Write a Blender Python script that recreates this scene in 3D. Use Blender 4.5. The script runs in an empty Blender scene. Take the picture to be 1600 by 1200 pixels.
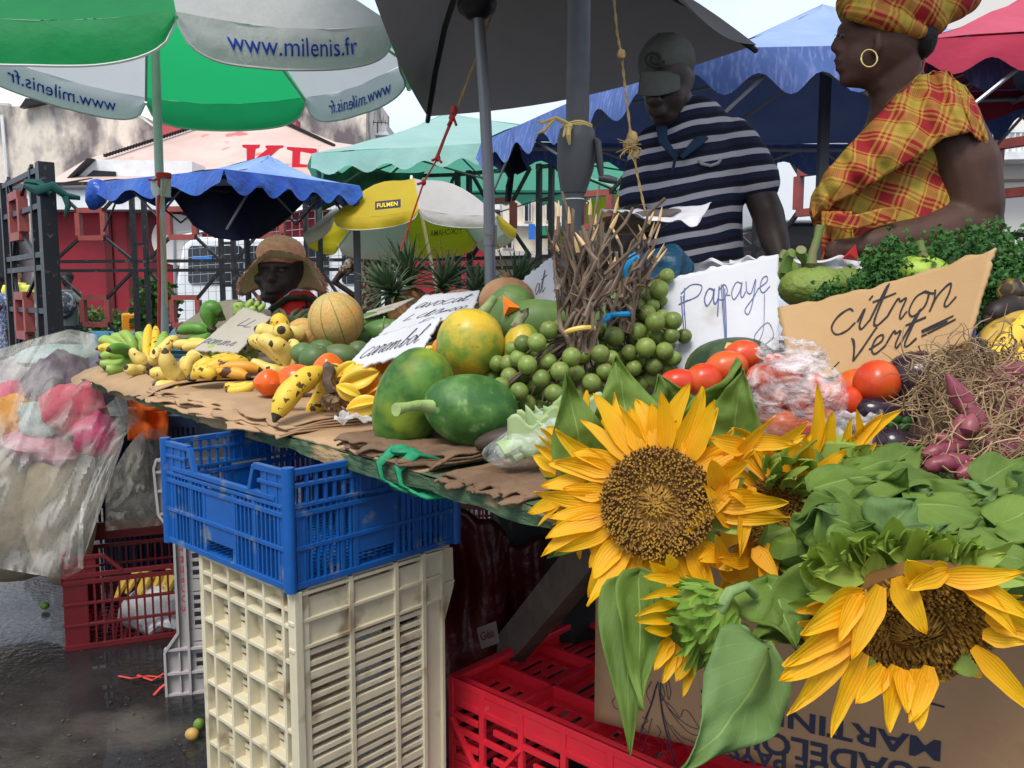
import bpy, math, random
from mathutils import Vector as V, Matrix, noise, Euler
R = math.radians
rnd = random.Random(7)
SC = bpy.context.scene
C = SC.collection
# ------------------------------------------------------------ camera, world, sun, exposure
H = 1.05
PITCH = R(6.1)
FPX = 1305.0
cd = bpy.data.cameras.new('camera'); cam = bpy.data.objects.new('camera', cd); C.objects.link(cam)
cd.sensor_width = 36; cd.lens = 36 * FPX / 1600; cd.clip_start = .02; cd.clip_end = 2000
cam.location = (0, 0, H); cam.rotation_euler = (math.pi / 2 - PITCH, 0, 0)
SC.camera = cam
w = bpy.data.worlds.new('World'); SC.world = w; w.use_nodes = True
nt = w.node_tree; nt.nodes.clear()
SUN_EL, SUN_AZ = R(58), R(200)
sky = nt.nodes.new('ShaderNodeTexSky'); sky.sky_type = 'NISHITA'; sky.sun_disc = False
sky.sun_elevation = SUN_EL; sky.sun_rotation = SUN_AZ; sky.air_density = 1.2; sky.dust_density = 4; sky.ozone_density = 1
tc = nt.nodes.new('ShaderNodeTexCoord'); mp = nt.nodes.new('ShaderNodeMapping'); mp.inputs['Scale'].default_value = (1, 1, 3)
nz = nt.nodes.new('ShaderNodeTexNoise'); nz.inputs['Scale'].default_value = 2.2; nz.inputs['Detail'].default_value = 6
cr = nt.nodes.new('ShaderNodeValToRGB'); cr.color_ramp.elements[0].position = .3; cr.color_ramp.elements[1].position = .7
cr.color_ramp.elements[0].color = (4.1, 5.0, 6.3, 1); cr.color_ramp.elements[1].color = (6.0, 6.5, 7.4, 1)
mx = nt.nodes.new('ShaderNodeMixRGB'); mx.inputs[0].default_value = .8
bg = nt.nodes.new('ShaderNodeBackground'); bg.inputs[1].default_value = .098
wo = nt.nodes.new('ShaderNodeOutputWorld')
L = nt.links.new
L(tc.outputs['Generated'], mp.inputs[0]); L(mp.outputs[0], nz.inputs[0]); L(nz.outputs[0], cr.inputs[0])
L(sky.outputs[0], mx.inputs[1]); L(cr.outputs[0], mx.inputs[2]); L(mx.outputs[0], bg.inputs[0]); L(bg.outputs[0], wo.inputs[0])
sd = bpy.data.lights.new('sun', 'SUN'); sd.energy = 1.7; sd.angle = R(24); sd.color = (1, .96, .9)
sun = bpy.data.objects.new('sun', sd); C.objects.link(sun)
_sd = V((math.sin(SUN_AZ) * math.cos(SUN_EL), math.cos(SUN_AZ) * math.cos(SUN_EL), math.sin(SUN_EL)))
sun.rotation_euler = _sd.to_track_quat('Z', 'Y').to_euler()
SC.view_settings.view_transform = 'Standard'; SC.view_settings.look = 'None'; SC.view_settings.exposure = 0.95
SC.view_settings.gamma = 1; SC.view_settings.use_curve_mapping = False
SC.render.engine = 'CYCLES'
SC.cycles.max_bounces = 8; SC.cycles.transparent_max_bounces = 16; SC.cycles.use_denoising = True
# ------------------------------------------------------------ helpers
cp, sp = math.cos(PITCH), math.sin(PITCH)
def ray(px, py):
 x = (px - 800) / FPX; y = (600 - py) / FPX
 return V((x, cp + y * sp, -sp + y * cp))
def P(px, py, d):
 r = ray(px, py); return V((0, 0, H)) + r * (d / r.y)
def PZ(px, py, z):
 r = ray(px, py); return V((0, 0, H)) + r * ((z - H) / r.z)
def S(px, py, d):                      # metres per photo pixel
 return d / ray(px, py).y / FPX
RIGHT = V((1, 0, 0)); UP = V((0, 0, 1)); FWD = V((0, 1, 0))
def nz3(p, s=1.0, seed=0):
 return noise.noise_vector(V((p[0] * s + seed, p[1] * s + seed * .7, p[2] * s - seed)))
def lerp(a, b, t): return a + (b - a) * t
ORG = {}
class MB:
 def __init__(s): s.v = []; s.f = []; s.m = []; s.uv = []; s.hasuv = False
 def add(s, vs, fs, mi=0, uv=None):
  o = len(s.v); s.v += [V(x) for x in vs]
  s.uv += uv if uv else [(0, 0)] * len(vs)
  if uv: s.hasuv = True
  for f in fs: s.f.append(tuple(i + o for i in f)); s.m.append(mi)
  return s
 def box(s, c, sz, rot=None, mi=0):
  c = V(c); x, y, z = sz[0] / 2, sz[1] / 2, sz[2] / 2
  vs = [V((a * x, b * y, d * z)) for a in (-1, 1) for b in (-1, 1) for d in (-1, 1)]
  if rot is not None: vs = [rot @ q for q in vs]
  return s.add([c + q for q in vs], [(0, 1, 3, 2), (4, 6, 7, 5), (0, 4, 5, 1), (2, 3, 7, 6), (0, 2, 6, 4), (1, 5, 7, 3)], mi)
 def bar(s, p, q, w, h=None, mi=0, up=UP):
  p = V(p); q = V(q); d = q - p; L_ = d.length
  if L_ < 1e-6: return s
  d.normalize(); u = V(up)
  if abs(d.dot(u)) > .95: u = V((0, 1, 0)) if abs(d.y) < .9 else V((1, 0, 0))
  a = d.cross(u).normalized(); b = a.cross(d).normalized()
  return s.box((p + q) / 2, (L_, w, h or w), Matrix((d, a, b)).transposed(), mi)
 def tube(s, pts, r, n=8, mi=0, caps=True, flat=1.0, up=None, ridge=0):
  pts = [V(p) for p in pts]; k = len(pts)
  rs = r if isinstance(r, (list, tuple)) else [r] * k
  o = len(s.v); ref = V(up) if up else None; uvs = []
  for i, p in enumerate(pts):
   t = (pts[min(i + 1, k - 1)] - pts[max(i - 1, 0)])
   t = t.normalized() if t.length > 1e-9 else V((0, 0, 1))
   if ref is None: ref = V((0, 0, 1)) if abs(t.z) < .9 else V((1, 0, 0))
   a = t.cross(ref)
   if a.length < 1e-4: a = t.cross(V((.3, .5, .8)))
   a.normalize(); b = a.cross(t).normalized(); ref = b
   for j in range(n):
    an = 2 * math.pi * j / n; rg = 1 + ridge * (1 if j % 2 else -1)
    s.v.append(p + a * math.cos(an) * rs[i] * rg + b * math.sin(an) * rs[i] * rg * flat); uvs.append((j / n, i / (k - 1)))
  s.uv += uvs
  for i in range(k - 1):
   for j in range(n):
    j2 = (j + 1) % n
    s.f.append((o + i * n + j, o + i * n + j2, o + (i + 1) * n + j2, o + (i + 1) * n + j)); s.m.append(mi)
  if caps:
   s.f.append(tuple(o + j for j in reversed(range(n)))); s.m.append(mi)
   s.f.append(tuple(o + (k - 1) * n + j for j in range(n))); s.m.append(mi)
  return s
 def lathe(s, prof, n=24, mat=None, mi=0, mod=None):
  o = len(s.v); k = len(prof)
  for i, (r, z) in enumerate(prof):
   for j in range(n):
    a = 2 * math.pi * j / n; rr = r * (mod(a, z) if mod else 1)
    p = V((rr * math.cos(a), rr * math.sin(a), z)); s.v.append(mat @ p if mat is not None else p); s.uv.append((j / n, i / max(1, k - 1)))
  for i in range(k - 1):
   for j in range(n):
    j2 = (j + 1) % n
    s.f.append((o + i * n + j, o + i * n + j2, o + (i + 1) * n + j2, o + (i + 1) * n + j)); s.m.append(mi)
  return s
 def grid(s, fn, nu, nv, mi=0, thick=0, fmi=None):
  o = len(s.v)
  for j in range(nv + 1):
   for i in range(nu + 1):
    s.v.append(V(fn(i / nu, j / nv))); s.uv.append((i / nu, j / nv))
  s.hasuv = True
  for j in range(nv):
   for i in range(nu):
    a = o + j * (nu + 1) + i
    s.f.append((a, a + 1, a + nu + 2, a + nu + 1)); s.m.append(fmi(i, j) if fmi else mi)
  return s
 def ell(s, c, r, n=16, rot=None, mi=0, mod=None):
  c = V(c); r = V(r) if hasattr(r, '__len__') else V((r, r, r)); m = n // 2; o = len(s.v)
  for i in range(m + 1):
   th = math.pi * i / m
   for j in range(n):
    ph = 2 * math.pi * j / n
    q = V((math.sin(th) * math.cos(ph), math.sin(th) * math.sin(ph), math.cos(th)))
    k = mod(q) if mod else 1
    q = V((q.x * r.x * k, q.y * r.y * k, q.z * r.z * k))
    s.v.append(c + (rot @ q if rot is not None else q)); s.uv.append((j / n, i / m))
  for i in range(m):
   for j in range(n):
    j2 = (j + 1) % n
    s.f.append((o + i * n + j, o + (i + 1) * n + j, o + (i + 1) * n + j2, o + i * n + j2)); s.m.append(mi)
  return s
 def jitter(s, amp, sc=5, seed=0):
  s.v = [p + nz3(p, sc, seed) * amp for p in s.v]; return s
 def build(s, name, mats, parent=None, org=None, smooth=40, thick=0, bevel=0, sub=0, weld=False):
  if parent is not None: o0 = ORG.get(parent.name, V((0, 0, 0)))
  else: o0 = V(org) if org is not None else V((0, 0, 0))
  me = bpy.data.meshes.new(name)
  me.from_pydata([p - o0 for p in s.v], [], s.f)
  mats = mats if isinstance(mats, (list, tuple)) else [mats]
  for m_ in mats: me.materials.append(m_)
  me.polygons.foreach_set('material_index', s.m)
  uvl = me.uv_layers.new(name='UVMap'); flat = []
  for l in me.loops: flat += s.uv[l.vertex_index] if l.vertex_index < len(s.uv) else (0, 0)
  uvl.data.foreach_set('uv', flat)
  me.validate(); me.update()
  if smooth:
   me.polygons.foreach_set('use_smooth', [True] * len(me.polygons))
   try: me.set_sharp_from_angle(angle=R(smooth))
   except Exception: pass
  ob = bpy.data.objects.new(name, me); C.objects.link(ob)
  if thick:
   md = ob.modifiers.new('solid', 'SOLIDIFY'); md.thickness = thick; md.offset = 0
  if bevel:
   md = ob.modifiers.new('bevel', 'BEVEL'); md.width = bevel; md.segments = 2; md.limit_method = 'ANGLE'; md.angle_limit = R(40)
  if sub:
   md = ob.modifiers.new('sub', 'SUBSURF'); md.levels = sub; md.render_levels = sub
  if parent is not None: ob.parent = parent
  else: ob.location = o0
  ORG[ob.name] = o0
  return ob
def apply_mods(ob):
 dg = bpy.context.evaluated_depsgraph_get()
 me = bpy.data.meshes.new_from_object(ob.evaluated_get(dg), depsgraph=dg)
 old = ob.data; ob.modifiers.clear(); ob.data = me
 return ob
def blob(mb, name, mats, parent=None, voxel=.006, it=6, org=None, fac=.5):
 """overlapping volumes fused into one continuous surface"""
 ob = mb.build(name, mats, parent, org=org, smooth=0)
 md = ob.modifiers.new('r', 'REMESH'); md.mode = 'VOXEL'; md.voxel_size = voxel; md.use_smooth_shade = True
 if it:
  md = ob.modifiers.new('s', 'SMOOTH'); md.iterations = it; md.factor = fac
 apply_mods(ob)
 ob.data.polygons.foreach_set('use_smooth', [True] * len(ob.data.polygons))
 return ob
def tag(o, label, cat, group=None, kind=None):
 if label: o['label'] = label
 if cat: o['category'] = cat
 if group: o['group'] = group
 if kind: o['kind'] = kind
 return o
def thing(name, label, cat, loc=(0, 0, 0), group=None):
 o = bpy.data.objects.new(name, None); C.objects.link(o); o.location = loc; o.empty_display_size = .05
 ORG[o.name] = V(loc); return tag(o, label, cat, group)
def struct(mb, name, m, **k):
 o = mb.build(name, m, **k); o['kind'] = 'structure'; return o
def dup(root, loc, rotz=None, label=None, group=None, scale=None, rot=None):
 r = root.copy(); C.objects.link(r); r.location = loc
 if rotz is not None: r.rotation_euler = (0, 0, rotz)
 if rot is not None: r.rotation_euler = rot
 if scale is not None: r.scale = scale if hasattr(scale, '__len__') else (scale,) * 3
 if label: r['label'] = label
 if group: r['group'] = group
 for ch in list(root.children):
  c = ch.copy(); C.objects.link(c); c.parent = r
  for g in ch.children:
   d = g.copy(); C.objects.link(d); d.parent = c
 return r
# ------------------------------------------------------------ materials
_M = {}
def mat(name, col, rough=.6, col2=None, scale=6, pos=(.4, .6), bump=0, bscale=40, metal=0, spec=.32, trans=0, tcol=None,
  vary=0, detail=5, stretch=(1, 1, 1), coat=0, spots=None, alpha=1, sss=0, uvm=None, rough2=None, emis=None, coord='Object', spec_tint=None, dist=0):
 if name in _M: return _M[name]
 m = bpy.data.materials.new(name); m.use_nodes = True; t = m.node_tree; N = t.nodes.new; K = t.links.new
 b = t.nodes['Principled BSDF']; out = t.nodes['Material Output']
 b.inputs['Roughness'].default_value = rough; b.inputs['Metallic'].default_value = metal
 b.inputs['Specular IOR Level'].default_value = spec; b.inputs['Coat Weight'].default_value = coat
 b.inputs['Base Color'].default_value = (*col, 1)
 if sss:
  b.inputs['Subsurface Weight'].default_value = sss; b.inputs['Subsurface Radius'].default_value = (.01, .006, .003)
 tcn = N('ShaderNodeTexCoord'); oi = N('ShaderNodeObjectInfo'); ad = N('ShaderNodeVectorMath'); ad.operation = 'ADD'
 ml = N('ShaderNodeMath'); ml.operation = 'MULTIPLY'; ml.inputs[1].default_value = 13.7
 K(oi.outputs['Random'], ml.inputs[0]); K(tcn.outputs[coord], ad.inputs[0]); K(ml.outputs[0], ad.inputs[1])
 mpn = N('ShaderNodeMapping'); mpn.inputs['Scale'].default_value = stretch; K(ad.outputs[0], mpn.inputs[0])
 cur = None
 if col2:
  n1 = N('ShaderNodeTexNoise'); n1.inputs['Scale'].default_value = scale; n1.inputs['Detail'].default_value = detail; n1.inputs['Roughness'].default_value = .6
  n1.inputs['Distortion'].default_value = dist
  K(mpn.outputs[0], n1.inputs['Vector'])
  rp = N('ShaderNodeValToRGB'); rp.color_ramp.elements[0].position = pos[0]; rp.color_ramp.elements[1].position = pos[1]
  rp.color_ramp.elements[0].color = (*col, 1); rp.color_ramp.elements[1].color = (*col2, 1)
  K(n1.outputs[0], rp.inputs[0]); cur = rp.outputs[0]
  if rough2 is not None:
   mr = N('ShaderNodeMapRange'); mr.inputs[1].default_value = pos[0]; mr.inputs[2].default_value = pos[1]
   mr.inputs[3].default_value = rough; mr.inputs[4].default_value = rough2; K(n1.outputs[0], mr.inputs[0]); K(mr.outputs[0], b.inputs['Roughness'])
 def rgb(c):
  n = N('ShaderNodeRGB'); n.outputs[0].default_value = (*c, 1); return n.outputs[0]
 if spots:                                     # (colour, scale, threshold, softness)
  sc_, th, so = spots[1], spots[2], spots[3]
  n2 = N('ShaderNodeTexNoise'); n2.inputs['Scale'].default_value = sc_; n2.inputs['Detail'].default_value = 3; K(mpn.outputs[0], n2.inputs['Vector'])
  mr = N('ShaderNodeMapRange'); mr.inputs[1].default_value = th; mr.inputs[2].default_value = th + so; K(n2.outputs[0], mr.inputs[0])
  mxn = N('ShaderNodeMixRGB'); K(mr.outputs[0], mxn.inputs[0]); K(cur or rgb(col), mxn.inputs[1]); mxn.inputs[2].default_value = (*spots[0], 1); cur = mxn.outputs[0]
 if uvm: cur = uvm(t, tcn, cur or rgb(col), b)
 if vary:
  hs = N('ShaderNodeHueSaturation'); mr = N('ShaderNodeMapRange'); K(oi.outputs['Random'], mr.inputs[0])
  mr.inputs[3].default_value = 1 - vary; mr.inputs[4].default_value = 1 + vary; K(mr.outputs[0], hs.inputs['Value']); K(cur or rgb(col), hs.inputs['Color']); cur = hs.outputs[0]
 if cur is not None: K(cur, b.inputs['Base Color'])
 if bump:
  n3 = N('ShaderNodeTexNoise'); n3.inputs['Scale'].default_value = bscale; n3.inputs['Detail'].default_value = 4; K(mpn.outputs[0], n3.inputs['Vector'])
  bn = N('ShaderNodeBump'); bn.inputs['Strength'].default_value = min(1, bump); bn.inputs['Distance'].default_value = .4 / bscale * max(1, bump)
  K(n3.outputs[0], bn.inputs['Height'])
  if b.inputs['Normal'].is_linked: K(b.inputs['Normal'].links[0].from_socket, bn.inputs['Normal'])
  K(bn.outputs[0], b.inputs['Normal'])
 sh = b.outputs[0]
 if trans:
  tr = N('ShaderNodeBsdfTranslucent')
  if tcol: tr.inputs[0].default_value = (*tcol, 1)
  elif cur is not None: K(cur, tr.inputs[0])
  else: tr.inputs[0].default_value = (*col, 1)
  ms = N('ShaderNodeMixShader'); ms.inputs[0].default_value = trans; K(sh, ms.inputs[1]); K(tr.outputs[0], ms.inputs[2]); sh = ms.outputs[0]
 if isinstance(alpha, tuple) or alpha < 1:
  tp = N('ShaderNodeBsdfTransparent'); ms = N('ShaderNodeMixShader')
  if isinstance(alpha, tuple):              # (lo, hi, scale)
   n4 = N('ShaderNodeTexNoise'); n4.inputs['Scale'].default_value = alpha[2]; n4.inputs['Detail'].default_value = 4; n4.inputs['Distortion'].default_value = 1.5
   K(mpn.outputs[0], n4.inputs['Vector']); mr = N('ShaderNodeMapRange'); mr.inputs[1].default_value = .35; mr.inputs[2].default_value = .68
   mr.inputs[3].default_value = alpha[0]; mr.inputs[4].default_value = alpha[1]; K(n4.outputs[0], mr.inputs[0]); K(mr.outputs[0], ms.inputs[0])
  else: ms.inputs[0].default_value = alpha
  K(tp.outputs[0], ms.inputs[1]); K(sh, ms.inputs[2]); sh = ms.outputs[0]
 K(sh, out.inputs[0])
 _M[name] = m; return m
def srgb(r, g, b):
 f = lambda c: (c / 255 / 12.92) if c / 255 <= .04045 else ((c / 255 + .055) / 1.055) ** 2.4
 return (f(r), f(g), f(b))
# ------------------------------------------------------------ surfaces that carry writing
def quadsurf(tl, tr, br, bl, bulge=0, wav=0, seed=0):
 """u to the right, v up, 0..1; returns point"""
 n = ((tr - tl).cross(bl - tl)).normalized()
 def f(u, v, off=0):
  p = lerp(lerp(bl, br, u), lerp(tl, tr, u), v)
  return p + n * (bulge * 4 * u * (1 - u) + wav * noise.noise(V((u * 3 + seed, v * 2, seed)))) - n * off
 f.n = n; f.w = ((tr - tl).length + (br - bl).length) / 2; f.h = ((tl - bl).length + (tr - br).length) / 2
 return f
def spline(pts, k=6):
 if len(pts) < 3: return [V((*p, 0)) for p in pts]
 q = [V((*p, 0)) for p in pts]; q = [q[0] * 2 - q[1]] + q + [q[-1] * 2 - q[-2]]; out = []
 for i in range(1, len(q) - 2):
  for j in range(k):
   t = j / k; a, b, c, d = q[i - 1], q[i], q[i + 1], q[i + 2]
   out.append(.5 * ((2 * b) + (c - a) * t + (2 * a - 5 * b + 4 * c - d) * t * t + (3 * b - 3 * c + d - a) * t ** 3))
 out.append(q[-2]); return out
def ink(mb, surf, strokes, wid, off=.0012, mi=0, curve=True):
 """strokes given in metres on the surface (x right, y up from its lower left corner)"""
 for st in strokes:
  pts = spline(st) if curve else [V((*p, 0)) for p in st]
  n = len(pts); vs = []
  for i, p in enumerate(pts):
   t = pts[min(i + 1, n - 1)] - pts[max(i - 1, 0)]; t = t.normalized() if t.length > 1e-9 else V((1, 0, 0))
   wv = wid * (.7 + .5 * abs(noise.noise(V((i * .3, p.x * 50, p.y * 50))))) / 2
   nn = V((-t.y, t.x, 0)) * wv
   for q in (p + nn, p - nn): vs.append(surf(q.x / surf.w, q.y / surf.h, off))
  mb.add(vs, [(2 * i, 2 * i + 1, 2 * i + 3, 2 * i + 2) for i in range(n - 1)], mi)
HW = {  # hand-written letters: (advance, strokes)
 'c': (.62, [[(.5, .62), (.38, .72), (.15, .55), (.05, .25), (.2, 0), (.45, .05), (.62, .25)]]),
 'i': (.35, [[(.05, .25), (.15, .6), (.12, .15), (.2, 0), (.35, .22)], [(.2, .85), (.25, .95)]]),
 't': (.42, [[(.0, .2), (.2, 1.2), (.12, .2), (.22, 0), (.42, .2)], [(-.05, .75), (.45, .85)]]),
 'r': (.45, [[(0, .2), (.12, .65), (.2, .55), (.32, .6), (.3, .2), (.36, .02), (.45, .2)]]),
 'o': (.5, [[(.3, .65), (.1, .55), (.05, .2), (.2, 0), (.4, .2), (.38, .55), (.28, .62), (.5, .5)]]),
 'n': (.6, [[(.0, .6), (.08, .3), (.08, 0), (.12, .4), (.3, .65), (.38, .4), (.38, .1), (.48, 0), (.6, .2)]]),
 'm': (.9, [[(.0, .6), (.06, .3), (.06, 0), (.1, .4), (.25, .62), (.32, .35), (.32, 0), (.36, .4), (.52, .62), (.6, .35), (.62, .08), (.74, 0), (.9, .22)]]),
 'v': (.5, [[(0, .65), (.15, .3), (.2, 0), (.4, .5), (.5, .7)]]),
 'V': (.55, [[(-.05, .75), (.05, .6), (.12, .25), (.16, -.1)], [(.16, -.1), (.35, .3), (.55, .85), (.6, .95)], [(-.02, .72), (.1, .35), (.16, -.1)]]),
 'e': (.45, [[(.0, .2), (.3, .4), (.28, .62), (.12, .55), (.08, .2), (.22, 0), (.45, .2)]]),
 'a': (.55, [[(.42, .55), (.2, .65), (.05, .3), (.15, 0), (.35, .25), (.42, .6), (.4, .15), (.48, 0), (.58, .2)]]),
 'b': (.5, [[(0, .2), (.25, 1.1), (.15, 1.2), (.08, .5), (.12, 0), (.32, .1), (.36, .45), (.2, .5), (.5, .45)]]),
 'l': (.38, [[(0, .2), (.28, 1.1), (.18, 1.25), (.1, .6), (.12, .1), (.22, 0), (.38, .2)]]),
 'p': (.5, [[(.05, .65), (.02, -.5)], [(.05, .5), (.25, .68), (.38, .4), (.25, .1), (.06, .15)], [(.36, .25), (.5, .2)]]),
 'P': (.8, [[(.1, .95), (.05, -.1)], [(-.05, .75), (.35, 1.0), (.75, .85), (.6, .5), (.1, .4)], [(-.15, .35), (.2, .42)]]),
 'y': (.5, [[(.02, .6), (.08, .2), (.25, .1), (.38, .6), (.33, -.3), (.2, -.7), (.06, -.5), (.35, -.1), (.5, .2)]]),
 '=': (.8, [[(0, .3), (.7, .5)], [(.05, .12), (.8, .36)], [(.02, .25), (.6, .38)]]),
 '-': (.5, [[(0, .3), (.35, .33)]]),
 'C': (.7, [[(.6, .85), (.45, 1.0), (.15, .75), (.02, .3), (.2, -.02), (.5, .05), (.75, .3)]]),
 'L': (.6, [[(.1, 1), (.08, .3), (.1, 0), (.3, .05), (.6, .15)]]),
 '1': (.3, [[(.05, .7), (.2, 1), (.18, 0)]]), '0': (.45, [[(.25, .7), (.05, .5), (.08, .1), (.3, .05), (.4, .4), (.25, .7)]]),
 '/': (.4, [[(0, -.1), (.35, 1)]]), ' ': (.4, []), 's': (.4, [[(.35, .6), (.15, .6), (.12, .4), (.32, .25), (.25, 0), (.05, .08)]]),
}
def handwrite(text, x, y, h, slope=0.0, slant=.25, stretch=1.0):
 out = []
 for ch in text:
  adv, st = HW.get(ch, (.4, []))
  for s_ in st:
   q = []
   for (a, b) in s_:
    u = x + (a * stretch + b * slant) * h; q.append((u, y + b * h + (u - 0) * slope))
   out.append(q)
  x += adv * h * stretch
 return out
def textmesh(s, size=1.0, font_extra=0, spacing=1.0):
 cu = bpy.data.curves.new('t', 'FONT'); cu.body = s; cu.size = size; cu.offset = font_extra; cu.space_character = spacing; cu.resolution_u = 3
 ob = bpy.data.objects.new('t', cu); C.objects.link(ob); dg = bpy.context.evaluated_depsgraph_get(); dg.update()
 me = bpy.data.meshes.new_from_object(ob.evaluated_get(dg), depsgraph=dg)
 vs = [v.co.copy() for v in me.vertices]; fs = [tuple(p.vertices) for p in me.polygons]
 bpy.data.objects.remove(ob); bpy.data.meshes.remove(me)
 x0 = min(v.x for v in vs); x1 = max(v.x for v in vs); y0 = min(v.y for v in vs); y1 = max(v.y for v in vs)
 return [((v.x - x0) / (x1 - x0), (v.y - y0) / (y1 - y0)) for v in vs], fs, (x1 - x0), (y1 - y0)
def put_text(mb, s, fn, mi=0, bold=0):
 """fn(a, b): place in 3-D of the text's own 0..1 box"""
 vs, fs, w_, h_ = textmesh(s, 1.0, bold)
 mb.add([fn(a, b) for a, b in vs], fs, mi)
# ============================================================ the setting
m_asph = mat('wet_asphalt', (.014, .014, .015), .04, (.038, .035, .032), 1.9, (.42, .66), bump=.4, bscale=45, rough2=.42, detail=9, coat=.25, spots=((.085, .075, .065), 2.3, .60, .12), stretch=(1, 1, 1))
mb = MB(); mb.add([(-90, -12, 0), (90, -12, 0), (90, 160, 0), (-90, 160, 0)], [(0, 1, 2, 3)])
struct(mb, 'ground', m_asph, smooth=0)
m_blackmetal = mat('painted_black_metal', (.014, .015, .017), .4, (.16, .12, .09), 14, (.6, .72), bump=.15, bscale=60)
m_redmetal = mat('dull_red_metal', (.32, .07, .06), .5, (.2, .06, .05), 9, (.4, .7), bump=.1)
m_conc = mat('weathered_render', (.70, .62, .52), .9, (.15, .125, .13), .62, (.44, .58), bump=.4, bscale=8, detail=10, stretch=(1, 1, .55), spots=((.30, .27, .26), 1.6, .52, .14))
m_white = mat('white_paint', (.74, .75, .76), .5, (.6, .6, .6), 3, (.4, .7))
m_cream = mat('cream_render', (.68, .60, .48), .85, (.5, .44, .36), 1, (.4, .7))
m_redwall = mat('red_wall', (.34, .018, .03), .6, (.22, .015, .025), .6, (.4, .6))
m_dark = mat('dark_opening', (.012, .012, .014), .4)
m_glass = mat('dark_glass', (.02, .025, .03), .08, spec=.6)
m_signred = mat('sign_red', (.55, .01, .025), .4)
m_tinroof = mat('pink_tin_roof', (.56, .42, .36), .5, (.48, .33, .28), .8, (.4, .7), bump=.1, bscale=3, spots=((.45, .13, .11), 1.3, .62, .06))
def px_prism(mb, pts, d, depth, mi=0, base=None):
 a = [P(x, y, d) for x, y in pts]; b = [p + V((0, depth, 0)) for p in a]; n = len(a)
 mb.add(a + b, [tuple(range(n)), tuple(range(2 * n - 1, n - 1, -1))] + [(i, i + n, (i + 1) % n + n, (i + 1) % n) for i in range(n)], mi); return mb
# weathered gable wall building
t = thing('weathered_building', 'big bare concrete side wall streaked with black mould and peeling cream paint', 'building', (P(100, 300, 26).x, 27, 0))
mb = MB(); g = P(0, 600, 26)
px_prism(mb, [(-260, 172), (28, 166), (82, 152), (150, 146), (200, 170), (247, 205), (247, 560), (-260, 560)], 26, 6)
mb.build('wall', m_conc, t, smooth=0)
mb = MB(); px_prism(mb, [(380, 110), (572, 130), (572, 560), (380, 560)], 27, 5); mb.build('side_wall', m_conc, t, smooth=0)
mb = MB(); px_prism(mb, [(30, 168), (40, 153), (72, 157), (74, 146), (90, 150), (84, 157), (60, 162)], 25.7, .25); mb.build('roof_trim', m_dark, t, smooth=0)
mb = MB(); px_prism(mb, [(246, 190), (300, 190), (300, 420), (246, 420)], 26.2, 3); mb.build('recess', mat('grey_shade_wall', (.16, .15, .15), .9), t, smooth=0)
mb = MB(); px_prism(mb, [(-40, 332), (20, 322), (20, 600), (-40, 600)], 25.6, .3); mb.build('doorway', m_dark, t, smooth=0)
mb = MB(); a = P(0, 186, 25.9); mb.tube([P(3, 180, 25.9), P(8, 240, 25.9), P(14, 330, 25.9)], .05, 6); mb.build('drainpipe', m_white, t)
t = thing('air_conditioner', 'small white air conditioner unit on the dark wall beside the umbrella pole', 'air conditioner', P(245, 176, 25.5))
mb = MB(); mb.box(P(245, 168, 25.5), (.34, .35, .32)); mb.build('casing', m_white, t, bevel=.02)
mb = MB(); q = P(245, 168, 25.3); mb.lathe([(0, 0), (.10, 0), (.11, .01)], 20, Matrix.Translation(q) @ Matrix.Rotation(R(90), 4, 'X')); mb.build('fan_grille', m_dark, t)
t = thing('pale_building', 'plain white building rising beyond the weathered wall', 'building', (P(0, 300, 32).x, 33, 0))
mb = MB(); px_prism(mb, [(-300, 60), (300, 60), (300, 520), (-300, 520)], 31, 8); mb.build('wall', mat('far_white', (.8, .78, .74), .8), t, smooth=0)
mb = MB(); px_prism(mb, [(-20, 160), (13, 161), (13, 165), (-20, 164)], 30.8, .2); mb.build('ledge', mat('ledge_grey', (.4, .42, .42), .6), t, smooth=0)
# satellite dish and aerial on the flat roof
t = thing('grey_block', 'pale grey stair tower behind the weathered wall with a concrete roof ledge', 'building', (P(590, 200, 30).x, 31, 0))
mb = MB(); px_prism(mb, [(565, 192), (604, 192), (604, 560), (565, 560)], 29, 3); mb.build('wall', mat('tower_grey', (.5, .5, .52), .8), t, smooth=0)
mb = MB(); px_prism(mb, [(564, 206), (606, 206), (606, 211), (564, 211)], 28.8, 3.4); mb.build('ledge', m_white, t, smooth=0)
t = thing('satellite_dish', 'round white satellite dish on the rooftop beside the umbrella flap', 'satellite dish', P(576, 192, 28.5))
mb = MB(); mt = Matrix.Translation(P(578, 183, 28.5)) @ Matrix.Rotation(R(100), 4, 'X') @ Matrix.Rotation(R(12), 4, 'Y')
mb.lathe([(.0, -.06), (.12, -.045), (.2, -.01), (.235, .02), (.2, 0), (.1, -.035), (0, -.05)], 24, mt); mb.build('dish', mat('dish_white', (.7, .7, .68), .4, (.45, .4, .36), 5), t)
mb = MB(); mb.tube([P(578, 183, 28.6), P(579, 197, 28.6), P(570, 198, 28.5)], .02, 6); mb.build('bracket', m_blackmetal, t)
t = thing('roof_aerial', 'thin metal television aerial sticking out over the flat roof', 'aerial', P(595, 206, 28.5))
mb = MB(); mb.tube([P(590, 208, 28.4), P(590, 192, 28.4)], .018, 5); mb.tube([P(566, 191, 28.4), P(606, 192, 28.4)], .015, 5)
for i in range(6): mb.tube([P(572 + i * 6, 188, 28.3), P(572 + i * 6, 196, 28.5)], .01, 4)
mb.build('aerial_rods', m_blackmetal, t)
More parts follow.
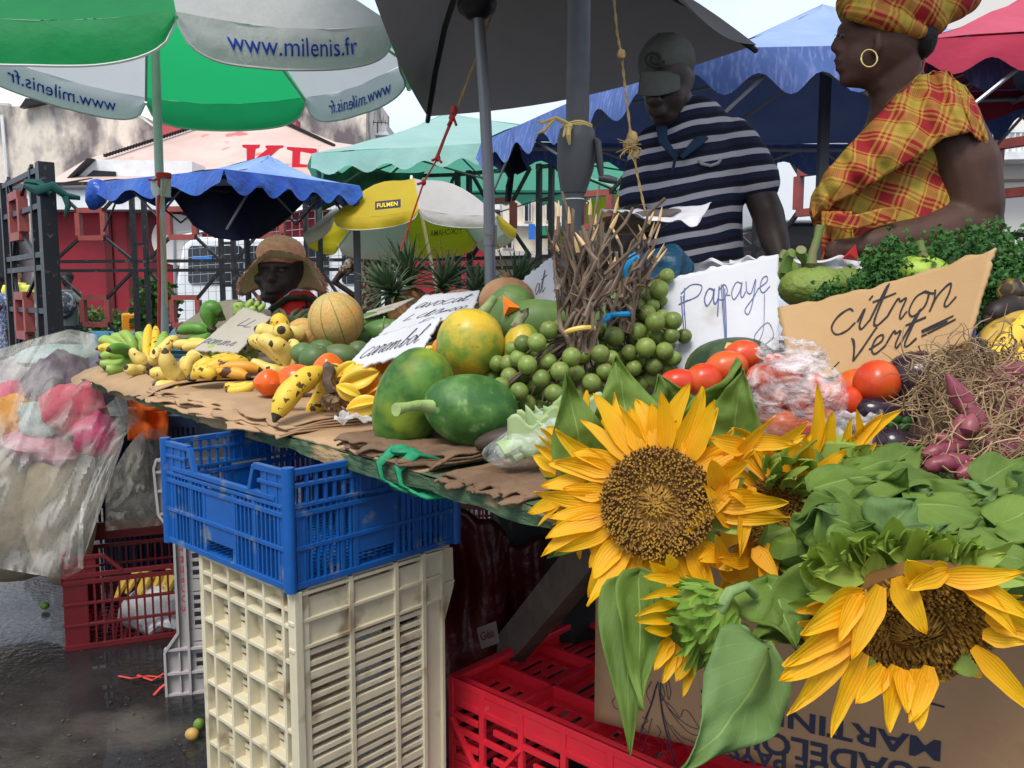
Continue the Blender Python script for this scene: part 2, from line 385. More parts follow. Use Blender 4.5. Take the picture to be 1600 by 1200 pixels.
# restaurant with pink roof
t = thing('red_restaurant', 'red walled restaurant with a pink hipped tin roof and white fascia', 'restaurant', (P(340, 330, 18).x, 20, 0))
Z = lambda y, d: P(800, y, d).z
mb = MB(); x0, x1 = P(60, 400, 18.4).x, P(760, 400, 18.4).x
mb.box(((x0 + x1) / 2, 21.4, 1.75), (x1 - x0, 6, 2.6)); mb.build('wall', m_redwall, t, smooth=0)
mb = MB(); mb.box(((x0 + x1) / 2, 21.4, .22), (x1 - x0 + .05, 6.05, .44)); mb.build('plinth', mat('plinth_grey', (.25, .25, .26), .8), t, smooth=0)
mb = MB(); zt, zb = Z(291, 18), Z(328, 18); mb.box(((x0 + x1) / 2, 21.2, (zt + zb) / 2), (x1 - x0 + .6, 6.6, zt - zb)); mb.build('fascia', m_white, t, smooth=0)
mb = MB(); mb.box(((x0 + x1) / 2, 17.86, zt - .02), (x1 - x0 + .8, .12, .1)); mb.build('gutter', mat('gutter_grey', (.1, .11, .13), .4), t, smooth=0)
for i, xx in enumerate((170, 205, 240, 275)):
 mb = MB(); q = P(xx, 400, 18.35); mb.box((q.x, 18.37, 1.75), (.16, .06, 2.55)); mb.build('pilaster', mat('dark_red_strip', (.10, .008, .012), .6), t, smooth=0)
mb = MB(); q = P(545 / 2, 350, 18.35)
mb.lathe([(0, 0), (.55, 0), (.55, .05), (0, .05)], 32, Matrix.Translation(P(278, 375, 18.36)) @ Matrix.Rotation(R(90), 4, 'X')); mb.build('round_sign', mat('pale_sign', (.6, .55, .52), .5), t)
# roof : lower pink strip + upper hip
mb = MB()
A = P(68, 291, 17.8); B = P(760, 291, 17.8); Cc = P(430, 186, 23); D = P(352, 186, 23); E_ = P(150, 248, 20.5); F_ = P(560, 248, 20.5)
low1 = P(120, 268, 18.8)
mb.add([A, B, P(700, 250, 20.5), P(138, 249, 20.5)], [(0, 1, 2, 3)])
mb.add([P(138, 250, 20.45), P(700, 250, 20.45), P(525, 224, 21.5), Cc, D], [(0, 1, 2, 3, 4)])
mb.add([P(138, 250, 20.45), D, V((D.x, 26, D.z)), P(138, 250, 26)], [(0, 1, 2, 3)])
mb.build('roof', m_tinroof, t, smooth=0, thick=.06)
mb = MB()
for (p, q) in ((P(165, 248, 20.4), P(352, 187, 22.9)), (P(430, 187, 22.9), P(524, 232, 21.3))):
 for k in range(44):
  c = lerp(p, q, (k + .5) / 44); mb.box(c + V((0, -.08, .05)), (.065, .08, .07))
for k in range(40):
 c = lerp(P(95, 290, 17.8), P(145, 282, 18.4), k / 40); mb.box(c + V((0, 0, .03)), (.05, .08, .04))
mb.build('ridge_caps', m_dark, t, smooth=0)
mb = MB(); px_prism(mb, [(101, 284), (142, 249), (300, 252), (300, 284)], 18.6, .8); mb.build('gable', m_white, t, smooth=0)
mb = MB(); px_prism(mb, [(98, 284), (136, 247), (143, 247), (105, 284)], 18.4, .5); px_prism(mb, [(134, 276), (146, 266), (180, 268), (180, 276)], 18.55, .04); mb.build('gable_edge', m_dark, t, smooth=0)
mb = MB(); px_prism(mb, [(240, 196), (300, 190), (300, 240), (240, 240)], 25.5, .5); px_prism(mb, [(300, 186), (463, 186), (463, 220), (300, 220)], 25.6, .5); mb.build('parapet', mat('red_parapet', (.42, .08, .08), .7), t, smooth=0)
# roof letters
t = thing('roof_sign', 'red letters with white outline standing on the pink roof, cut off by the canopy', 'sign', P(430, 290, 19.5))
def letter(pts, name):
 mb = MB(); px_prism(mb, pts, 19.5, .08); mb.build(name, m_signred, t, smooth=0)
 cx = sum(p[0] for p in pts) / len(pts); cy = sum(p[1] for p in pts) / len(pts)
 mb = MB(); px_prism(mb, [(cx + (x - cx) * 1.09 + 1, cy + (y - cy) * 1.04) for x, y in pts], 19.6, .05); mb.build(name + '_outline', m_white, t, smooth=0)
letter([(378, 226), (405, 226), (404, 230), (398, 232), (396, 250), (417, 233), (414, 229), (416, 227), (442, 227), (441, 230), (434, 232), (410, 254), (434, 286), (444, 290), (412, 290), (414, 286), (398, 262), (397, 286), (404, 290), (378, 290), (384, 286), (386, 232), (379, 230)], 'letter_k')
letter([(448, 229), (494, 232), (494, 246), (488, 240), (468, 236), (467, 256), (484, 258), (484, 264), (467, 262), (466, 287), (474, 291), (448, 291), (455, 287), (457, 236), (448, 233)], 'letter_f')
# cream building in the middle distance
t = thing('cream_building', 'cream town house with tall shuttered windows far behind the market fence', 'building', (P(830, 400, 40).x, 42, 0))
mb = MB(); x0, x1 = P(700, 400, 40).x, P(1010, 400, 40).x; mb.box(((x0 + x1) / 2, 43, 4.2), (x1 - x0, 6, 8.4)); mb.build('wall', m_cream, t, smooth=0)
for (a, b, c, e) in ((784, 358, 801, 388), (852, 312, 866, 345), (856, 358, 869, 387), (818, 312, 831, 346), (736, 312, 749, 345), (740, 358, 753, 388), (905, 312, 918, 345), (905, 358, 918, 388), (960, 312, 972, 345)):
 mb = MB(); px_prism(mb, [(a, b), (c, b), (c, e), (a, e)], 39.8, .1); wd = mb.build('window', m_white, t, smooth=0)
 mb = MB(); px_prism(mb, [(a + 2, b + 3), (a + 7, b + 3), (a + 7, e - 1), (a + 2, e - 1)], 39.72, .05); px_prism(mb, [(a + 9, b + 3), (c - 2, b + 3), (c - 2, e - 1), (a + 9, e - 1)], 39.72, .05); mb.build('shutter_gap', m_dark, wd, smooth=0)
mb = MB(); px_prism(mb, [(700, 350), (1010, 350), (1010, 353), (700, 353)], 39.6, .4); mb.build('string_course', m_white, t, smooth=0)
mb = MB(); px_prism(mb, [(700, 392), (1010, 392), (1010, 402), (700, 402)], 38.6, 1.5); mb.build('shop_awning', mat('awning_grey', (.45, .43, .4), .7), t, smooth=0)
mb = MB(); px_prism(mb, [(846, 356), (868, 356), (868, 369), (846, 369)], 39.4, .1); mb.build('shop_sign', mat('green_sign', (.01, .22, .12), .5), t, smooth=0)
mb = MB(); px_prism(mb, [(826, 350), (836, 350), (836, 374), (826, 374)], 39.4, .1); mb.build('blue_sign', mat('blue_sign', (.02, .14, .5), .5), t, smooth=0)
# building at the far right
t = thing('balcony_building', 'white colonial building with an arched window and balustraded balcony at the right edge', 'building', (P(1620, 400, 17).x, 20, 0))
mb = MB(); x0, x1 = P(1440, 300, 17).x, P(1900, 300, 17).x; mb.box(((x0 + x1) / 2, 20, 4), (x1 - x0, 6, 8)); mb.build('wall', mat('pale_wall', (.66, .62, .57), .8), t, smooth=0)
mb = MB(); px_prism(mb, [(1440, 240), (1800, 232), (1800, 244), (1440, 252)], 16.2, .8); px_prism(mb, [(1440, 206), (1800, 198), (1800, 202), (1440, 210)], 16.2, .12); mb.build('balcony', m_white, t, smooth=0)
mb = MB()
for k in range(24): px_prism(mb, [(1500 + k * 9, 208), (1504 + k * 9, 208), (1504 + k * 9, 241), (1500 + k * 9, 241)], 16.25, .06)
mb.build('balustrade', m_white, t, smooth=0)
mb = MB(); px_prism(mb, [(1552, 240), (1552, 195), (1558, 184), (1568, 180), (1580, 186), (1584, 200), (1584, 240)], 16.95, .1); mb.build('window', mat('mauve_glass', (.35, .33, .38), .3), t, smooth=0)
mb = MB(); px_prism(mb, [(1440, 282), (1800, 276), (1800, 279), (1440, 285)], 16.9, .1); mb.build('ledge', mat('brown_ledge', (.3, .2, .15), .6), t, smooth=0)
# ------------------------------------------------------------ vehicles
m_rub = mat('tyre_rubber', (.02, .02, .02), .8)
def wheel(t, c, r, axis='Y'):
 mt = Matrix.Translation(c) @ Matrix.Rotation(R(90), 4, 'X')
 mb = MB(); mb.lathe([(r * .62, -.1), (r * .95, -.1), (r, -.06), (r, .06), (r * .95, .1), (r * .62, .1)], 24, mt); wh = mb.build('wheel', m_rub, t)
 mb = MB(); mb.lathe([(0, .07), (r * .3, .08), (r * .62, .05), (r * .62, -.05), (0, -.05)], 16, mt); mb.build('rim', mat('rim_grey', (.4, .4, .42), .3, metal=.8), wh)
def van(name, label, xa, xb, d, ytop, wins, m_body, group=None):
 A = P(xa, 400, d).x; B = P(xb, 400, d).x; zt = Z(ytop, d); Wd = 1.8
 t = thing(name, label, 'van', ((A + B) / 2, d + .9, 0), group)
 prof = [(A, .32), (A - .02, .8), (A + .03, 1.2), (A + .16, zt - .12), (A + .34, zt), (B - .9, zt), (B - .55, zt - .15), (B - .15, 1.1), (B + .25, .98), (B + .32, .4), (B + .25, .3)]
 mb = MB(); n = len(prof); a = [V((x, d, z)) for x, z in prof]; b = [V((x, d + Wd, z)) for x, z in prof]
 mb.add(a + b, [tuple(range(n)), tuple(range(2 * n - 1, n - 1, -1))] + [(i, i + n, (i + 1) % n + n, (i + 1) % n) for i in range(n)]); mb.build('body', m_body, t, bevel=.06, smooth=30)
 for (a_, b_, c_, e_) in wins:
  mb = MB(); r_ = 5
  px_prism(mb, [(a_ + r_, b_), (c_ - r_, b_), (c_, b_ + r_), (c_, e_ - r_), (c_ - r_, e_), (a_ + r_, e_), (a_, e_ - r_), (a_, b_ + r_)], d - .02, .05); mb.build('window', m_glass, t, smooth=0)
 for x_ in (A + .75, B - .6): wheel(t, V((x_, d + .06, .32)), .32)
 mb = MB(); mb.box(((A + B) / 2, d - .01, .62), (B - A - .2, .03, .07)); mb.build('side_trim', mat('trim_grey', (.2, .2, .21), .5), t)
 return t
m_vanw = mat('van_white', (.74, .76, .78), .25, coat=.3)
v = van('white_van', 'white panel van with dark side windows and a blue sticker behind the black fence', 268, 640, 12.5, 370, [(294, 384, 380, 444), (386, 384, 450, 444), (456, 384, 514, 444), (534, 384, 600, 444)], m_vanw)
mb = MB(); px_prism(mb, [(301, 400), (331, 401), (331, 408), (301, 408)], 12.46, .01); mb.build('sticker', mat('sticker_blue', (.02, .2, .65), .4), v, smooth=0)
t = thing('white_truck', 'tall plain white box truck parked behind the two standing sellers', 'truck', (P(1330, 400, 9).x, 10, 0))
x0, x1 = P(1208, 300, 9).x, P(1560, 300, 9).x
mb = MB(); mb.box(((x0 + x1) / 2, 10, (Z(225, 9) + Z(348, 9)) / 2), (x1 - x0, 2, Z(225, 9) - Z(348, 9))); mb.build('cargo_box', m_vanw, t, bevel=.03)
mb = MB(); mb.box(((x0 + x1) / 2, 10, Z(360, 9) - .1), (x1 - x0 - .1, 1.8, .3)); mb.build('chassis', m_dark, t)
for k in (x0 + .8, x1 - .7): wheel(t, V((k, 9.2, .45)), .45)
m_carw = mat('car_white', (.6, .62, .64), .2, coat=.4); m_carr = mat('car_red', (.35, .02, .03), .2, coat=.4); m_cars = mat('car_silver', (.3, .32, .34), .25, coat=.4)
def car(px, d, m, label, L_=4.0):
 q = PZ(px, 470, 0) if False else V((P(px, 400, d).x, d, 0)); t = thing('parked_car', label, 'car', q, 'cars parked beyond the market fence')
 x = q.x - L_ / 2; prof = [(0, .3), (-.02, .7), (.25, .9), (.9, 1.0), (1.3, 1.4), (2.7, 1.45), (3.4, 1.0), (3.95, .9), (4.02, .4), (3.9, .28)]
 mb = MB(); n = len(prof); a = [V((x + u, d, z)) for u, z in prof]; b = [V((x + u, d + 1.6, z)) for u, z in prof]
 mb.add(a + b, [tuple(range(n)), tuple(range(2 * n - 1, n - 1, -1))] + [(i, i + n, (i + 1) % n + n, (i + 1) % n) for i in range(n)]); mb.build('body', m, t, bevel=.08, smooth=30)
 mb = MB(); pf = [(1.1, 1.0), (1.4, 1.33), (2.6, 1.37), (3.1, 1.0)]; a = [V((x + u, d - .02, z)) for u, z in pf]; b = [p + V((0, .04, 0)) for p in a]
 mb.add(a + b, [(0, 1, 2, 3), (7, 6, 5, 4), (0, 4, 5, 1), (1, 5, 6, 2), (2, 6, 7, 3), (3, 7, 4, 0)]); mb.build('window', m_glass, t, smooth=0)
 for u in (.75, 3.2): wheel(t, V((x + u, d + .05, .3)), .3)
car(640, 24, m_carw, 'white hatchback seen beyond the pineapple crowns')
car(745, 27, m_carr, 'red hatchback seen under the yellow umbrella rim')
car(930, 30, m_cars, 'silver hatchback seen behind the bundled twigs')
# ------------------------------------------------------------ market fence
def fmap(px, d, z): q = P(px, 400, d); return V((q.x, d, z))
ZC, ZT, ZB = 1.36, 2.26, .42
def fence_panel(a, b, label, group='panels of the market fence', own_post=True):
 """a,b : ground points.  black double rails, crossed braces, red square frames"""
 u = (b - a); Ln = u.length; u.normalize(); t = thing('fence_panel', label, 'fence panel', a, group)
 pt = lambda s_, z: a + u * s_ + V((0, 0, z))
 for z in (ZC - .045, ZC + .055, ZT, ZB): mb = MB(); mb.bar(pt(0, z), pt(Ln, z), .035, .035); mb.build('rail', m_blackmetal, t, smooth=0)
 mb = MB()
 for s_ in (.03, .17): mb.bar(pt(s_, .02), pt(s_, ZT + .03), .045, .045, up=u)
 for z in (.2, .9, 1.15, 1.6, 1.95): mb.bar(pt(.03, z), pt(.17, z), .03, .03)
 mb.build('post', m_blackmetal, t, smooth=0)
 mid = (Ln + .2) / 2; fr = .15
 for zc in (ZC + .46, ZC - .49):
  mb = MB()
  for (p, q) in (((mid - fr, zc + fr), (mid + fr, zc + fr)), ((mid - fr, zc - fr), (mid + fr, zc - fr))): mb.bar(pt(p[0], p[1]), pt(q[0], q[1]), .06, .055)
  for s_ in (mid - fr, mid + fr): mb.bar(pt(s_, zc - fr + .027), pt(s_, zc + fr - .027), .062, .055, up=u)
  mb.build('red_frame', m_redmetal, t, smooth=0)
 for zc, z1, z2 in ((ZC + .46, ZT, ZC + .07), (ZC - .49, ZC - .06, ZB)):
  for sx, se in ((-1, .2), (1, Ln)):
   for a_, b_ in ((zc + fr, z1), (zc - fr, z2)): mb = MB(); mb.bar(pt(mid + sx * fr, a_), pt(se, b_), .03, .03); mb.build('brace', m_blackmetal, t, smooth=0)
 return t
def fp(px, d): return V((P(px, 400, d).x, d, 0))
FX = [fp(60, 9.4)] + [fp(x, 9.25 - i * .15) for i, x in enumerate((206, 342, 475, 600, 712))] + [fp(828, 8.2)]
labs = ['leftmost full panel of the black fence in front of the red wall', 'black fence panel crossed by the pale umbrella pole', 'black fence panel directly behind the hatted seller',
  'black fence panel behind the person with a hand on the hip', 'black fence panel under the yellow umbrella', 'black gate panel left of the thick dark umbrella pole']
for i in range(6): fence_panel(FX[i], FX[i + 1], labs[i])
FR = [fp(838, 8.15), fp(1000, 7.5), fp(1175, 6.8), fp(1340, 6.1), fp(1490, 5.5), fp(1640, 5.0)]
labs = ['black gate panel right of the thick dark umbrella pole', 'black fence panel hidden mostly by the striped shirt seller', 'fence panel with a red frame between the two standing sellers', 'black fence panel behind the seller in the checked blouse', 'fence panel with a red frame at the right edge beside the balcony']
for i in range(5): fence_panel(FR[i], FR[i + 1], labs[i])
# open gate leaf, seen almost edge on
ga, gb = fp(12, 9.0), fp(78, 7.6)
t = thing('gate_leaf', 'open black gate leaf seen nearly edge on with two narrow red frames', 'gate', ga)
u = (gb - ga).normalized(); Ln = (gb - ga).length; pt = lambda s_, z: ga + u * s_ + V((0, 0, z))
for s_, w_ in ((.0, .07), (.28, .05), (Ln - .5, .06), (Ln, .13)): mb = MB(); mb.bar(pt(s_, .1), pt(s_, 2.22), w_, w_, up=u); mb.build('stile', m_blackmetal, t, smooth=0)
for z in (.15, .9, 1.3, 1.42, 1.86, 2.18): mb = MB(); mb.bar(pt(0, z), pt(Ln, z), .05, .05); mb.build('rail', m_blackmetal, t, smooth=0)
for zc in (1.83, .84):
 mb = MB(); s0, s1 = .42, .85
 for z in (zc - .2, zc + .2): mb.bar(pt(s0, z), pt(s1, z), .09, .08)
 for s_ in (s0, s1): mb.bar(pt(s_, zc - .16), pt(s_, zc + .16), .088, .08, up=u)
 mb.build('red_frame', m_redmetal, t, smooth=0)
mb = MB()
for zc in (1.83, .84):
 for s_, se in ((.42, .28), (.85, Ln - .5)): mb.bar(pt(s_, zc + .2), pt(se, zc + .42), .03, .03); mb.bar(pt(s_, zc - .2), pt(se, zc - .42), .03, .03)
mb.build('brace', m_blackmetal, t, smooth=0)
mb = MB(); q0 = pt(Ln, 1.98)
mb.tube([q0 + V((-.13, -.08, .03)), q0 + V((0, -.12, -.02)), q0 + V((.12, -.1, .02)), q0 + V((.2, -.05, -.06)), q0 + V((.3, 0, -.07))], [.03, .045, .04, .03, .02], 8)
mb.tube([q0 + V((.2, -.05, -.06)), q0 + V((.22, -.06, -.15)), q0 + V((.19, -.06, -.24))], [.03, .025, .008], 6)
mb.tube([q0 + V((-.12, -.08, .06)), q0 + V((0, -.12, .05)), q0 + V((.1, -.1, -.04))], .03, 6)
mb.jitter(.012, 20); tag(mb.build('knotted_rope', mat('teal_rope', (.01, .07, .06), .8), org=q0), 'dark green cloth cord knotted round the open gate post', 'cord')
# temporary wire mesh panel
t = thing('wire_fence', 'thin grey wire mesh panel leaning in front of the white van', 'wire fence', V((P(400, 500, 10.6).x, 10.6, 0)))
mb = MB()
a, b = P(268, 352, 10.6), P(640, 300, 10.6)
mb.tube([P(272, 356, 10.6), P(276, 545, 10.6)], .02, 6); mb.tube([P(268, 372, 10.6), P(380, 350, 10.6), P(560, 306, 10.6)], .02, 6); mb.tube([P(276, 540, 10.6), P(560, 540, 10.6)], .02, 6); mb.build('frame', mat('galvanised', (.4, .42, .43), .4, metal=.6), t)
mb = MB()
for k in range(14):
 y = 352 + k * 13.5; mb.tube([P(270 + 1, y + 12, 10.6), P(560, y - 30 + 12 + k * 2.2, 10.6)], .0035, 4)
for k in range(24): mb.tube([P(276 + k * 12, 366 - k * 2.4, 10.6), P(279 + k * 12, 540, 10.6)], .0035, 4)
mb.build('mesh', mat('galvanised', (.4, .42, .43), .4, metal=.6), t)
# ------------------------------------------------------------ plants and small street things
m_leaf1 = mat('bush_leaf', (.035, .10, .02), .45, (.09, .20, .04), 8, (.4, .6), trans=.25)
def leafy(name, label, cat, c, rad, n, ls, m, parent=None, group=None, mt=None):
 t = thing(name, label, cat, V((c.x, c.y, c.z - rad[2])), group); mb = MB()
 r_ = random.Random(int(c.x * 100))
 for i in range(n):
  while True:
   q = V((r_.uniform(-1, 1), r_.uniform(-1, 1), r_.uniform(-1, 1)))
   if .35 < q.length < 1: break
  q = V((q.x * rad[0], q.y * rad[1], q.z * rad[2])) * (1 + .25 * noise.noise(q * 3)) + c
  a = V((r_.uniform(-1, 1), r_.uniform(-1, 1), r_.uniform(-.4, 1))).normalized() * ls; b = a.cross(V((r_.uniform(-1, 1), r_.uniform(-1, 1), r_.uniform(-1, 1)))).normalized() * ls * .4
  mb.add([q, q + a * .5 + b, q + a, q + a * .5 - b], [(0, 1, 2, 3)])
 mb.build('leaves', m, t)
 mb = MB(); mb.tube([c - V((0, 0, rad[2] + .3)), c, c + V((.05, 0, rad[2] * .6))], [.04, .03, .01], 6)
 for k in range(5): mb.tube([c - V((0, 0, rad[2] * .6)), c + V((r_.uniform(-.7, .7) * rad[0], 0, r_.uniform(-.2, .7) * rad[2]))], [.02, .008], 5)
 mb.build('branches', mat('bark', (.08, .06, .04), .9), t); return t
leafy('leafy_shrub', 'bright green leafy shrub behind the pale umbrella pole', 'shrub', P(242, 478, 10.2), (.27, .25, .36), 800, .09, m_leaf1)
leafy('low_hedge', 'low trimmed strip of dark hedge in front of the red wall', 'hedge', P(150, 503, 13.5), (.8, .3, .22), 900, .08, m_leaf1)
t = thing('orange_box', 'yellow orange plastic box behind the doubled fence post', 'box', P(207, 522, 10.2))
mb = MB(); mb.box(P(208, 505, 10.2), (.21, .2, .25)); mb.build('box_body', mat('box_orange', (.75, .28, .01), .4), t, bevel=.03)
mb = MB(); q = P(208, 508, 10.09)
for k in range(3): mb.box(q + V((0, 0, .03 - k * .03)), (.1, .01, .008))
mb.build('box_print', m_dark, t, smooth=0)
t = thing('blue_banner', 'pale blue printed banner low on the fence behind the bananas', 'banner', P(175, 540, 9.6))
mb = MB(); s_ = quadsurf(P(143, 517, 9.6), P(300, 519, 9.6), P(300, 560, 9.6), P(143, 560, 9.6), wav=.01); mb.grid(lambda u, v: s_(u, v), 20, 3); mb.build('banner_cloth', mat('banner_blue', (.12, .42, .62), .5), t, thick=.004)
mb = MB(); put_text(mb, 'YS', lambda a, b: s_(.17 + a * .12, .55 + b * .4, .006)); mb.build('banner_print', mat('ink_navy', (.01, .03, .12), .5), t, smooth=0)
# ============================================================ umbrellas and market canopies
def valance(mb, A, B, h, n=6, amp=.3, out=V((0, 0, 0)), seg=10, mi=0, seed=0):
 N_ = n * seg
 def fn(u, v):
  p = lerp(A, B, u); k = h * (1 - amp * (.5 + .5 * math.cos(2 * math.pi * u * n)))
  o = out * (v * .04) + V((noise.noise(V((u * 9, seed, v))), noise.noise(V((u * 9, seed + 5, v))), 0)) * .025 * v
  return p + o - V((0, 0, k * v))
 mb.grid(fn, N_, 4, mi)
def gazebo(name, label, cor, peak, vh, m_top, m_val, n=6, amp=.3, legs=True, leg_r=.022, sag=.05, group=None, m_fr=None, legend=None):
 t = thing(name, label, 'canopy', V((peak.x, peak.y, 0)), group); m_fr = m_fr or mat('frame_grey', (.25, .25, .27), .4, metal=.5)
 mb = MB(); cc = sum(cor, V((0, 0, 0))) / len(cor)
 for i in range(len(cor)):
  A, B = cor[i], cor[(i + 1) % len(cor)]
  mb.grid(lambda u, v: lerp(lerp(A, B, u), peak, v) - V((0, 0, sag * math.sin(math.pi * v) * (1 + .0 * u))) + V((0, 0, .02)) * noise.noise(V((u * 4, v * 4, i))), 12, 10)
 mb.build('roof', m_top, t)
 mb = MB()
 for i in range(len(cor)):
  A, B = cor[i], cor[(i + 1) % len(cor)]; o = ((A + B) / 2 - cc); o.z = 0; o.normalize()
  valance(mb, A, B, vh, n if isinstance(n, int) else n[i], amp, o, seed=i)
 mb.build('valance', m_val, t)
 mb = MB(); off = V((0, 0, -.05))
 for i in range(len(cor)):
  A, B = cor[i], cor[(i + 1) % len(cor)]; ins = lambda p: lerp(p, cc, .03) + off
  mb.tube([ins(A), ins(B)], .014, 6); mb.tube([ins(A), peak - V((0, 0, .08))], .014, 6)
  M_ = (ins(A) + ins(B)) / 2; mb.tube([M_, lerp(M_, peak, .9) - V((0, 0, .3))], .010, 6); mb.tube([lerp(ins(A), ins(B), .25) , lerp(ins(A), ins(B), .5) - V((0, 0, .25)), lerp(ins(A), ins(B), .75)], .009, 6)
  mb.tube([ins(A) - V((0, 0, .35)), lerp(ins(A), ins(B), .2)], .009, 6)
 mb.build('frame', m_fr, t)
 if legs:
  for i in (range(len(cor)) if legs is True else legs):
   q = lerp(cor[i], cc, .03); mb = MB(); mb.tube([V((q.x, q.y, 0)), V((q.x, q.y, cor[i].z - .03))], leg_r, 8); mb.build('leg', m_fr, t)
 return t
def fabric(name, col, tc_, col2=None, tr=.35, **k):
 return mat(name, col, .75, col2 or tuple(c * .8 for c in col), 3, (.35, .7), trans=tr, tcol=tc_, bump=.25, bscale=14, **k)
# --- periwinkle blue gazebo on the right
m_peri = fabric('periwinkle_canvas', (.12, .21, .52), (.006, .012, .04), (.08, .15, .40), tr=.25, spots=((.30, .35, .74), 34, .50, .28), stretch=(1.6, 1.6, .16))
m_perit = fabric('periwinkle_skylit_roof', (.36, .48, .78), (.006, .012, .045), (.28, .40, .70), tr=.30)  # paler than the valance: sky light on the wet top put into the colour
A = P(752, 222, 5.8); B = P(1075, 76, 3.75); Cn = P(1780, 62, 3.9); D = P(1330, 170, 6.0)
A.z = max(A.z, 2.1); zz = 2.16
A = V((A.x, A.y, P(752, 222, 5.8).z)); D = V((2.75, 6.0, A.z + .02))
gazebo('blue_gazebo', 'pale periwinkle blue gazebo with a streaked scalloped valance behind the standing sellers', [A, B, Cn, D], P(1285, 8, 4.9), .21, m_perit, m_peri, n=(7, 7, 7, 7), amp=.45, legs=(3,), m_fr=mat('frame_pale', (.42, .40, .40), .5, metal=.3))
mb = MB(); q = P(1290, 130, 4.9); mb.tube([V((q.x, 4.9, 0)), V((q.x, 4.9, 2.35))], .035, 8)
tag(mb.build('canopy_post', mat('frame_grey2', (.16, .16, .17), .4, metal=.5), org=(q.x, 4.9, 0)), 'grey metal post standing under the blue gazebo between the two sellers', 'post')
# --- red canopy at the right edge
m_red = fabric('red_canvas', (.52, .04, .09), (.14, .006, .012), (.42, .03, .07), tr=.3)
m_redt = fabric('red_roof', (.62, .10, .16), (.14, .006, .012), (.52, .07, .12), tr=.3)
A = P(1440, 62, 3.45); B = V((A.x + 2.2, 3.2, A.z + .06))
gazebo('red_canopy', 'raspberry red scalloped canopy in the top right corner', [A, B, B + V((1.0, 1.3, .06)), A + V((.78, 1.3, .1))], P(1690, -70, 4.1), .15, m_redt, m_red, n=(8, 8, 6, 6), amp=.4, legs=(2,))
# --- mint canopy in the middle
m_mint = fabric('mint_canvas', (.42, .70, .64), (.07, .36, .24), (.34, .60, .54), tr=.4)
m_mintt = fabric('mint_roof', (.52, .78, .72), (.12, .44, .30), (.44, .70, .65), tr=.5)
A = P(487, 240, 7.6); B = P(1005, 208, 7.9); Cn = V((1.5, 11.2, 2.42)); D = V((-1.9, 11.2, 2.42))
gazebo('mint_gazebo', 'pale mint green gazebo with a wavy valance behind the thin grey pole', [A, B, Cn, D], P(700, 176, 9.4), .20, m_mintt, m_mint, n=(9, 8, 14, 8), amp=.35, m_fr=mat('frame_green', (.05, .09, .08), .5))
t = thing('green_netting', 'dark green netting draped under the left corner of the mint gazebo', 'netting', P(590, 300, 7.9))
mb = MB()
s_ = quadsurf(P(505, 262, 7.75), P(660, 268, 8.3), P(615, 322, 8.2), P(500, 330, 7.9), wav=.12, seed=3)
mb.grid(lambda u, v: s_(u, v, .05 * math.sin(u * 14)) + V((0, 0, .04 * math.sin(u * 9 + v * 4))), 30, 10); mb.build('net', mat('dark_green_net', (.012, .06, .045), .8, (.02, .09, .06), 9), t, thick=.01)
# --- blue tarpaulin canopy on the left
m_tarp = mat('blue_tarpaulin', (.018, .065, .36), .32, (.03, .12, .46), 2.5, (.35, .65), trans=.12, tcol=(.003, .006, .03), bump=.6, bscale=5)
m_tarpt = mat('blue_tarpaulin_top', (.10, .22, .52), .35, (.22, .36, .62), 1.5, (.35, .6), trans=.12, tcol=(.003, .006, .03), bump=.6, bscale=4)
A = P(152, 284, 7.0); B = P(350, 264, 5.7); Cn = P(562, 290, 6.9); D = V((-2.6, 8.3, 2.02))
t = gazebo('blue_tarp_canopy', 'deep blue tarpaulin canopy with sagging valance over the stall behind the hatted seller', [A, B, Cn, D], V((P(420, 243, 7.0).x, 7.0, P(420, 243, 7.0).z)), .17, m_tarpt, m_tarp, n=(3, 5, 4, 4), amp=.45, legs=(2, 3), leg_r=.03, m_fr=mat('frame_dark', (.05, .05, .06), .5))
mb = MB(); mb.ell(P(152, 303, 7.0), (.10, .08, .13), 12); mb.jitter(.04, 9); mb.build('gathered_corner', m_tarp, t)
t = thing('navy_side_sheet', 'navy sheet hanging in a point below the blue tarpaulin canopy', 'sheet', P(370, 370, 6.6))
mb = MB(); fnav = lambda u, v: (lambda x, yt, yb: P(x, lerp(yb, yt, v), 6.6 + .25 * math.sin(u * 9) * (1 - v) + u * .4))(268 + u * 205, 290 + 14 * abs(u - .4), [305, 352, 372, 376, 372, 350, 318][int(u * 5.99)] * (1 - (u * 5.99) % 1) + [305, 352, 372, 376, 372, 350, 318][int(u * 5.99) + 1] * ((u * 5.99) % 1))
mb.grid(fnav, 36, 10); mb.build('sheet_cloth', mat('navy_cloth', (.006, .008, .028), .8, (.01, .014, .045), 5), t, thick=.01)
t = thing('dark_hanging_cloth', 'black cloth tied up and hanging from the blue gazebo corner behind the grey pole', 'cloth', P(797, 318, 5.7))
mb = MB(); mb.tube([P(795, 235, 5.7), P(793, 255, 5.68), P(800, 275, 5.7), P(795, 292, 5.7), P(792, 315, 5.7)], [.16, .10, .04, .05, .03], 12, flat=.5); mb.tube([P(800, 250, 5.7), P(812, 268, 5.7), P(806, 272, 5.7)], [.07, .05, .02], 8); mb.jitter(.03, 12)
mb.build('cloth', mat('black_cloth', (.006, .007, .012), .9), t)
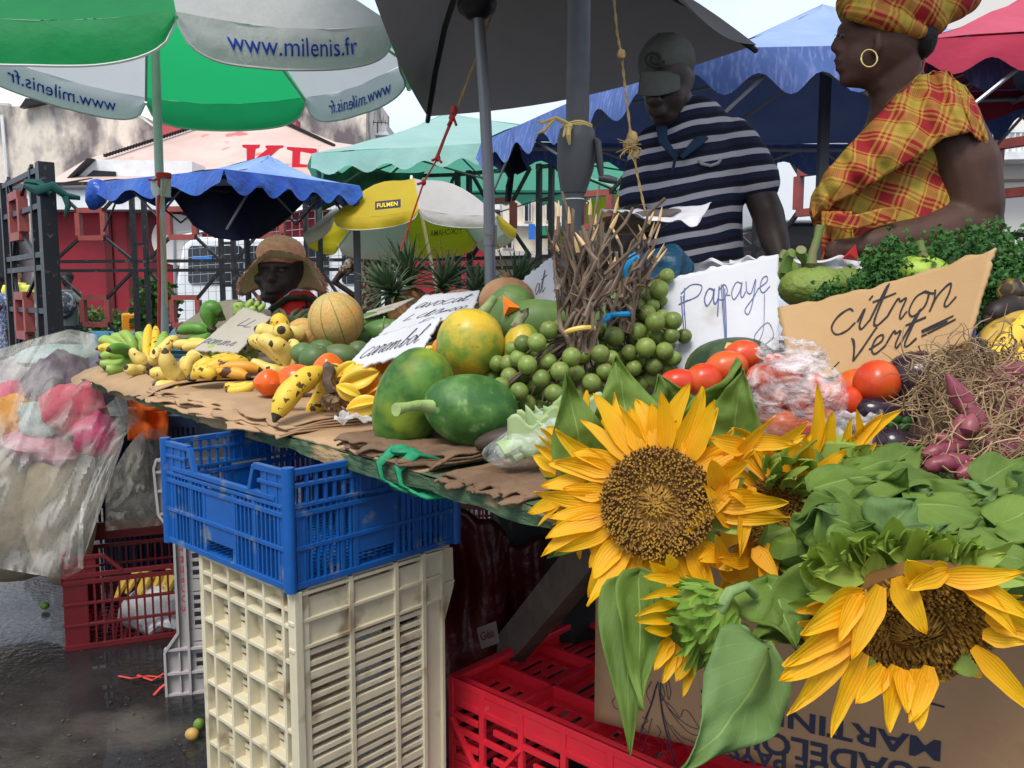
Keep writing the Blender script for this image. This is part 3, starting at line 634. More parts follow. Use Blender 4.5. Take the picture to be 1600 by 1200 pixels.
# --- parasols
def parasol(name, label, cen, rad, rot0, tilt_fn, apex_h, flap, ms, m_flap, pole_top, pole_bot, pole_r, m_pole, n=8, round_=6, ribs=True, sag=.06, flapout=.2, parts=None, pole_pts=None):
 t = thing(name, label, 'umbrella', V((pole_bot.x, pole_bot.y, 0)))
 rim = []
 for k in range(n):
  a = rot0 + 2 * math.pi * k / n; x, y = cen.x + rad * math.cos(a), cen.y + rad * math.sin(a); rim.append(V((x, y, tilt_fn(x, y))))
 ap = V((cen.x, cen.y, tilt_fn(cen.x, cen.y) + apex_h)); info = []
 if pole_pts is None: pole_pts = [pole_bot, pole_top]
 for k in range(n):
  A, B = rim[k], rim[(k + 1) % n]; mid = (A + B) / 2; o = mid - cen; o.z = 0; o.normalize()
  inset = lambda u, v: (1 - .08 * math.sin(math.pi * u) * v)
  def fn(u, v, A=A, B=B):
   p = lerp(ap, lerp(A, B, u), v); c0 = lerp(ap, (A + B) / 2, v)
   return p - V((0, 0, sag * math.sin(math.pi * u) * v * .5)) + V((0, 0, apex_h * .28 * math.sin(math.pi * v)))
  mb = MB(); mb.grid(fn, 8, 8); mb.build('panel', ms[k % len(ms)], t)
  def fl(u, v, A=A, B=B, o=o, k=k):
   dd = flap * max(0.02, (1 - abs(2 * u - 1) ** round_)) ** .4
   q = lerp(A, B, u); sg = sag * math.sin(math.pi * u) * .5
   return q + o * (flapout * dd * v + .012 * math.sin(math.pi * v) + .01 * noise.noise(V((u * 5, v * 2, k)))) - V((0, 0, sg + dd * v))
  mb = MB(); mb.grid(fl, 24, 5); fo = mb.build('flap', m_flap[k % len(m_flap)], t)
  mb = MB(); mb.tube([fl(i / 32, 1) for i in range(33)], .004, 5, caps=False); mb.build('piping', mat('piping_grey', (.5, .52, .5), .7), fo)
  info.append((A, B, o, fn, fl, fo))
 if ribs:
  for k in range(n):
   mb = MB(); mb.tube([ap - V((0, 0, .05))] + [lerp(ap, rim[k], v) + V((0, 0, apex_h * .28 * math.sin(math.pi * v) - .015)) for v in (.3, .6, 1)], .006, 5); mb.build('rib', mat('rib_grey', (.4, .4, .4), .4), t)
 mb = MB(); mb.tube(pole_pts, pole_r, 14); mb.build('pole', m_pole, t)
 mb = MB(); mb.tube([ap - V((0, 0, .02)), ap + V((0, 0, .06))], [.02, .012], 10); mb.build('finial', mat('finial_white', (.7, .7, .68), .4), t)
 return t, info
def flap_text(info, k, s, parent, m_ink, u0, u1, v0, v1, both=True, bold=.0, flip=False):
 A, B, o, fn, fl, fo = info[k]
 mb = MB()
 for sgn in ((1, -1) if both else (1,)):
  def f(a, b):
   u = u0 + (u1 - u0) * a; u = u if not flip else 1 - u
   return fl(u, v1 + (v0 - v1) * b) * 1 + o * (.004 * sgn)
  put_text(mb, s, f, bold=bold)
 mb.build('lettering', m_ink, fo, smooth=0)
m_gr = mat('green_nylon', (.012, .26, .075), .6, (.008, .20, .06), 5, (.35, .7), trans=.5, tcol=(.03, .62, .20), bump=.3, bscale=9)
m_wh = mat('white_nylon', (.62, .63, .62), .6, (.56, .57, .56), 5, (.35, .7), trans=.45, tcol=(.72, .74, .74), bump=.3, bscale=9)
m_inkb = mat('print_blue', (.012, .06, .36), .6, trans=.4, tcol=(.04, .12, .6)); m_inkr = mat('print_red', (.5, .03, .04), .6)
m_pole = mat('pole_pale_metal', (.42, .47, .44), .4, (.30, .36, .33), 12, (.5, .8), metal=.2)
cen = V((-1.345, 3.27, 0)); RZ = [2.045, 2.01, 2.0, 2.1, 1.98, 1.82, 1.816, 1.96]        # height of each rib tip: the parasol hangs a little crooked
def tf(x, y):
 if math.hypot(x + 1.345, y - 3.27) < .1: return 1.97
 return RZ[int(round((math.degrees(math.atan2(y - 3.27, x + 1.345)) - 25.5) / 45)) % 8]
t, inf = parasol('market_parasol', 'large green and white advertising parasol filling the top left corner', cen, 1.0, R(22.5 + 3), tf, .36, .125, (m_wh, m_gr), (m_wh, m_gr), V((-1.345, 3.27, 2.2)), V((-1.36, 3.25, .02)), .0165, m_pole, flapout=.12)
# panel k spans angles rot0 + 45k..+45
# which panels are white: found from the angle of their middle
for k in range(8):
 if k % 2 == 0:
  A, B, o, fn, fl, fo = inf[k]
  flip = True      # outside reading order runs clockwise seen from above
  flap_text(inf, k, 'www.milenis.fr', t, m_inkb, .18, .78, .24, .70, flip=False)
  mb = MB()
  for sg in (.004, -.004):
   put_text(mb, 'Milénis', lambda a, b: fn(.27 + .46 * a, .80 - .16 * b) + V((0, 0, sg)), bold=.02)
  mb.build('logo', m_inkb, fo, smooth=0)
  mb = MB()
  for sg in (.005, -.005):
   mb.add([fn(.18, .66) + V((0, 0, sg)), fn(.5, .74) + V((0, 0, sg)), fn(.82, .76) + V((0, 0, sg)), fn(.5, .72) + V((0, 0, sg))], [(0, 1, 2, 3)])
   put_text(mb, "Au centre de vos vies", lambda a, b: fn(.35 + .4 * a, .835 - .025 * b) + V((0, 0, sg)))
  mb.build('swoosh', m_inkr, fo, smooth=0)
mb = MB(); q = P(258, 280, 3.25); mb.tube([P(258, 272, 3.25), P(258, 308, 3.25)], .021, 12); mb.build('pole_joint', m_pole, t)
mb = MB(); mb.tube([V((-1.36, 3.25, .02)), V((-1.36, 3.25, P(250, 643, 3.25).z))], .031, 16); mb.build('sleeve', mat('black_plastic', (.015, .017, .02), .4), t)
# --- yellow and white parasol in the distance
m_ye = mat('yellow_nylon', (.72, .52, .035), .6, (.66, .48, .03), 4, (.35, .7), trans=.5, tcol=(.78, .66, .03), bump=.3, bscale=6)
m_yw = mat('white_nylon2', (.66, .62, .60), .6, (.62, .59, .56), 4, (.35, .7), trans=.45, tcol=(.66, .66, .56), bump=.3, bscale=6)
cen = V((-.89, 7.55, 0)); tf2 = lambda x, y: 1.71 - (y - 6.65) * .10 + (x + .9) * .05
t, inf2 = parasol('yellow_parasol', 'yellow and white advertising parasol tilted over the far stall', cen, .93, R(10), tf2, .42, .10, (m_yw, m_ye), (m_yw, m_ye), P(657, 300, 7.55), P(700, 570, 7.55), .016, mat('pole_cream', (.7, .68, .55), .5), pole_pts=[P(700, 560, 7.55), P(688, 480, 7.55), P(656, 322, 7.55)])
mb = MB(); q = P(617, 321, 6.93)
def fulm(a, b, off=0): return P(586 + a * 40, 328 - b * 13 - a * 4 - 0, 6.46 - off + b * .10)
A_ = [fulm(0, 0), fulm(1, 0), fulm(1, 1), fulm(0, 1)]; mb.add(A_ + [p + V((0, .006, 0)) for p in A_], [(0, 1, 2, 3), (7, 6, 5, 4), (0, 4, 5, 1), (1, 5, 6, 2), (2, 6, 7, 3), (3, 7, 4, 0)])
lg = mb.build('badge', mat('badge_black', (.02, .02, .02), .4), t, smooth=0)
mb = MB(); put_text(mb, 'FULMEN', lambda a, b: fulm(.08 + a * .80, .25 + b * .5, .008), bold=.01); mb.build('badge_text', mat('badge_yellow', (.85, .6, .02), .5), lg, smooth=0)
# mirrored prints seen through the far panels
def through(s, x0, x1, y0, y1, dx, m, d=8.72, slope=0):
 mb = MB(); put_text(mb, s, lambda a, b: P(x1 - a * (x1 - x0), y1 - (y1 - y0) * b + slope * (1 - a), d), bold=.012); mb.build('far_lettering', m, t, smooth=0)
through('YOKOHAMA', 672, 722, 360, 370, 0, mat('print_brown', (.10, .07, .01), .6), 7.9, -5)
through('AUTOMAX', 586, 642, 343, 350, 0, mat('print_faded', (.35, .16, .10), .6), 7.85, 0)
# --- second yellow parasol, mostly behind the dark pole
cen = V((1.15, 9.2, 0)); t3, _ = parasol('olive_parasol', 'yellow parasol half hidden between the dark pole and the striped shirt seller', cen, .62, R(5), lambda x, y: 1.78, .35, .28, (m_ye, m_ye), (m_ye, m_yw), V((1.15, 9.2, 2.1)), V((1.15, 9.2, 0)), .016, m_pole, flapout=.3)
# --- charcoal umbrella on the thin grey pole
m_char = mat('charcoal_canvas', (.23, .215, .21), .8, (.19, .178, .175), 6, (.35, .7), trans=.32, tcol=(.20, .185, .175), bump=.25, bscale=12)
hub = P(738, -45, 2.35) + V((0, 0, .05)); T1 = P(668, 182, 3.5); T2 = P(1182, 70, 3.0); L1 = P(540, -130, 1.95); R1 = P(1010, -70, 1.75); BK = P(700, -300, 1.2)
t = thing('charcoal_umbrella', 'big charcoal grey umbrella seen from below above the fruit stall', 'umbrella', V((P(765, 430, 2.4).x, 2.4, 0)))
rimv = [T1, T2, R1, BK, L1]
for k in range(5):
 A, B = rimv[k], rimv[(k + 1) % 5]; mb = MB()
 mb.grid(lambda u, v: lerp(hub, lerp(A, B, u), v) + V((0, 0, .10 * math.sin(math.pi * v) - .05 * math.sin(math.pi * u) * v)), 14, 12); mb.build('panel', m_char, t)
 mb = MB(); mb.tube([lerp(hub, A, v) + V((0, 0, .10 * math.sin(math.pi * v) - .02)) for v in (0, .25, .5, .75, 1)], .010, 6); mb.build('rib', mat('rib_dark', (.03, .03, .03), .5), t)
mb = MB(); mb.tube([P(767, 520, 2.4), P(764, 300, 2.4), P(757, 150, 2.4), P(747, 22, 2.38), P(743, -30, 2.36)], .0165, 14); mb.build('pole', mat('pole_grey', (.22, .22, .235), .35, metal=.3), t)
mb = MB(); mb.tube([P(766, 352, 2.4), P(766, 384, 2.4)], .020, 14); mb.build('pole_joint', mat('pole_grey', (.22, .22, .235), .35, metal=.3), t)
mb = MB(); mb.lathe([(.0, .03), (.04, .02), (.055, -.01), (.05, -.03), (.025, -.05), (0, -.05)], 20, Matrix.Translation(P(745, 0, 2.38))); mb.build('hub', m_dark, t)
# --- thick dark crank pole through the table
m_dpole = mat('dark_pole_metal', (.055, .058, .062), .45, (.075, .078, .082), 20, (.4, .7))
pp = lambda x, y: P(x, y, 1.68)
t = thing('crank_pole', 'thick dark grey umbrella pole with a bulging crank housing in the middle of the stall', 'umbrella pole', V((pp(893, 500).x, 1.68, 0)))
s1 = S(900, 250, 1.68)
mb = MB(); mb.tube([pp(905, -60), pp(904, 60), pp(902, 210)], 18 * s1, 20); mb.build('upper_pole', m_dpole, t)
mb = MB(); mb.tube([pp(902, 196), pp(902, 203), pp(901, 220), pp(899, 262), pp(896, 296), pp(896, 302)], [19 * s1, 27 * s1, 30 * s1, 29 * s1, 21 * s1, 19.5 * s1], 24); mb.build('crank_housing', mat('housing_plastic', (.06, .062, .066), .5), t)
mb = MB(); mb.tube([pp(896, 298), pp(893, 420), pp(892, 620)], 17.5 * s1, 20); mb.build('lower_pole', m_dpole, t)
mb = MB(); mb.tube([pp(896, 311), pp(896, 312.5)], 17.9 * s1, 20); mb.build('scratch_ring', m_white, t)
mb = MB(); q = V((0, -.02, 0)); mb.tube([pp(928, 220) + q, pp(932, 224) + q, pp(936, 262) + q, pp(938, 280) + q], [5 * s1, 8 * s1, 8 * s1, 5 * s1], 10, flat=.7); hn = mb.build('crank_arm', mat('housing_plastic2', (.05, .05, .055), .5), t)
mb = MB(); mb.tube([pp(934, 280) + q, pp(948, 282) + q, pp(962, 285) + q], [5 * s1, 6.5 * s1, 5 * s1], 12); mb.build('crank_handle', mat('housing_plastic2', (.05, .05, .055), .5), hn)
cc = V((.42, 2.35, 2.86)); rm = [cc + V((1.25 * math.cos(a), 1.25 * math.sin(a), -.26)) for a in [k * math.pi / 4 + .39 for k in range(8)]]  # unseen canopy added to shade the sellers, set back to keep fruit lit
mb = MB(); mb.tube([pp(905, -60), V((cc.x, cc.y, 2.85))], 18 * s1, 16); mb.build('top_pole', m_dpole, t)
for k in range(8):
 mb = MB(); A, B = rm[k], rm[(k + 1) % 8]; mb.grid(lambda u, v: lerp(cc, lerp(A, B, u), v) + V((0, 0, .05 * math.sin(math.pi * v))), 6, 6); mb.build('shade_canopy_panel', m_char, t)
# ============================================================ the stall table, its cardboard and the crates
m_ply = mat('green_painted_board', (.060, .105, .055), .55, (.10, .14, .08), 5, (.35, .7), bump=.3, bscale=30, spots=((.22, .16, .09), 9, .62, .05))
m_plyedge = mat('worn_board_edge', (.055, .10, .05), .7, (.36, .25, .13), 5, (.50, .58), bump=.5, bscale=40, stretch=(1, 1, 3))
m_card = mat('brown_cardboard', (.42, .27, .15), .85, (.32, .20, .11), 7, (.35, .7), bump=.25, bscale=60, spots=((.20, .12, .07), 4, .66, .08))
m_cardd = mat('damp_cardboard', (.20, .12, .07), .8, (.12, .07, .04), 9, (.35, .7), bump=.5, bscale=40)
TU = V((-.652, .758, 0)); TN = V((.758, .652, 0)); TF = PZ(820, 786, .80)
def T(s_, t_, z=.80): q = TF + TU * s_ + TN * t_; return V((q.x, q.y, z))      # s along the front edge to the left, t into the stall
t = thing('stall_table', 'long green painted plywood stall table with a splintered front edge', 'table', T(.6, .45, 0))
mb = MB(); s0, s1_ = -.8, 1.92
def tmin(s_): return max(0, (-.12 - s_) * 1.0)
def top(u, v): s_ = lerp(s0, s1_, u); return T(s_, lerp(tmin(s_), 1.0, v), .80)
mb.grid(top, 80, 4)
mb.grid(lambda u, v: (lambda s_: T(s_, lerp(tmin(s_), 1.0, v), .778))(lerp(s1_, s0, u)), 80, 4); mb.build('table_top', m_ply, t, smooth=0)
mb = MB(); mb.grid(lambda u, v: T(lerp(s1_, s0, u), tmin(lerp(s1_, s0, u)) - .001 - .004 * abs(noise.noise(V((u * 60, v, 0)))) , lerp(.7995, .776, v)) + V((0, 0, .0035 * noise.noise(V((u * 45, v * .3, 1))) * (1 if v < .5 else -1.5))), 260, 5); mb.build('front_edge', m_plyedge, t, smooth=0)
mb = MB(); mb.grid(lambda u, v: T(s1_ + .001, lerp(0, 1.0, u), lerp(.7995, .777, v)), 20, 2); mb.build('end_edge', m_plyedge, t, smooth=0)
m_wood = mat('rough_timber', (.24, .16, .10), .8, (.13, .08, .05), 5, (.35, .7), bump=.5, bscale=30, stretch=(1, 1, .15))
for (s_, t_) in ((1.45, .55), (1.75, .9), (-.7, .9), (.35, .92)):
 mb = MB(); mb.bar(T(s_, t_, 0), T(s_, t_, .777), .05, .05); mb.build('leg', m_wood, t, smooth=0)
mb = MB(); mb.bar(P(756, 1064, 1.90), P(935, 850, 1.42), .04, .07, up=(0, 0, 1)); mb.build('brace', mat('grey_timber', (.13, .10, .075), .8, (.06, .042, .03), 9, (.35, .7), bump=.6, bscale=40), t, smooth=0)
# cardboard sheets laid along the front
def sheet(name, label, s_a, s_b, t_a, t_b, z, seed, droop=.02, m=m_card, frn=None, layers=1, group=None, rag=.02):
 mb = MB()
 for L_ in range(layers):
  def fn(u, v, L_=L_):
   e = rag * noise.noise(V((u * 7 + seed, L_ * 3.1, seed))) + rag * .22 * noise.noise(V((u * 22, L_ * 2.1, seed)))
   tt = lerp(t_a + e + .009 * L_, t_b, v); dz = -droop * max(0, (1 - v * 5)) ** 2 * (1 + .8 * noise.noise(V((u * 6, seed, L_)))) + .004 * noise.noise(V((u * 5, v * 4, seed)))
   return T(lerp(s_a, s_b, u), tt, z + L_ * .005 + dz + .003 * noise.noise(V((u * 20, v * 6, L_ + seed))) * (2 if v < .1 else 1))
  mb.grid(fn, 60, 14)
 o = mb.build(name, m, None, org=T((s_a + s_b) / 2, (t_a + t_b) / 2, z), thick=.0035); return tag(o, label, 'cardboard', group)
sheet('cardboard_sheet', 'flat brown cardboard sheet lying under the front pair of yellow bananas', .22, .98, .004, .35, .8055, 1, .004)
sheet('cardboard_sheet', 'wet dark ragged cardboard sticking out over the splintered board edge beside the sunflower', .0, .17, -.012, .25, .8045, 5, .004, m_cardd, rag=.03, layers=2)
sheet('cardboard_sheet', 'brown cardboard sheet under the leftmost green bananas with its corner drooping', 1.35, 2.02, -.03, .5, .835, 9, .035, rag=.03)
sheet('cardboard_stack', 'thick stack of layered frayed cardboard edges below the orange tomatoes', .62, 1.40, -.03, .5, .806, 3, .006, m_card, layers=5, rag=.035)
sheet('crumpled_cardboard', 'crumpled strip of torn cardboard tucked beside the big green papaya', .20, .46, .0, .16, .813, 13, .006, m_cardd, layers=3, rag=.05)
# sloped board that carries the back rows
m_board2 = mat('display_board', (.16, .12, .08), .85, (.1, .08, .05), 5, (.4, .7))
mb = MB(); prof = [(.20, .812), (.48, .86), (.97, .94)]
def hb(tt):
 if tt < .2: return .812
 return .812 + (tt - .2) * .17
mb.grid(lambda u, v: T(lerp(1.85, -.76, u), lerp(max(.2, tmin(lerp(1.85, -.76, u))), .98, v), hb(lerp(max(.2, tmin(lerp(1.85, -.76, u))), .98, v)) + .008 * noise.noise(V((u * 14, v * 5, 2)))), 60, 12)
mb.grid(lambda u, v: T(lerp(-.76, 1.85, u), .975, lerp(.935, .802, v)), 20, 2)
tag(mb.build('sloped_board', m_board2, None, org=T(.3, .6), thick=.004), 'dark sloping display board under the heaped fruit', 'board')
# green cloth tied round the table edge
m_gcl = mat('green_cloth_strip', (.008, .24, .10), .6, (.006, .16, .07), 20, (.4, .7), bump=.3)
t = thing('green_cloth_tie', 'bright green cloth strip knotted around the table edge above the blue crate', 'cloth strip', T(.285, 0))
for (sa, sw) in ((.305, .035), (.255, .04)):
 mb = MB()
 path = [T(sa - .02, .05, .812), T(sa, .01, .822), T(sa + .005, -.012, .80), T(sa - .005, -.012, .778), T(sa - .03, .0, .766), T(sa - .05, .03, .768)]
 sm = []
 for i in range(len(path) - 1):
  for k in range(4): sm.append(lerp(path[i], path[i + 1], k / 4))
 sm.append(path[-1]); vs = []
 for i, p in enumerate(sm):
  ww = sw * (.6 + .35 * math.sin(i * .45)) / 2; vs += [p + TU * ww + V((0, 0, .003 * math.sin(i))), p + V((0, 0, .004)) + TN * -.003, p - TU * ww]
 fs = []
 for i in range(len(sm) - 1):
  for j in (0, 1): fs.append((3 * i + j, 3 * i + j + 1, 3 * i + j + 4, 3 * i + j + 3))
 mb.add(vs, fs); mb.build('strip', m_gcl, t, thick=.004)
mb = MB(); mb.ell(T(.29, .012, .822), (.016, .010, .009), 12); mb.ell(T(.268, .006, .824), (.02, .01, .006), 12); mb.build('knot', m_gcl, t)
# ------------------------------------------------------------ crates
def wall(mb, o, u, up, Ln, Hh, nrm, vx, hz, solids=(), tv=.004, th=.006, wv=.006, wh=.008, mi=0):
 """crate wall lattice: vertical bars (x, z0, z1, w), rails (z, x0, x1, h), solid plates (x0, x1, z0, z1)"""
 def bx(x0, x1, z0, z1, tk):
  c = o + u * ((x0 + x1) / 2) + up * ((z0 + z1) / 2); mb.box(c, (x1 - x0, tk, z1 - z0), Matrix((u, nrm, up)).transposed(), mi)
 for it in vx: bx(it[0] - (it[3] if len(it) > 3 else wv) / 2, it[0] + (it[3] if len(it) > 3 else wv) / 2, it[1], it[2], tv)
 for it in hz: bx(it[1], it[2], it[0] - (it[3] if len(it) > 3 else wh) / 2, it[0] + (it[3] if len(it) > 3 else wh) / 2, th)
 for it in solids: bx(it[0], it[1], it[2], it[3], .003 + .0004 * (it[0] * 7 % 1))
X3, Y3, Z3 = V((1, 0, 0)), V((0, 1, 0)), V((0, 0, 1))
def place(root, a, b, z, flipz=False):
 """stand a crate built in local axes so that local x runs from a to b"""
 d = b - a; root.location = V((a.x, a.y, z)); root.rotation_euler = (0, 0, math.atan2(d.y, d.x))
m_blue = mat('blue_crate_plastic', (.006, .09, .34), .38, (.008, .07, .26), 9, (.35, .75), bump=.1, bscale=80, spots=((.10, .15, .24), 26, .60, .10), coat=.1)
def blue_crate():
 L_, W_, Hh = .37, .325, .185
 t = thing('blue_crate', 'bright blue lattice crate with a lowered rim on top of the upended ivory crate', 'crate')
 def side(name, o, u, n, Ln, dip):
  mb = MB(); k = int(Ln / .0115); vs = []; hz = [(.004, 0, Ln, .010), (.062, .0, Ln, .007), (.115, 0, Ln, .008), (.128, 0, Ln, .006)]
  for i in range(1, k):
   x = i * Ln / k;
   if .35 * Ln < x < .60 * Ln: continue
   vs.append((x, .004, .125, .0035))
  for x in (.0, .09, .35 * Ln, .60 * Ln, Ln - .09, Ln): vs.append((x, 0, .128, .010))
  sol = [(.35 * Ln, .60 * Ln, .03, .112), (.0, .03, 0, .125), (Ln - .03, Ln, 0, .125)]
  if dip:
   hz += [(.181, 0, .085, .010), (.181, Ln - .085, Ln, .010), (.160, 0, .075, .006), (.160, Ln - .075, Ln, .006), (.138, 0.03, Ln - .03, .008)]
   vs += [(x, .128, .18, .007) for x in (0, .028, .055, Ln - .055, Ln - .028, Ln)]; sol += [(.0, .07, .128, .178), (Ln - .07, Ln, .128, .178)]
   wall(mb, o, u, Z3, Ln, Hh, n, vs, hz, sol, tv=.006, th=.009)
   for (xa, xb) in ((.085, .10), (Ln - .085, Ln - .10)): mb.bar(o + u * xa + Z3 * .182, o + u * xb + Z3 * .14, .009, .008)
  else:
   hz += [(.181, 0, Ln, .010), (.160, 0, Ln, .006)]
   vs += [(x, .128, .18, .005) for x in [.03 + i * .016 for i in range(int((Ln - .06) / .016))]]; sol += [(.36 * Ln, .62 * Ln, .128, .178)]
   wall(mb, o, u, Z3, Ln, Hh, n, vs, hz, sol, tv=.006, th=.009)
  mb.build(name, m_blue, t, smooth=0, bevel=.0008)
 side('front_wall', V((0, 0, 0)), X3, Y3, L_, True); side('back_wall', V((0, W_, 0)), X3, Y3, L_, True)
 side('side_wall', V((0, 0, 0)), Y3, X3, W_, False); side('side_wall', V((L_, 0, 0)), Y3, X3, W_, False)
 mb = MB()
 for x in (0, L_):
  for y in (0, W_): mb = MB(); mb.tube([V((x, y, -.003)), V((x, y, .19))], .009, 10); mb.build('corner_post', m_blue, t)
 mb = MB()
 for i in range(24): mb.box((.012 + i * (L_ - .024) / 23, W_ / 2, .0045), (.005, W_, .006))
 for i in range(24): mb.box((L_ / 2, .012 + i * (W_ - .024) / 23, .003), (L_, .005, .0052))
 mb.build('base', m_blue, t, smooth=0); return t
IZ = .60
nc = PZ(455, 926, IZ); lc = PZ(265, 846, IZ); rc = PZ(700, 862, IZ)
bc = blue_crate()
d = (nc - lc).normalized(); place(bc, lc, nc, IZ + .003)
bc.scale = ((nc - lc).length / .37,) * 2 + (1.0,)
BD = d; BP = V((-d.y, d.x, 0))
# ivory crate on end
m_ivory = mat('ivory_crate_plastic', (.62, .56, .40), .5, (.50, .44, .30), 6, (.35, .75), bump=.1, bscale=60, spots=((.27, .21, .13), 16, .58, .14))
def ivory():
 Hh = .598; A_ = .285; B_ = .31
 t = thing('ivory_crate', 'yellowed ivory plastic crate standing on end beneath the blue crate', 'crate')
 # left face (along -x from the near corner): open egg-box grid with thin slats behind
 mb = MB(); o = V((0, 0, 0)); u = V((-1, 0, 0)); n = Y3
 cols = [0, .028, .083, .138, .193, .248, A_]
 rows = [0, .02] + [.02 + i * .0575 for i in range(1, 10)] + [.565, Hh]
 for x in cols: mb.box((-x, .012, Hh / 2), (.006 if 0 < x < A_ else .012, .026, Hh))
 for z in rows: mb.box((-A_ / 2, .0125, min(Hh - .004, max(.004, z))), (A_, .024, .007))
 for z in rows: pass
 mb.build('slotted_end', m_ivory, t, smooth=0, bevel=.001)
 mb = MB(); mb.box((-A_ / 2, .021, Hh / 2), (.050, .003, Hh)); mb.box((-.015, .0212, Hh / 2), (.03, .003, Hh)); mb.box((-A_ + .018, .0212, Hh / 2), (.036, .003, Hh)); mb.box((-A_ / 2, .0215, Hh - .02), (A_, .003, .04))
 for i in range(9):
  for c in (1, 2, 3, 4):
   if c == 2: continue
   for k in range(2): mb.box((-(cols[c] + .0145 + .02 * k), .0208, .02 + (i + .5) * .0575), (.009, .0028, .0575))
 for i in range(9): mb.box((-A_ / 2, .0206, .02 + (i + .12) * .0575), (A_, .0026, .012)); mb.box((-A_ / 2, .0203, .02 + (i + .62) * .0575), (A_, .0026, .008)); mb.box((-A_ / 2, .0200, .02 + (i + .38) * .0575), (A_, .0024, .007)); mb.box((-A_ / 2, .0197, .02 + (i + .84) * .0575), (A_, .0022, .007))
 mb.build('slot_panel', m_ivory, t, smooth=0)
 # right face (along +y): horizontal slats between ribs
 mb = MB()
 for y in (.004, .105, .200, .262): mb.box((.0, y, Hh / 2), (.016, .009, Hh))
 mb.box((.0, .004, Hh / 2), (.02, .014, Hh)); mb.box((-.002, .285, Hh / 2), (.006, .045, Hh))
 k = 0; z = .012
 while z < .5:
  th_ = .009 if k % 4 else .014
  mb.box((-.001, .131, z), (.010 + (.003 if k % 4 == 0 else 0), .262, th_)); z += .0185; k += 1
 mb.box((-.0015, .131, .545), (.006, .262, .075))
 for z in (.505, .592, .548): mb.box((0, .15, z), (.015, .31, .006))
 mb.build('slatted_side', m_ivory, t, smooth=0, bevel=.001)
 mb = MB(); mb.add([(-.004, .305, .598), (-.004, .335, .592), (-.004, .337, .52), (-.004, .306, .44), (.004, .305, .598), (.004, .335, .592), (.004, .337, .52), (.004, .306, .44)], [(0, 1, 2, 3), (7, 6, 5, 4), (0, 4, 5, 1), (1, 5, 6, 2), (2, 6, 7, 3), (3, 7, 4, 0)])
 mb.box((.002, .32, .53), (.012, .03, .005)); mb.box((.001, .307, .3), (.014, .006, .59)); mb.build('flared_rim', m_ivory, t, smooth=0)
 mb = MB(); mb.box((-A_ / 2, B_ / 2 + .02, Hh - .003), (A_, B_, .005)); mb.box((-A_ / 2, B_ / 2 + .02, .003), (A_, B_, .005)); mb.box((-A_ + .004, B_ / 2 + .02, Hh / 2), (.005, B_ - .02, Hh - .02)); mb.build('other_walls', m_ivory, t, smooth=0)
 return t
iv = ivory(); iv.location = V((nc.x, nc.y, .0)) + BP * .006 - BD * .006; iv.rotation_euler = (0, 0, math.atan2(BD.y, BD.x))
mb = MB(); pr = [P(417, 960, 1.24), P(424, 966, 1.24), P(410, 984, 1.24), P(405, 980, 1.24)]; mb.add(pr + [p + V((0, -.008, 0)) for p in pr], [(0, 1, 2, 3), (7, 6, 5, 4), (0, 4, 5, 1), (1, 5, 6, 2), (2, 6, 7, 3), (3, 7, 4, 0)]); mb.build('broken_tab', m_ivory, iv, smooth=0) if False else None
# grey crate on end
m_grey = mat('grey_crate_plastic', (.40, .37, .36), .5, (.30, .28, .27), 7, (.35, .75), bump=.1, bscale=60)
g0 = PZ(262, 1085, 0); g1 = PZ(420, 1070, 0)
t = thing('grey_crate', 'pale grey plastic crate standing on end behind the ivory crate with faded red lettering', 'crate', g0)
gu = (g1 - g0); gu.z = 0; gu.normalize(); gn = V((-gu.y, gu.x, 0)); Gh = Z(716, g0.y + .02)
G = lambda x, z, y=0: g0 + gu * x + gn * y + V((0, 0, z))
mb = MB()
prof = [(0, .0), (.0, .12), (.035, .17), (.035, .43), (.0, .49), (-.006, Gh - .02), (.01, Gh), (.30, Gh), (.30, 0)]
def prism(mb, pf, y0, y1, G=G):
 a = [G(x, z, y0) for x, z in pf]; b = [G(x, z, y1) for x, z in pf]; n = len(a)
 mb.add(a + b, [tuple(range(n)), tuple(range(2 * n - 1, n - 1, -1))] + [(i, i + n, (i + 1) % n + n, (i + 1) % n) for i in range(n)])
prism(mb, [(0, 0), (0, .12), (.035, .17), (.035, .43), (0, .49), (-.006, Gh - .02), (.0, Gh), (.052, Gh), (.075, Gh - .05), (.075, 0)], 0, .004); mb.build('side_panel', m_grey, t, smooth=0)
mb = MB(); ed = [(0, 0), (0, .12), (.035, .17), (.035, .43), (0, .49), (-.006, Gh - .02), (.0, Gh)]
for i in range(len(ed) - 1): mb.bar(G(*ed[i], -.006), G(*ed[i + 1], -.006), .006, .02, up=gn)
mb.bar(G(.06, 0, -.006), G(.06, Gh, -.006), .006, .02, up=gn); mb.bar(G(.035, 0, -.004), G(.035, .17, -.004), .004, .012, up=gn); mb.bar(G(.03, .46, -.004), G(.03, Gh, -.004), .004, .012, up=gn)
for z in (.002, .06, .125, .49, .55, Gh - .03, Gh): mb.bar(G(-.002, z, -.005), G(.25, z, -.005), .018, .006)
mb.build('rib', m_grey, t, smooth=0)
mb = MB()
for i in range(26):
 z = .02 + i * (Gh - .04) / 26
 if i % 6 == 0: mb.box(G(.19, z, .002), (.26, .006, .03), Matrix((gu, gn, Z3)).transposed())
 else: mb.box(G(.19, z, .002), (.26, .005, .008), Matrix((gu, gn, Z3)).transposed())
mb.bar(G(.15, 0, 0), G(.15, Gh, 0), .012, .008, up=gn); mb.bar(G(.25, 0, 0), G(.25, Gh, 0), .012, .008, up=gn); mb.build('slatted_face', m_grey, t, smooth=0)
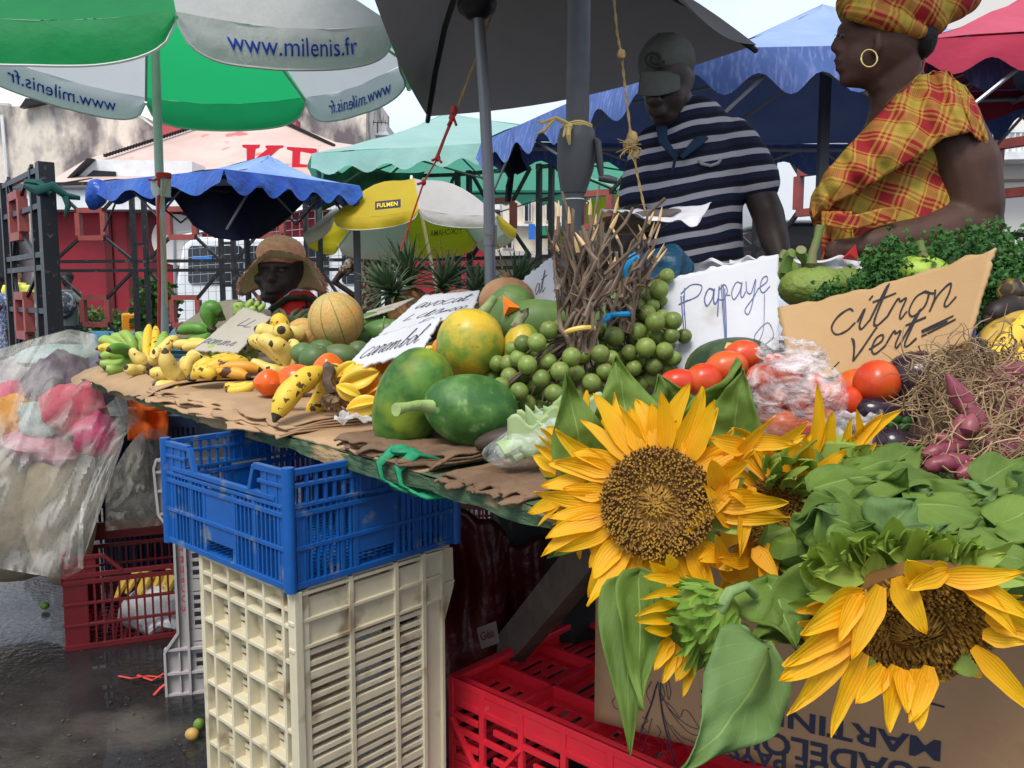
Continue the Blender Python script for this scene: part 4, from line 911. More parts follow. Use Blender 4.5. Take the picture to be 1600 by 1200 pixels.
mb = MB(); prism(mb, [(.0, .0), (.0, .03), (.3, .03), (.3, .0)], .01, .36); prism(mb, [(.0, Gh - .02), (.0, Gh - .001), (.3, Gh - .001), (.3, Gh - .02)], .01, .36); prism(mb, [(.04, .03), (.04, Gh - .02), (.045, Gh - .02), (.045, .03)], .01, .36); mb.build('shell', m_grey, t, smooth=0)
m_soc = mat('faded_red_print', (.32, .05, .07), .6)
mb = MB()
for i, ch in enumerate('SOCREMA'):
 put_text(mb, ch, lambda a, b, i=i: G(.062 - .016 * b - .0, .225 + i * .0265 + .018 * a, -.0105 + .0), bold=.03)
sv = mb.v;
mb.build('lettering', m_soc, t, smooth=0)
mb = MB(); mb.lathe([(.010, 0), (.016, 0), (.016, .002), (.010, .002)], 20, Matrix.Translation(G(.053, .435, -.012)) @ Matrix.Rotation(math.atan2(gn.y, gn.x), 4, 'Z') @ Matrix.Rotation(R(90), 4, 'Y')); mb.build('emblem', m_soc, t)
# maroon crate on the ground
m_mar = mat('maroon_crate_plastic', (.17, .012, .016), .35, (.13, .010, .012), 9, (.35, .75), coat=.2, bump=.05)
a0 = PZ(104, 1018, 0); a1 = PZ(290, 992, 0)
def maroon():
 t = thing('maroon_crate', 'dark maroon crate with a dipped rim on the wet ground, bananas inside', 'crate')
 L_, W_, Hh = .57, .38, .285
 def side(name, o, u, n, Ln, dip, low=.225):
  mb = MB(); vs = []; k = int((Ln - .12) / .022)
  for i in range(k + 1): vs.append((.06 + i * (Ln - .12) / k, .015, .20, .006))
  hz = [(.008, 0, Ln, .016), (.075, .0, Ln, .008), (.14, 0, Ln, .008), (.205, 0, Ln, .014)]
  sol = [(0, .065, 0, .205), (Ln - .065, Ln, 0, .205)]
  if dip:
   hz += [(Hh - .005, 0, .11, .012), (Hh - .005, Ln - .11, Ln, .012), (low, .0, Ln, .014), (.25, 0, .1, .006), (.25, Ln - .1, Ln, .006)]
   vs += [(x, .2, Hh, .006) for x in (0, .03, .06, Ln - .06, Ln - .03, Ln)]; sol += [(0, .09, .205, Hh - .004), (Ln - .09, Ln, .205, Hh - .004)]
  else:
   hz += [(Hh - .005, 0, Ln, .012)]; sol += [(0, Ln, .225, Hh - .006)]
  wall(mb, o, u, Z3, Ln, Hh, n, vs, hz, sol, tv=.006, th=.010)
  if dip:
   for (xa, xb) in ((.11, .16), (Ln - .11, Ln - .16)): mb.bar(o + u * xa + Z3 * (Hh - .003), o + u * xb + Z3 * (low + .004), .012, .010)
  mb.build(name, m_mar, t, smooth=0, bevel=.001)
 side('front_wall', V((0, 0, 0)), X3, Y3, L_, False); side('back_wall', V((0, W_, 0)), X3, Y3, L_, True)
 side('side_wall', V((0, 0, 0)), Y3, X3, W_, True); side('side_wall', V((L_, 0, 0)), Y3, X3, W_, True)
 mb = MB()
 for i in range(20): mb.box((.015 + i * (L_ - .03) / 19, W_ / 2, .0075), (.008, W_, .006))
 for i in range(10): mb.box((L_ / 2, .015 + i * (W_ - .03) / 9, .0055), (L_, .008, .0055))
 mb.build('base', m_mar, t, smooth=0); return t
mc = maroon()
# front wall in the photo is low: swap so the dipped wall faces the camera
mc.rotation_euler = (0, 0, math.atan2((a1 - a0).y, (a1 - a0).x)); mc.location = V((a0.x, a0.y, .0))
for ch in list(mc.children):
 if ch.name.startswith('front_wall'): ch.location.y = .38
 elif ch.name.startswith('back_wall'): ch.location.y = -.38
# red crate with a grid top
m_red = mat('red_crate_plastic', (.84, .028, .05), .38, (.76, .024, .045), 9, (.35, .75), coat=.15, bump=.06, spots=((.55, .12, .12), 40, .70, .05))
r0 = PZ(703, 1052, .305); r1 = PZ(1075, 1215, .305); r2 = PZ(938, 976, .305)
def redc():
 L_, W_, Hh = .60, .42, .30
 t = thing('red_crate', 'bright red plastic crate turned upside down with a slotted grid top in the foreground', 'crate')
 mb = MB()
 for (o, u, n, Ln) in ((V((0, 0, 0)), X3, Y3, L_), (V((0, W_, 0)), X3, Y3, L_), (V((0, 0, 0)), Y3, X3, W_), (V((L_, 0, 0)), Y3, X3, W_)):
  vs = [(x, 0, Hh, .012) for x in (.006, .09, .19, .29, .39, .49, .59, Ln - .006) if x <= Ln]
  hz = [(Hh - .006, 0, Ln, .014), (.008, 0, Ln, .016), (Hh * .42, 0, Ln, .012)]
  for r_ in range(9):
   z = .03 + r_ * .028
   for c in range(int(Ln / .1)):
    hz.append((z, c * .1 + (.0 if (r_ + c) % 2 else .02), c * .1 + (.08 if (r_ + c) % 2 else .1), .012))
  wall(mb, o, u, Z3, Ln, Hh, n, vs, hz, [(0, Ln, Hh - .055, Hh - .004)], tv=.010, th=.007)
 mb.bar(V((.01, -.006, .22)), V((.09, -.006, .12)), .012, .008); mb.bar(V((.11, -.006, .12)), V((.19, -.006, .22)), .012, .008)
 mb.build('lattice_walls', m_red, t, smooth=0, bevel=.0012)
 mb = MB(); zt = Hh - .006
 for (c, s_) in (((L_ / 2, .008, zt), (L_, .022, .014)), ((L_ / 2, W_ - .008, zt), (L_, .022, .014)), ((.008, W_ / 2, zt + .001), (.022, W_, .014)), ((L_ - .008, W_ / 2, zt + .001), (.022, W_, .014))): mb.box(c, s_)
 mb.build('rim', m_red, t, smooth=0, bevel=.003)
 mb = MB(); zr = Hh - .045
 ys = [0, .14, .28, W_]; xs = [0, .15, .30, .45, L_]
 for x in xs[1:-1]: mb.box((x, W_ / 2, zr + .012), (.009, W_, .026))
 for y in ys[1:-1]: mb.box((L_ / 2, y, zr + .0125), (L_, .009, .025))
 for i in range(4):
  for j in range(3):
   xa, xb, ya, yb = xs[i], xs[i + 1], ys[j], ys[j + 1]
   for k in range(5):
    xx = lerp(xa + .012, xb - .012, k / 4); mb.box((xx, (ya + yb) / 2, zr), (.018, yb - ya, .005))
   for yy in (ya + .012, yb - .012): mb.box(((xa + xb) / 2, yy, zr + .0006), (xb - xa, .026, .005))
 mb.build('grid_top', m_red, t, smooth=0, bevel=.001); return t
rcr = redc(); dd = r1 - r0; rcr.location = V((r0.x, r0.y, 0)); rcr.rotation_euler = (0, 0, math.atan2(dd.y, dd.x))
RU = dd.normalized(); RU.z = 0; RU.normalize(); RN = V((-RU.y, RU.x, 0))
# ------------------------------------------------------------ behind and under the table
m_sack = mat('dark_red_plastic', (.075, .006, .006), .35, (.045, .004, .004), 5, (.35, .7), bump=.5, bscale=12, spots=((.18, .03, .015), 6, .62, .1))
t = thing('red_sack', 'dark red plastic sack bulging under the table behind the slanted brace', 'sack', PZ(750, 1060, 0))
mb = MB(); c = P(752, 960, 1.85); mb.grid(lambda u, v: c + V((lerp(-.13, .16, u), -.05 * math.sin(math.pi * u) + .02 * math.sin(u * 17 + v * 3) + .03 * noise.noise(V((u * 4, v * 4, 3))), lerp(-.42, .21, v) + .04 * math.sin(u * 5) * v + .03 * noise.noise(V((u * 5, 1, 2))))), 40, 40)
mb.build('front', m_sack, t, thick=.01)
mb = MB(); mb.ell(c + V((.02, .14, -.12)), (.17, .13, .28), 20); mb.jitter(.05, 6); mb.build('sack_body', m_sack, t)
mb = MB(); a = [P(745, 982, 1.74), P(775, 970, 1.74), P(781, 1004, 1.74), P(752, 1014, 1.74)]; mb.add(a, [(0, 1, 2, 3)]); lb = mb.build('label_patch', mat('dirty_label', (.22, .18, .17), .6), t, smooth=0, thick=.002)
s_ = quadsurf(a[0], a[1], a[2], a[3]); mb = MB(); put_text(mb, 'Géa', lambda u, v: s_(.1 + .7 * u, .4 + .4 * v, .003) + V((0, -.003, 0)), bold=.01); mb.build('label_print', mat('label_ink', (.15, .02, .02), .6), lb, smooth=0)
t = thing('paint_splashed_drum', 'dark drum splashed with pale paint in the shadow under the table', 'drum', PZ(860, 960, 0))
mb = MB(); c = P(870, 930, 2.0); mb.lathe([(0, 0), (.16, 0), (.165, .3), (.16, .58), (.17, .6), (0, .6)], 24, Matrix.Translation(V((c.x, 2.0, 0)))); mb.build('drum_body', mat('splashed_dark', (.03, .03, .03), .7, (.16, .15, .13), 14, (.5, .62)), t)
t = dup(mc, P(780, 800, 2.35) - V((.18, 0, .0)), R(-20), 'rust red crate in the shadow behind the table, upper of the stack', None); t.location.z = .55; t.scale = (.55, .6, .8)
t = dup(mc, P(780, 800, 2.35) - V((.25, 0, .0)), R(-14), 'rust red crate in the shadow behind the table, lower of the stack', None); t.location.z = .25; t.scale = (.6, .6, 1)
t = dup(mc, V((P(700, 700, 2.9).x - .2, 2.9, 0)), R(5), 'maroon crate standing on the ground under the far side of the table', None); t.location.z = .02; t.scale = (1, 1, 1)
# second blue crate seen above the ivory one, behind
# debris kerb, fruit and straps on the ground
m_dirt = mat('sandy_dirt', (.10, .09, .075), .9, (.17, .15, .12), 30, (.4, .7), bump=1, bscale=60)
mb = MB(); c = PZ(235, 800, 0); mb.grid(lambda u, v: V((c.x + lerp(-.45, .5, u), c.y + lerp(-.35, .5, v), max(-.01, .10 * math.sin(math.pi * u) * math.sin(math.pi * v) + .02 * noise.noise(V((u * 9, v * 9, 1))) - .01))), 30, 24)
tag(mb.build('dirt_heap', m_dirt, None, org=c), 'low heap of damp sandy dirt behind the maroon crate', 'dirt heap', kind='stuff')
def groundfruit(px, py, rx, ry, m, name, label, cat, rot=0, stem=True):
 q = PZ(px, py, .018); s = S(px, py, q.y); mb = MB(); mb.ell(q, (rx * s, rx * s * .8, ry * s), 16, Matrix.Rotation(R(rot), 3, 'Y')); return tag(mb.build(name, m, None, org=q), label, cat)
m_gfr = mat('fallen_fruit', (.48, .30, .08), .5, (.35, .17, .05), 30, (.4, .6))
m_ggr = mat('fallen_green', (.12, .22, .03), .5, (.07, .14, .02), 30, (.4, .6))
groundfruit(300, 1147, 11, 10, m_gfr, 'fallen_fruit', 'small ochre fruit lying on the wet asphalt beside a green calyx', 'fruit')
groundfruit(311, 1132, 9, 10, m_ggr, 'fallen_calyx', 'small green calyx on the wet asphalt touching an ochre fruit', 'fruit')
groundfruit(70, 946, 7, 6, m_ggr, 'fallen_lime', 'tiny green fruit alone on the wet ground left of the maroon crate', 'fruit')
mb = MB()
q = lambda x, y, z: PZ(x, y, z)
mb.tube([q(186, 1056, .01), q(205, 1060, .02), q(230, 1056, .01), q(252, 1058, .015)], .004, 5, flat=.5); mb.tube([q(215, 1055, .01), q(238, 1063, .012), q(256, 1052, .02)], .004, 5, flat=.4); mb.tube([q(240, 1086, .008), q(250, 1075, .014), q(262, 1066, .03)], .004, 5, flat=.4)
tag(mb.build('red_strap', mat('red_ribbon', (.55, .05, .04), .4), None, org=q(230, 1058, 0)), 'torn red plastic strap on the wet ground beside the grey crate', 'strap')
mb = MB(); rl = random.Random(4)
for k in range(80):
 q = PZ(rl.uniform(-20, 340), rl.uniform(1010, 1195), .004); a = rl.uniform(0, 6.28); z_ = rl.uniform(.0015, .004)
 if k % 3: mb.ell(q, (z_ * rl.uniform(.6, 1.6), z_, z_ * .7), 6)
 else: mb.add([q, q + V((math.cos(a), math.sin(a), .1)) * z_ * 3, q + V((math.cos(a + .6), math.sin(a + .6), .2)) * z_ * 2.6], [(0, 1, 2)])
tag(mb.build('ground_litter', mat('litter', (.04, .035, .028), .8, (.09, .08, .045), 5, (.4, .6)), None, org=PZ(160, 1060, 0)), 'scattered grit and leaf scraps on the wet asphalt', 'litter', kind='stuff')
# bag of bananas in the maroon crate
t = thing('banana_bag', 'white plastic bag with yellow bananas lying inside the maroon crate', 'bag', PZ(215, 950, .02))
m_wbag = mat('white_bag', (.6, .6, .6), .35, (.45, .45, .47), 12, (.4, .7), bump=.8, bscale=14)
mb = MB(); c = PZ(225, 965, .05); mb.ell(c + V((.03, .08, .0)), (.14, .12, .07), 24); mb.jitter(.03, 14); mb.jitter(.012, 40); mb.build('bag_film', m_wbag, t)
mb = MB()
for k in range(7):
 p = c + V((-.10 + .025 * k, .03 + .02 * (k % 3), .05 + .008 * (k % 2))); mb.tube([p, p + V((.01, .05, .045)), p + V((.03, .10, .03))], [.006, .017, .007], 8)
mb.build('bananas_inside', mat('ripe_skin', (.60, .42, .05), .5, (.5, .32, .04), 10), t)
# ============================================================ fruit and vegetables
def surf_z(x, y):
 q = V((x, y, 0)) - V((TF.x, TF.y, 0)); tt = q.dot(TN)
 if tt < 0: return -9
 return .802 if tt < .2 else hb(min(tt, .98))
def rest(px, py, lift):
 r = ray(px, py); o = V((0, 0, H)); d = .5
 while d < 3.4:
  p = o + r * (d / r.y)
  if p.z <= surf_z(p.x, p.y) + lift: return d
  d += .01
 return d
def imrot(roll, yaw=0, pitch=0): return (Euler((R(pitch), R(roll), R(yaw)), 'XYZ')).to_matrix()
def along(ax):   # matrix taking +Z to ax
 return V(ax).to_track_quat('Z', 'Y').to_matrix()
def rev(mb, c, ax, prof, n=24, lob=0, lobn=5, mi=0, twist=0):
 """body of revolution round ax through c; prof = [(radius, height)]; lob = lobes strongest at the ends"""
 M4 = Matrix.Translation(c) @ along(ax).to_4x4(); h0, h1 = prof[0][1], prof[-1][1]
 mb.lathe(prof, n, M4, mi, mod=(lambda a, z: 1 + lob * math.cos(lobn * a + twist)) if lob else None); return mb
def eggprof(L_, r, k=14, p=1.0, sk=0.0):
 out = []
 for i in range(k + 1):
  t = math.pi * i / k; z = -math.cos(t); out.append((max(1e-4, r * math.sin(t) ** p * (1 + sk * z)), z * L_))
 return out
def fruit(name, label, cat, px, py, rx, ry, m, d=None, lift=None, roll=0, dz=1.0, group=None, n=24, amp=0, asc=8, yaw=0, mod=None, parent=None):
 if d is None: d = rest(px, py, lift if lift is not None else min(rx, ry) * .001)
 c = P(px, py, d); s = S(px, py, d); mb = MB()
 mb.ell(c, (rx * s, min(rx, ry) * s * dz, ry * s), n, imrot(roll, yaw), mod=mod)
 if amp: mb.jitter(amp, asc)
 o = mb.build(name, m, parent, org=c)
 if parent is None: tag(o, label, cat, group)
 return o, c, s
# ---- materials
m_bgreen = mat('green_banana_skin', (.20, .34, .055), .45, (.34, .44, .10), 9, (.35, .7), sss=.05, spots=((.10, .11, .02), 90, .66, .04))
m_bdgreen = mat('deep_green_banana_skin', (.065, .19, .025), .42, (.13, .30, .05), 9, (.35, .7), spots=((.05, .07, .02), 30, .72, .03))
m_byel = mat('yellow_banana_skin', (.66, .47, .095), .45, (.72, .56, .18), 8, (.35, .7), sss=.05, spots=((.13, .07, .02), 75, .66, .03))
m_brip = mat('spotted_banana_skin', (.68, .42, .03), .45, (.70, .50, .06), 8, (.35, .7), spots=((.10, .045, .01), 60, .60, .04), bump=.15, bscale=60)
m_bora = mat('orange_banana_skin', (.62, .25, .025), .45, (.66, .36, .04), 8, (.35, .7), spots=((.08, .03, .01), 16, .62, .03))
m_bblk = mat('blackened_plantain_skin', (.035, .022, .014), .5, (.42, .26, .04), 9, (.47, .55), spots=((.02, .012, .01), 10, .58, .05))
m_btip = mat('banana_tip', (.055, .038, .022), .8)
def ban(p0, p1, bow, r, m, parent, tip=True, name='banana', fat=1.0):
 mb = MB(); pts = []; rs = []; K_ = 12
 for i in range(K_ + 1):
  t = i / K_; pts.append(p0 * (1 - t) ** 2 + (p0 * .5 + p1 * .5 + bow * 2) * 2 * t * (1 - t) + p1 * t * t)
  rs.append(r * (.26 + .74 * min(1, t * 4.2) ** .8) * (1 if t < .72 else max(.16, 1 - ((t - .72) / .28) ** 1.7 * .86)))
 mb.tube(pts[:-1], [q * 1.1 for q in rs[:-1]], 10, ridge=.045)
 # gentle five sided section
 mb.tube([pts[-2], pts[-1]], [rs[-2] * 1.03, rs[-1] * .9], 8, mi=1)
 mb.tube([pts[0] + (pts[0] - pts[1]) * .15, pts[0], pts[1]], [rs[0] * .95, rs[0] * 1.02, rs[0]], 8, mi=2)
 return mb.build(name, [m, m_btip, mat('banana_neck', (.22, .22, .05), .6)], parent, smooth=60)
def bunch(label, d, m, crown, tips, group='banana hands on the stall', cm=None, name='banana_bunch'):
 c = P(*crown, d); t = thing(name, label, 'bananas', c, group)
 mb = MB(); s = S(*crown, d); mb.ell(c, (9 * s, 8 * s, 7 * s), 10); mb.jitter(.006, 40); mb.build('crown', cm or m_btip, t)
 for i, tp in enumerate(tips):
  tx, ty, w_, bx, by = tp[:5]; dd = tp[5] if len(tp) > 5 else 0; mm = tp[6] if len(tp) > 6 else m
  p1 = P(tx, ty, d + dd); p0 = lerp(c, p1, .06) + V((0, .008 * ((i % 3) - 1), 0)); bow = V((bx * s, (-.4 if i % 2 else .1) * abs(by) * s, -by * s))
  ban(p0, p1, bow, w_ * s / 2, mm, t)
 return t
G_ = m_bgreen; Y_ = m_byel; RP = m_brip; OR_ = m_bora; DG = m_bdgreen
bunch('green banana hand fanned out at the far left end of the table', 2.42, G_, (214, 561), [(171, 528, 15, 4, -12, .06), (186, 521, 15, 6, -10, .05), (209, 521, 15, 12, -6, .04), (154, 534, 15, -2, -12, .02), (149, 546, 14, 0, -8, -.02, m_brip), (154, 559, 15, 0, -6, -.03), (150, 566, 15, 2, 6, -.05), (160, 574, 16, 2, 8, -.08), (166, 548, 16, 0, -8, -.10, DG)])
bunch('pale yellow and green banana hand right of the leftmost green one', 2.30, Y_, (231, 574), [(194, 572, 17, 0, 6, -.08), (217, 546, 20, -8, -4, 0), (238, 550, 19, 8, -6, -.02), (258, 516, 16, 6, 0, .10, G_), (234, 504, 13, -3, 0, .14, RP), (243, 507, 13, 4, 0, .14, RP), (278, 527, 18, 6, -8, .08), (262, 548, 17, 4, -6, .06)])
bunch('pale yellow banana hand with one banana standing upright at the cardboard edge', 2.12, Y_, (292, 596), [(258, 544, 23, -8, 8, -.05), (317, 558, 18, -10, -10, .05), (229, 583, 19, 0, -4, -.02), (238, 600, 20, 0, 6, -.05), (272, 612, 17, -2, 4, -.09), (254, 588, 18, 4, 0, 0)])
bunch('ripe spotted banana hand lying sideways next to the orange tomatoes', 2.00, RP, (300, 590), [(394, 571, 19, 4, -14, .06), (412, 580, 17, 4, -12, 0, OR_), (382, 562, 17, -4, -12, .10), (337, 594, 20, 4, -12, -.04), (392, 590, 18, 4, -8, -.03, OR_), (345, 570, 18, -4, -10, .04)])
bunch('two short ripe bananas under the sideways hand at the tomatoes', 1.93, RP, (404, 598), [(347, 601, 15, 0, 6, 0), (352, 610, 14, 0, 5, -.02)])
bunch('large yellow banana hand below the tilted banana sign', 2.02, Y_, (456, 578), [(386, 534, 22, -2, -16, .02), (401, 531, 23, 2, -14, 0), (420, 538, 23, 4, -12, -.04), (450, 532, 17, 12, -6, .02), (388, 560, 18, -2, 8, 0), (468, 545, 19, 8, -4, .04), (416, 574, 18, 0, 6, -.05), (478, 560, 18, 8, 2, .02)])
bunch('fat yellow bananas pointing up left of the striped melon', 2.14, Y_, (441, 523), [(397, 512, 24, 0, 2, -.02), (427, 489, 26, 6, 4, 0, RP), (438, 514, 26, 3, 3, -.12), (470, 532, 24, 6, -6, .02)])
b7 = bunch('pair of big freckled yellow bananas in front on the cardboard', 1.56, RP, (513, 574), [(425, 628, 22, 4, -10, .05), (428, 660, 32, -6, -14, -.10), (478, 650, 30, 8, 8, .03), (540, 598, 22, 6, -4, .08)])
bunch('deep green cooking bananas behind the leftmost yellow ones', 2.52, DG, (332, 520), [(276, 521, 17, 0, -8, 0), (290, 530, 15, 0, 4, 0), (300, 516, 17, 2, -6, .05), (306, 533, 14, 0, 4, -.05)])
bunch('curved dark green banana hooked upward beside the tilted banana sign', 2.45, DG, (330, 514), [(349, 495, 22, -12, -22, 0), (352, 500, 15, -3, -12, .05)])
bunch('green banana tips poking up above the tilted banana sign', 2.55, G_, (376, 500), [(373, 470, 17, 0, 0, 0), (398, 466, 10, -3, 0, .02), (404, 468, 9, 5, 0, .03), (414, 472, 8, 8, 0, .03), (402, 478, 12, 0, 0, 0)])
bunch('small curved green bananas below the banana sign', 2.18, G_, (354, 566), [(328, 542, 14, -4, -4, .03), (357, 540, 12, 8, 4, .05), (300, 548, 17, -4, 6, .06), (378, 546, 12, 8, 2, .05), (386, 552, 12, 8, 4, .03), (394, 556, 13, 6, 6, 0), (310, 560, 17, 0, 6, 0)])
bunch('pale yellow bananas between the green fingers left of the sign', 2.32, Y_, (340, 545), [(282, 546, 15, 0, -6, 0), (290, 538, 14, 0, -6, .04), (300, 552, 14, 0, 2, -.03), (268, 540, 15, -2, -4, .02)])
bunch('blackened ripe plantain hand at the right edge under the parsley', 1.46, m_bblk, (1612, 480), [(1540, 505, 36, -4, -10, -.04), (1532, 545, 34, 0, -4, -.08), (1572, 452, 38, -6, -6, -.02, m_bblk), (1545, 560, 34, 0, 6, -.12, RP), (1590, 590, 34, 4, 6, -.14, RP)])
bunch('yellow banana hand filling the middle of the row behind the cardboard edge', 2.16, Y_, (330, 580), [(282, 570, 19, -4, -8, .04), (300, 556, 19, -6, -8, .06), (330, 548, 18, -6, -4, .08), (360, 556, 18, 4, -6, .06), (372, 568, 18, 4, -6, .02), (286, 584, 18, 0, 4, -.02)])
bunch('green and yellow banana hand against the foot of the banana sign', 2.26, G_, (372, 566), [(330, 556, 17, -4, -6, 0), (345, 545, 16, -4, -4, .03), (400, 552, 16, 6, -4, .03), (394, 540, 15, 6, 2, .05, Y_), (356, 560, 18, 0, 4, -.04, Y_)])
# dry brown stalk end beside the front bananas
t = thing('dried_banana_stalk', 'curled dry brown banana stalk end lying beside the front pair of bananas', 'banana stalk', P(526, 645, 1.55))
mb = MB(); c = P(524, 622, 1.52); s = S(524, 622, 1.52)
for k in range(13):
 a = R(-75 + k * 20); p1 = c + V((math.sin(a) * 24 * s, -.004 * (k % 3), -math.cos(a) * 20 * s)); mb.tube([c + V((0, .01, 8 * s)), lerp(c, p1, .6) + V((0, -.016, .006)), p1], [.004, .006, .003], 7)
mb.build('curls', mat('dry_stalk', (.10, .06, .03), .8, (.26, .17, .09), 60, (.4, .65), bump=.6, bscale=90), t)
mb = MB(); mb.tube([P(511, 570, 1.55), P(514, 580, 1.53), P(511, 595, 1.52), P(518, 612, 1.52)], [.008, .012, .008, .010], 8); mb.jitter(.003, 60); mb.build('stalk', mat('dry_stalk2', (.07, .045, .03), .9, (.14, .1, .07), 40), t)
# ---- tomatoes, orange ones
m_tomo = mat('orange_tomato_skin', (.76, .15, .012), .28, (.66, .09, .01), 12, (.35, .7), coat=.15)
m_tomr = mat('red_tomato_skin', (.54, .040, .012), .32, (.62, .13, .02), 14, (.42, .7), coat=.15, spots=((.62, .22, .04), 9, .66, .12))
lobe = lambda q: 1 + .04 * math.cos(5 * math.atan2(q.y, q.x)) * (1 - abs(q.z)) ** .5 - .10 * max(0, q.z - .8)
for (x, y, a, b, ro, la) in ((420, 598, 23, 21, 0, 'round orange tomato at the left of the front orange pair'), (462, 594, 40, 24, -8, 'long lumpy orange tomato between the ripe bananas and the front pair'), (514, 574, 24, 22, 0, 'orange tomato tucked behind the big freckled bananas')):
 fruit('orange_tomato', la, 'tomato', x, y, a, b, m_tomo, d=1.80 + (x - 420) * .0004, roll=ro, mod=lambda q: 1 + .05 * math.cos(4 * math.atan2(q.z, q.x)), dz=1.1)
# ---- melons
def netrib(t, tcn, cur, b):
 N = t.nodes.new; K = t.links.new
 vo = N('ShaderNodeTexVoronoi'); vo.feature = 'DISTANCE_TO_EDGE'; vo.inputs['Scale'].default_value = 90; K(tcn.outputs['Object'], vo.inputs['Vector'])
 mr = N('ShaderNodeMapRange'); mr.inputs[1].default_value = .0; mr.inputs[2].default_value = .12; mr.inputs[3].default_value = .35; mr.inputs[4].default_value = 0; K(vo.outputs['Distance'], mr.inputs[0])
 mx = N('ShaderNodeMixRGB'); K(mr.outputs[0], mx.inputs[0]); K(cur, mx.inputs[1]); mx.inputs[2].default_value = (.62, .50, .30, 1)
 sx = N('ShaderNodeSeparateXYZ'); K(tcn.outputs['UV'], sx.inputs[0]); ml = N('ShaderNodeMath'); ml.operation = 'MULTIPLY'; ml.inputs[1].default_value = 10; K(sx.outputs['X'], ml.inputs[0])
 fr = N('ShaderNodeMath'); fr.operation = 'PINGPONG'; fr.inputs[1].default_value = .5; K(ml.outputs[0], fr.inputs[0])
 m2 = N('ShaderNodeMapRange'); m2.inputs[1].default_value = .015; m2.inputs[2].default_value = .05; m2.inputs[3].default_value = .9; m2.inputs[4].default_value = 0; K(fr.outputs[0], m2.inputs[0])
 mx2 = N('ShaderNodeMixRGB'); K(m2.outputs[0], mx2.inputs[0]); K(mx.outputs[0], mx2.inputs[1]); mx2.inputs[2].default_value = (.10, .14, .04, 1); return mx2.outputs[0]
m_mel = mat('melon_rind', (.56, .29, .06), .6, (.42, .34, .11), 12, (.42, .65), bump=.3, bscale=120, uvm=netrib)
melprof = lambda r: [(max(.0005, r * math.sin(math.pi * i / 20)), -r * 1.02 * math.cos(math.pi * i / 20)) for i in range(21)]
def melon(px, py, r_px, d, ax, label, lob=.012):
 c = P(px, py, d); s = S(px, py, d); mb = MB(); rev(mb, c, ax, melprof(r_px * s), 60, lob, 10, twist=math.pi); mb.hasuv = True
 return tag(mb.build('melon', m_mel, None, org=c), label, 'melon')
melon(525, 500, 43, 2.08, (-.25, -.35, 1), 'round orange green striped melon standing highest on the heap')
melon(474, 526, 29, 2.20, (.8, -.3, .5), 'smaller pale ribbed melon half hidden left of the big striped one')
# ---- mangoes and avocados
m_man = mat('green_mango_skin', (.085, .15, .05), .45, (.16, .10, .05), 4, (.5, .8), bump=.1, vary=.15, spots=((.20, .22, .10), 60, .68, .03))
m_avo = mat('avocado_skin', (.10, .19, .045), .4, (.06, .13, .035), 9, (.4, .7), bump=.25, bscale=90, vary=.12)
i = 0
for (x, y, a, b, ro, mm, nm, la) in ((492, 560, 25, 22, -10, m_man, 'mango', 'green mango right of the yellow hand below the melon'), (532, 556, 30, 19, 5, m_man, 'mango', 'reddish green mango just below the big striped melon'), (474, 552, 20, 17, 0, m_man, 'mango', 'dark green mango half hidden behind the leftmost one'),
  (503, 545, 22, 15, 0, m_man, 'mango', 'small dark mango wedged under the big melon'), (560, 548, 18, 16, 0, m_man, 'mango', 'green mango between melon and handwritten star fruit sign'),
  (600, 517, 36, 19, -6, m_avo, 'avocado', 'dark green avocado in front of the large white price card'), (585, 502, 26, 15, 0, m_avo, 'avocado', 'small green avocado right behind the striped melon'), (557, 524, 22, 16, 8, m_avo, 'avocado', 'dull green avocado touching the striped melon'), (630, 512, 22, 14, -4, m_avo, 'avocado', 'green avocado tucked under the large white price card')):
 fruit(nm, la, nm, x, y, a, b, mm, d=2.0 + (545 - y) * .004 + (.0 if nm == 'mango' else .05), roll=ro, dz=1.15)
mb = MB(); mb.tube([P(598, 518, 1.96), P(599, 505, 1.95), P(601, 494, 1.95)], [.003, .002, .0025], 6); tag(mb.build('stalk_sprig', mat('sprig_green', (.22, .34, .07), .6), None, org=P(598, 518, 1.96)), 'thin pale green stalk standing on an avocado', 'stalk')
t = thing('dark_banana_leaf', 'shrivelled dark leaf scraps between the melons and the hatted seller', 'leaf', P(470, 505, 2.3))
mb = MB()
for k in range(7):
 c = P(445 + k * 9, 502 + (k % 3) * 6, 2.3); mb.grid(lambda u, v: c + V((lerp(-.03, .04, u), .02 * math.sin(u * 6 + k), lerp(-.02, .025, v) + .012 * math.sin(u * 8 + k))), 6, 4)
mb.build('scraps', mat('dark_leaf', (.025, .045, .018), .7, (.09, .10, .05), 20), t, thick=.002)
# ---- papayas
m_papg = mat('green_papaya_skin', (.030, .095, .012), .55, (.085, .20, .028), 22, (.40, .60), coat=.02, spots=((.30, .36, .03), 9, .54, .2), bump=.15, bscale=40)
m_papg2 = mat('deep_green_papaya_skin', (.030, .10, .018), .52, (.08, .19, .04), 24, (.40, .60), coat=.02, spots=((.17, .27, .09), 48, .60, .10), bump=.15, bscale=40)
m_papy = mat('yellow_papaya_skin', (.17, .26, .03), .42, (.62, .40, .03), 13, (.40, .56), coat=.08, spots=((.22, .17, .05), 55, .64, .06), bump=.15, bscale=40)
m_papd = mat('dull_papaya_skin', (.07, .14, .035), .5, (.12, .19, .05), 16, (.35, .65), spots=((.20, .22, .10), 70, .66, .05), bump=.15)
m_stalk = mat('pale_stalk', (.36, .46, .16), .55, (.24, .34, .10), 20, (.4, .7), bump=.4, bscale=60)
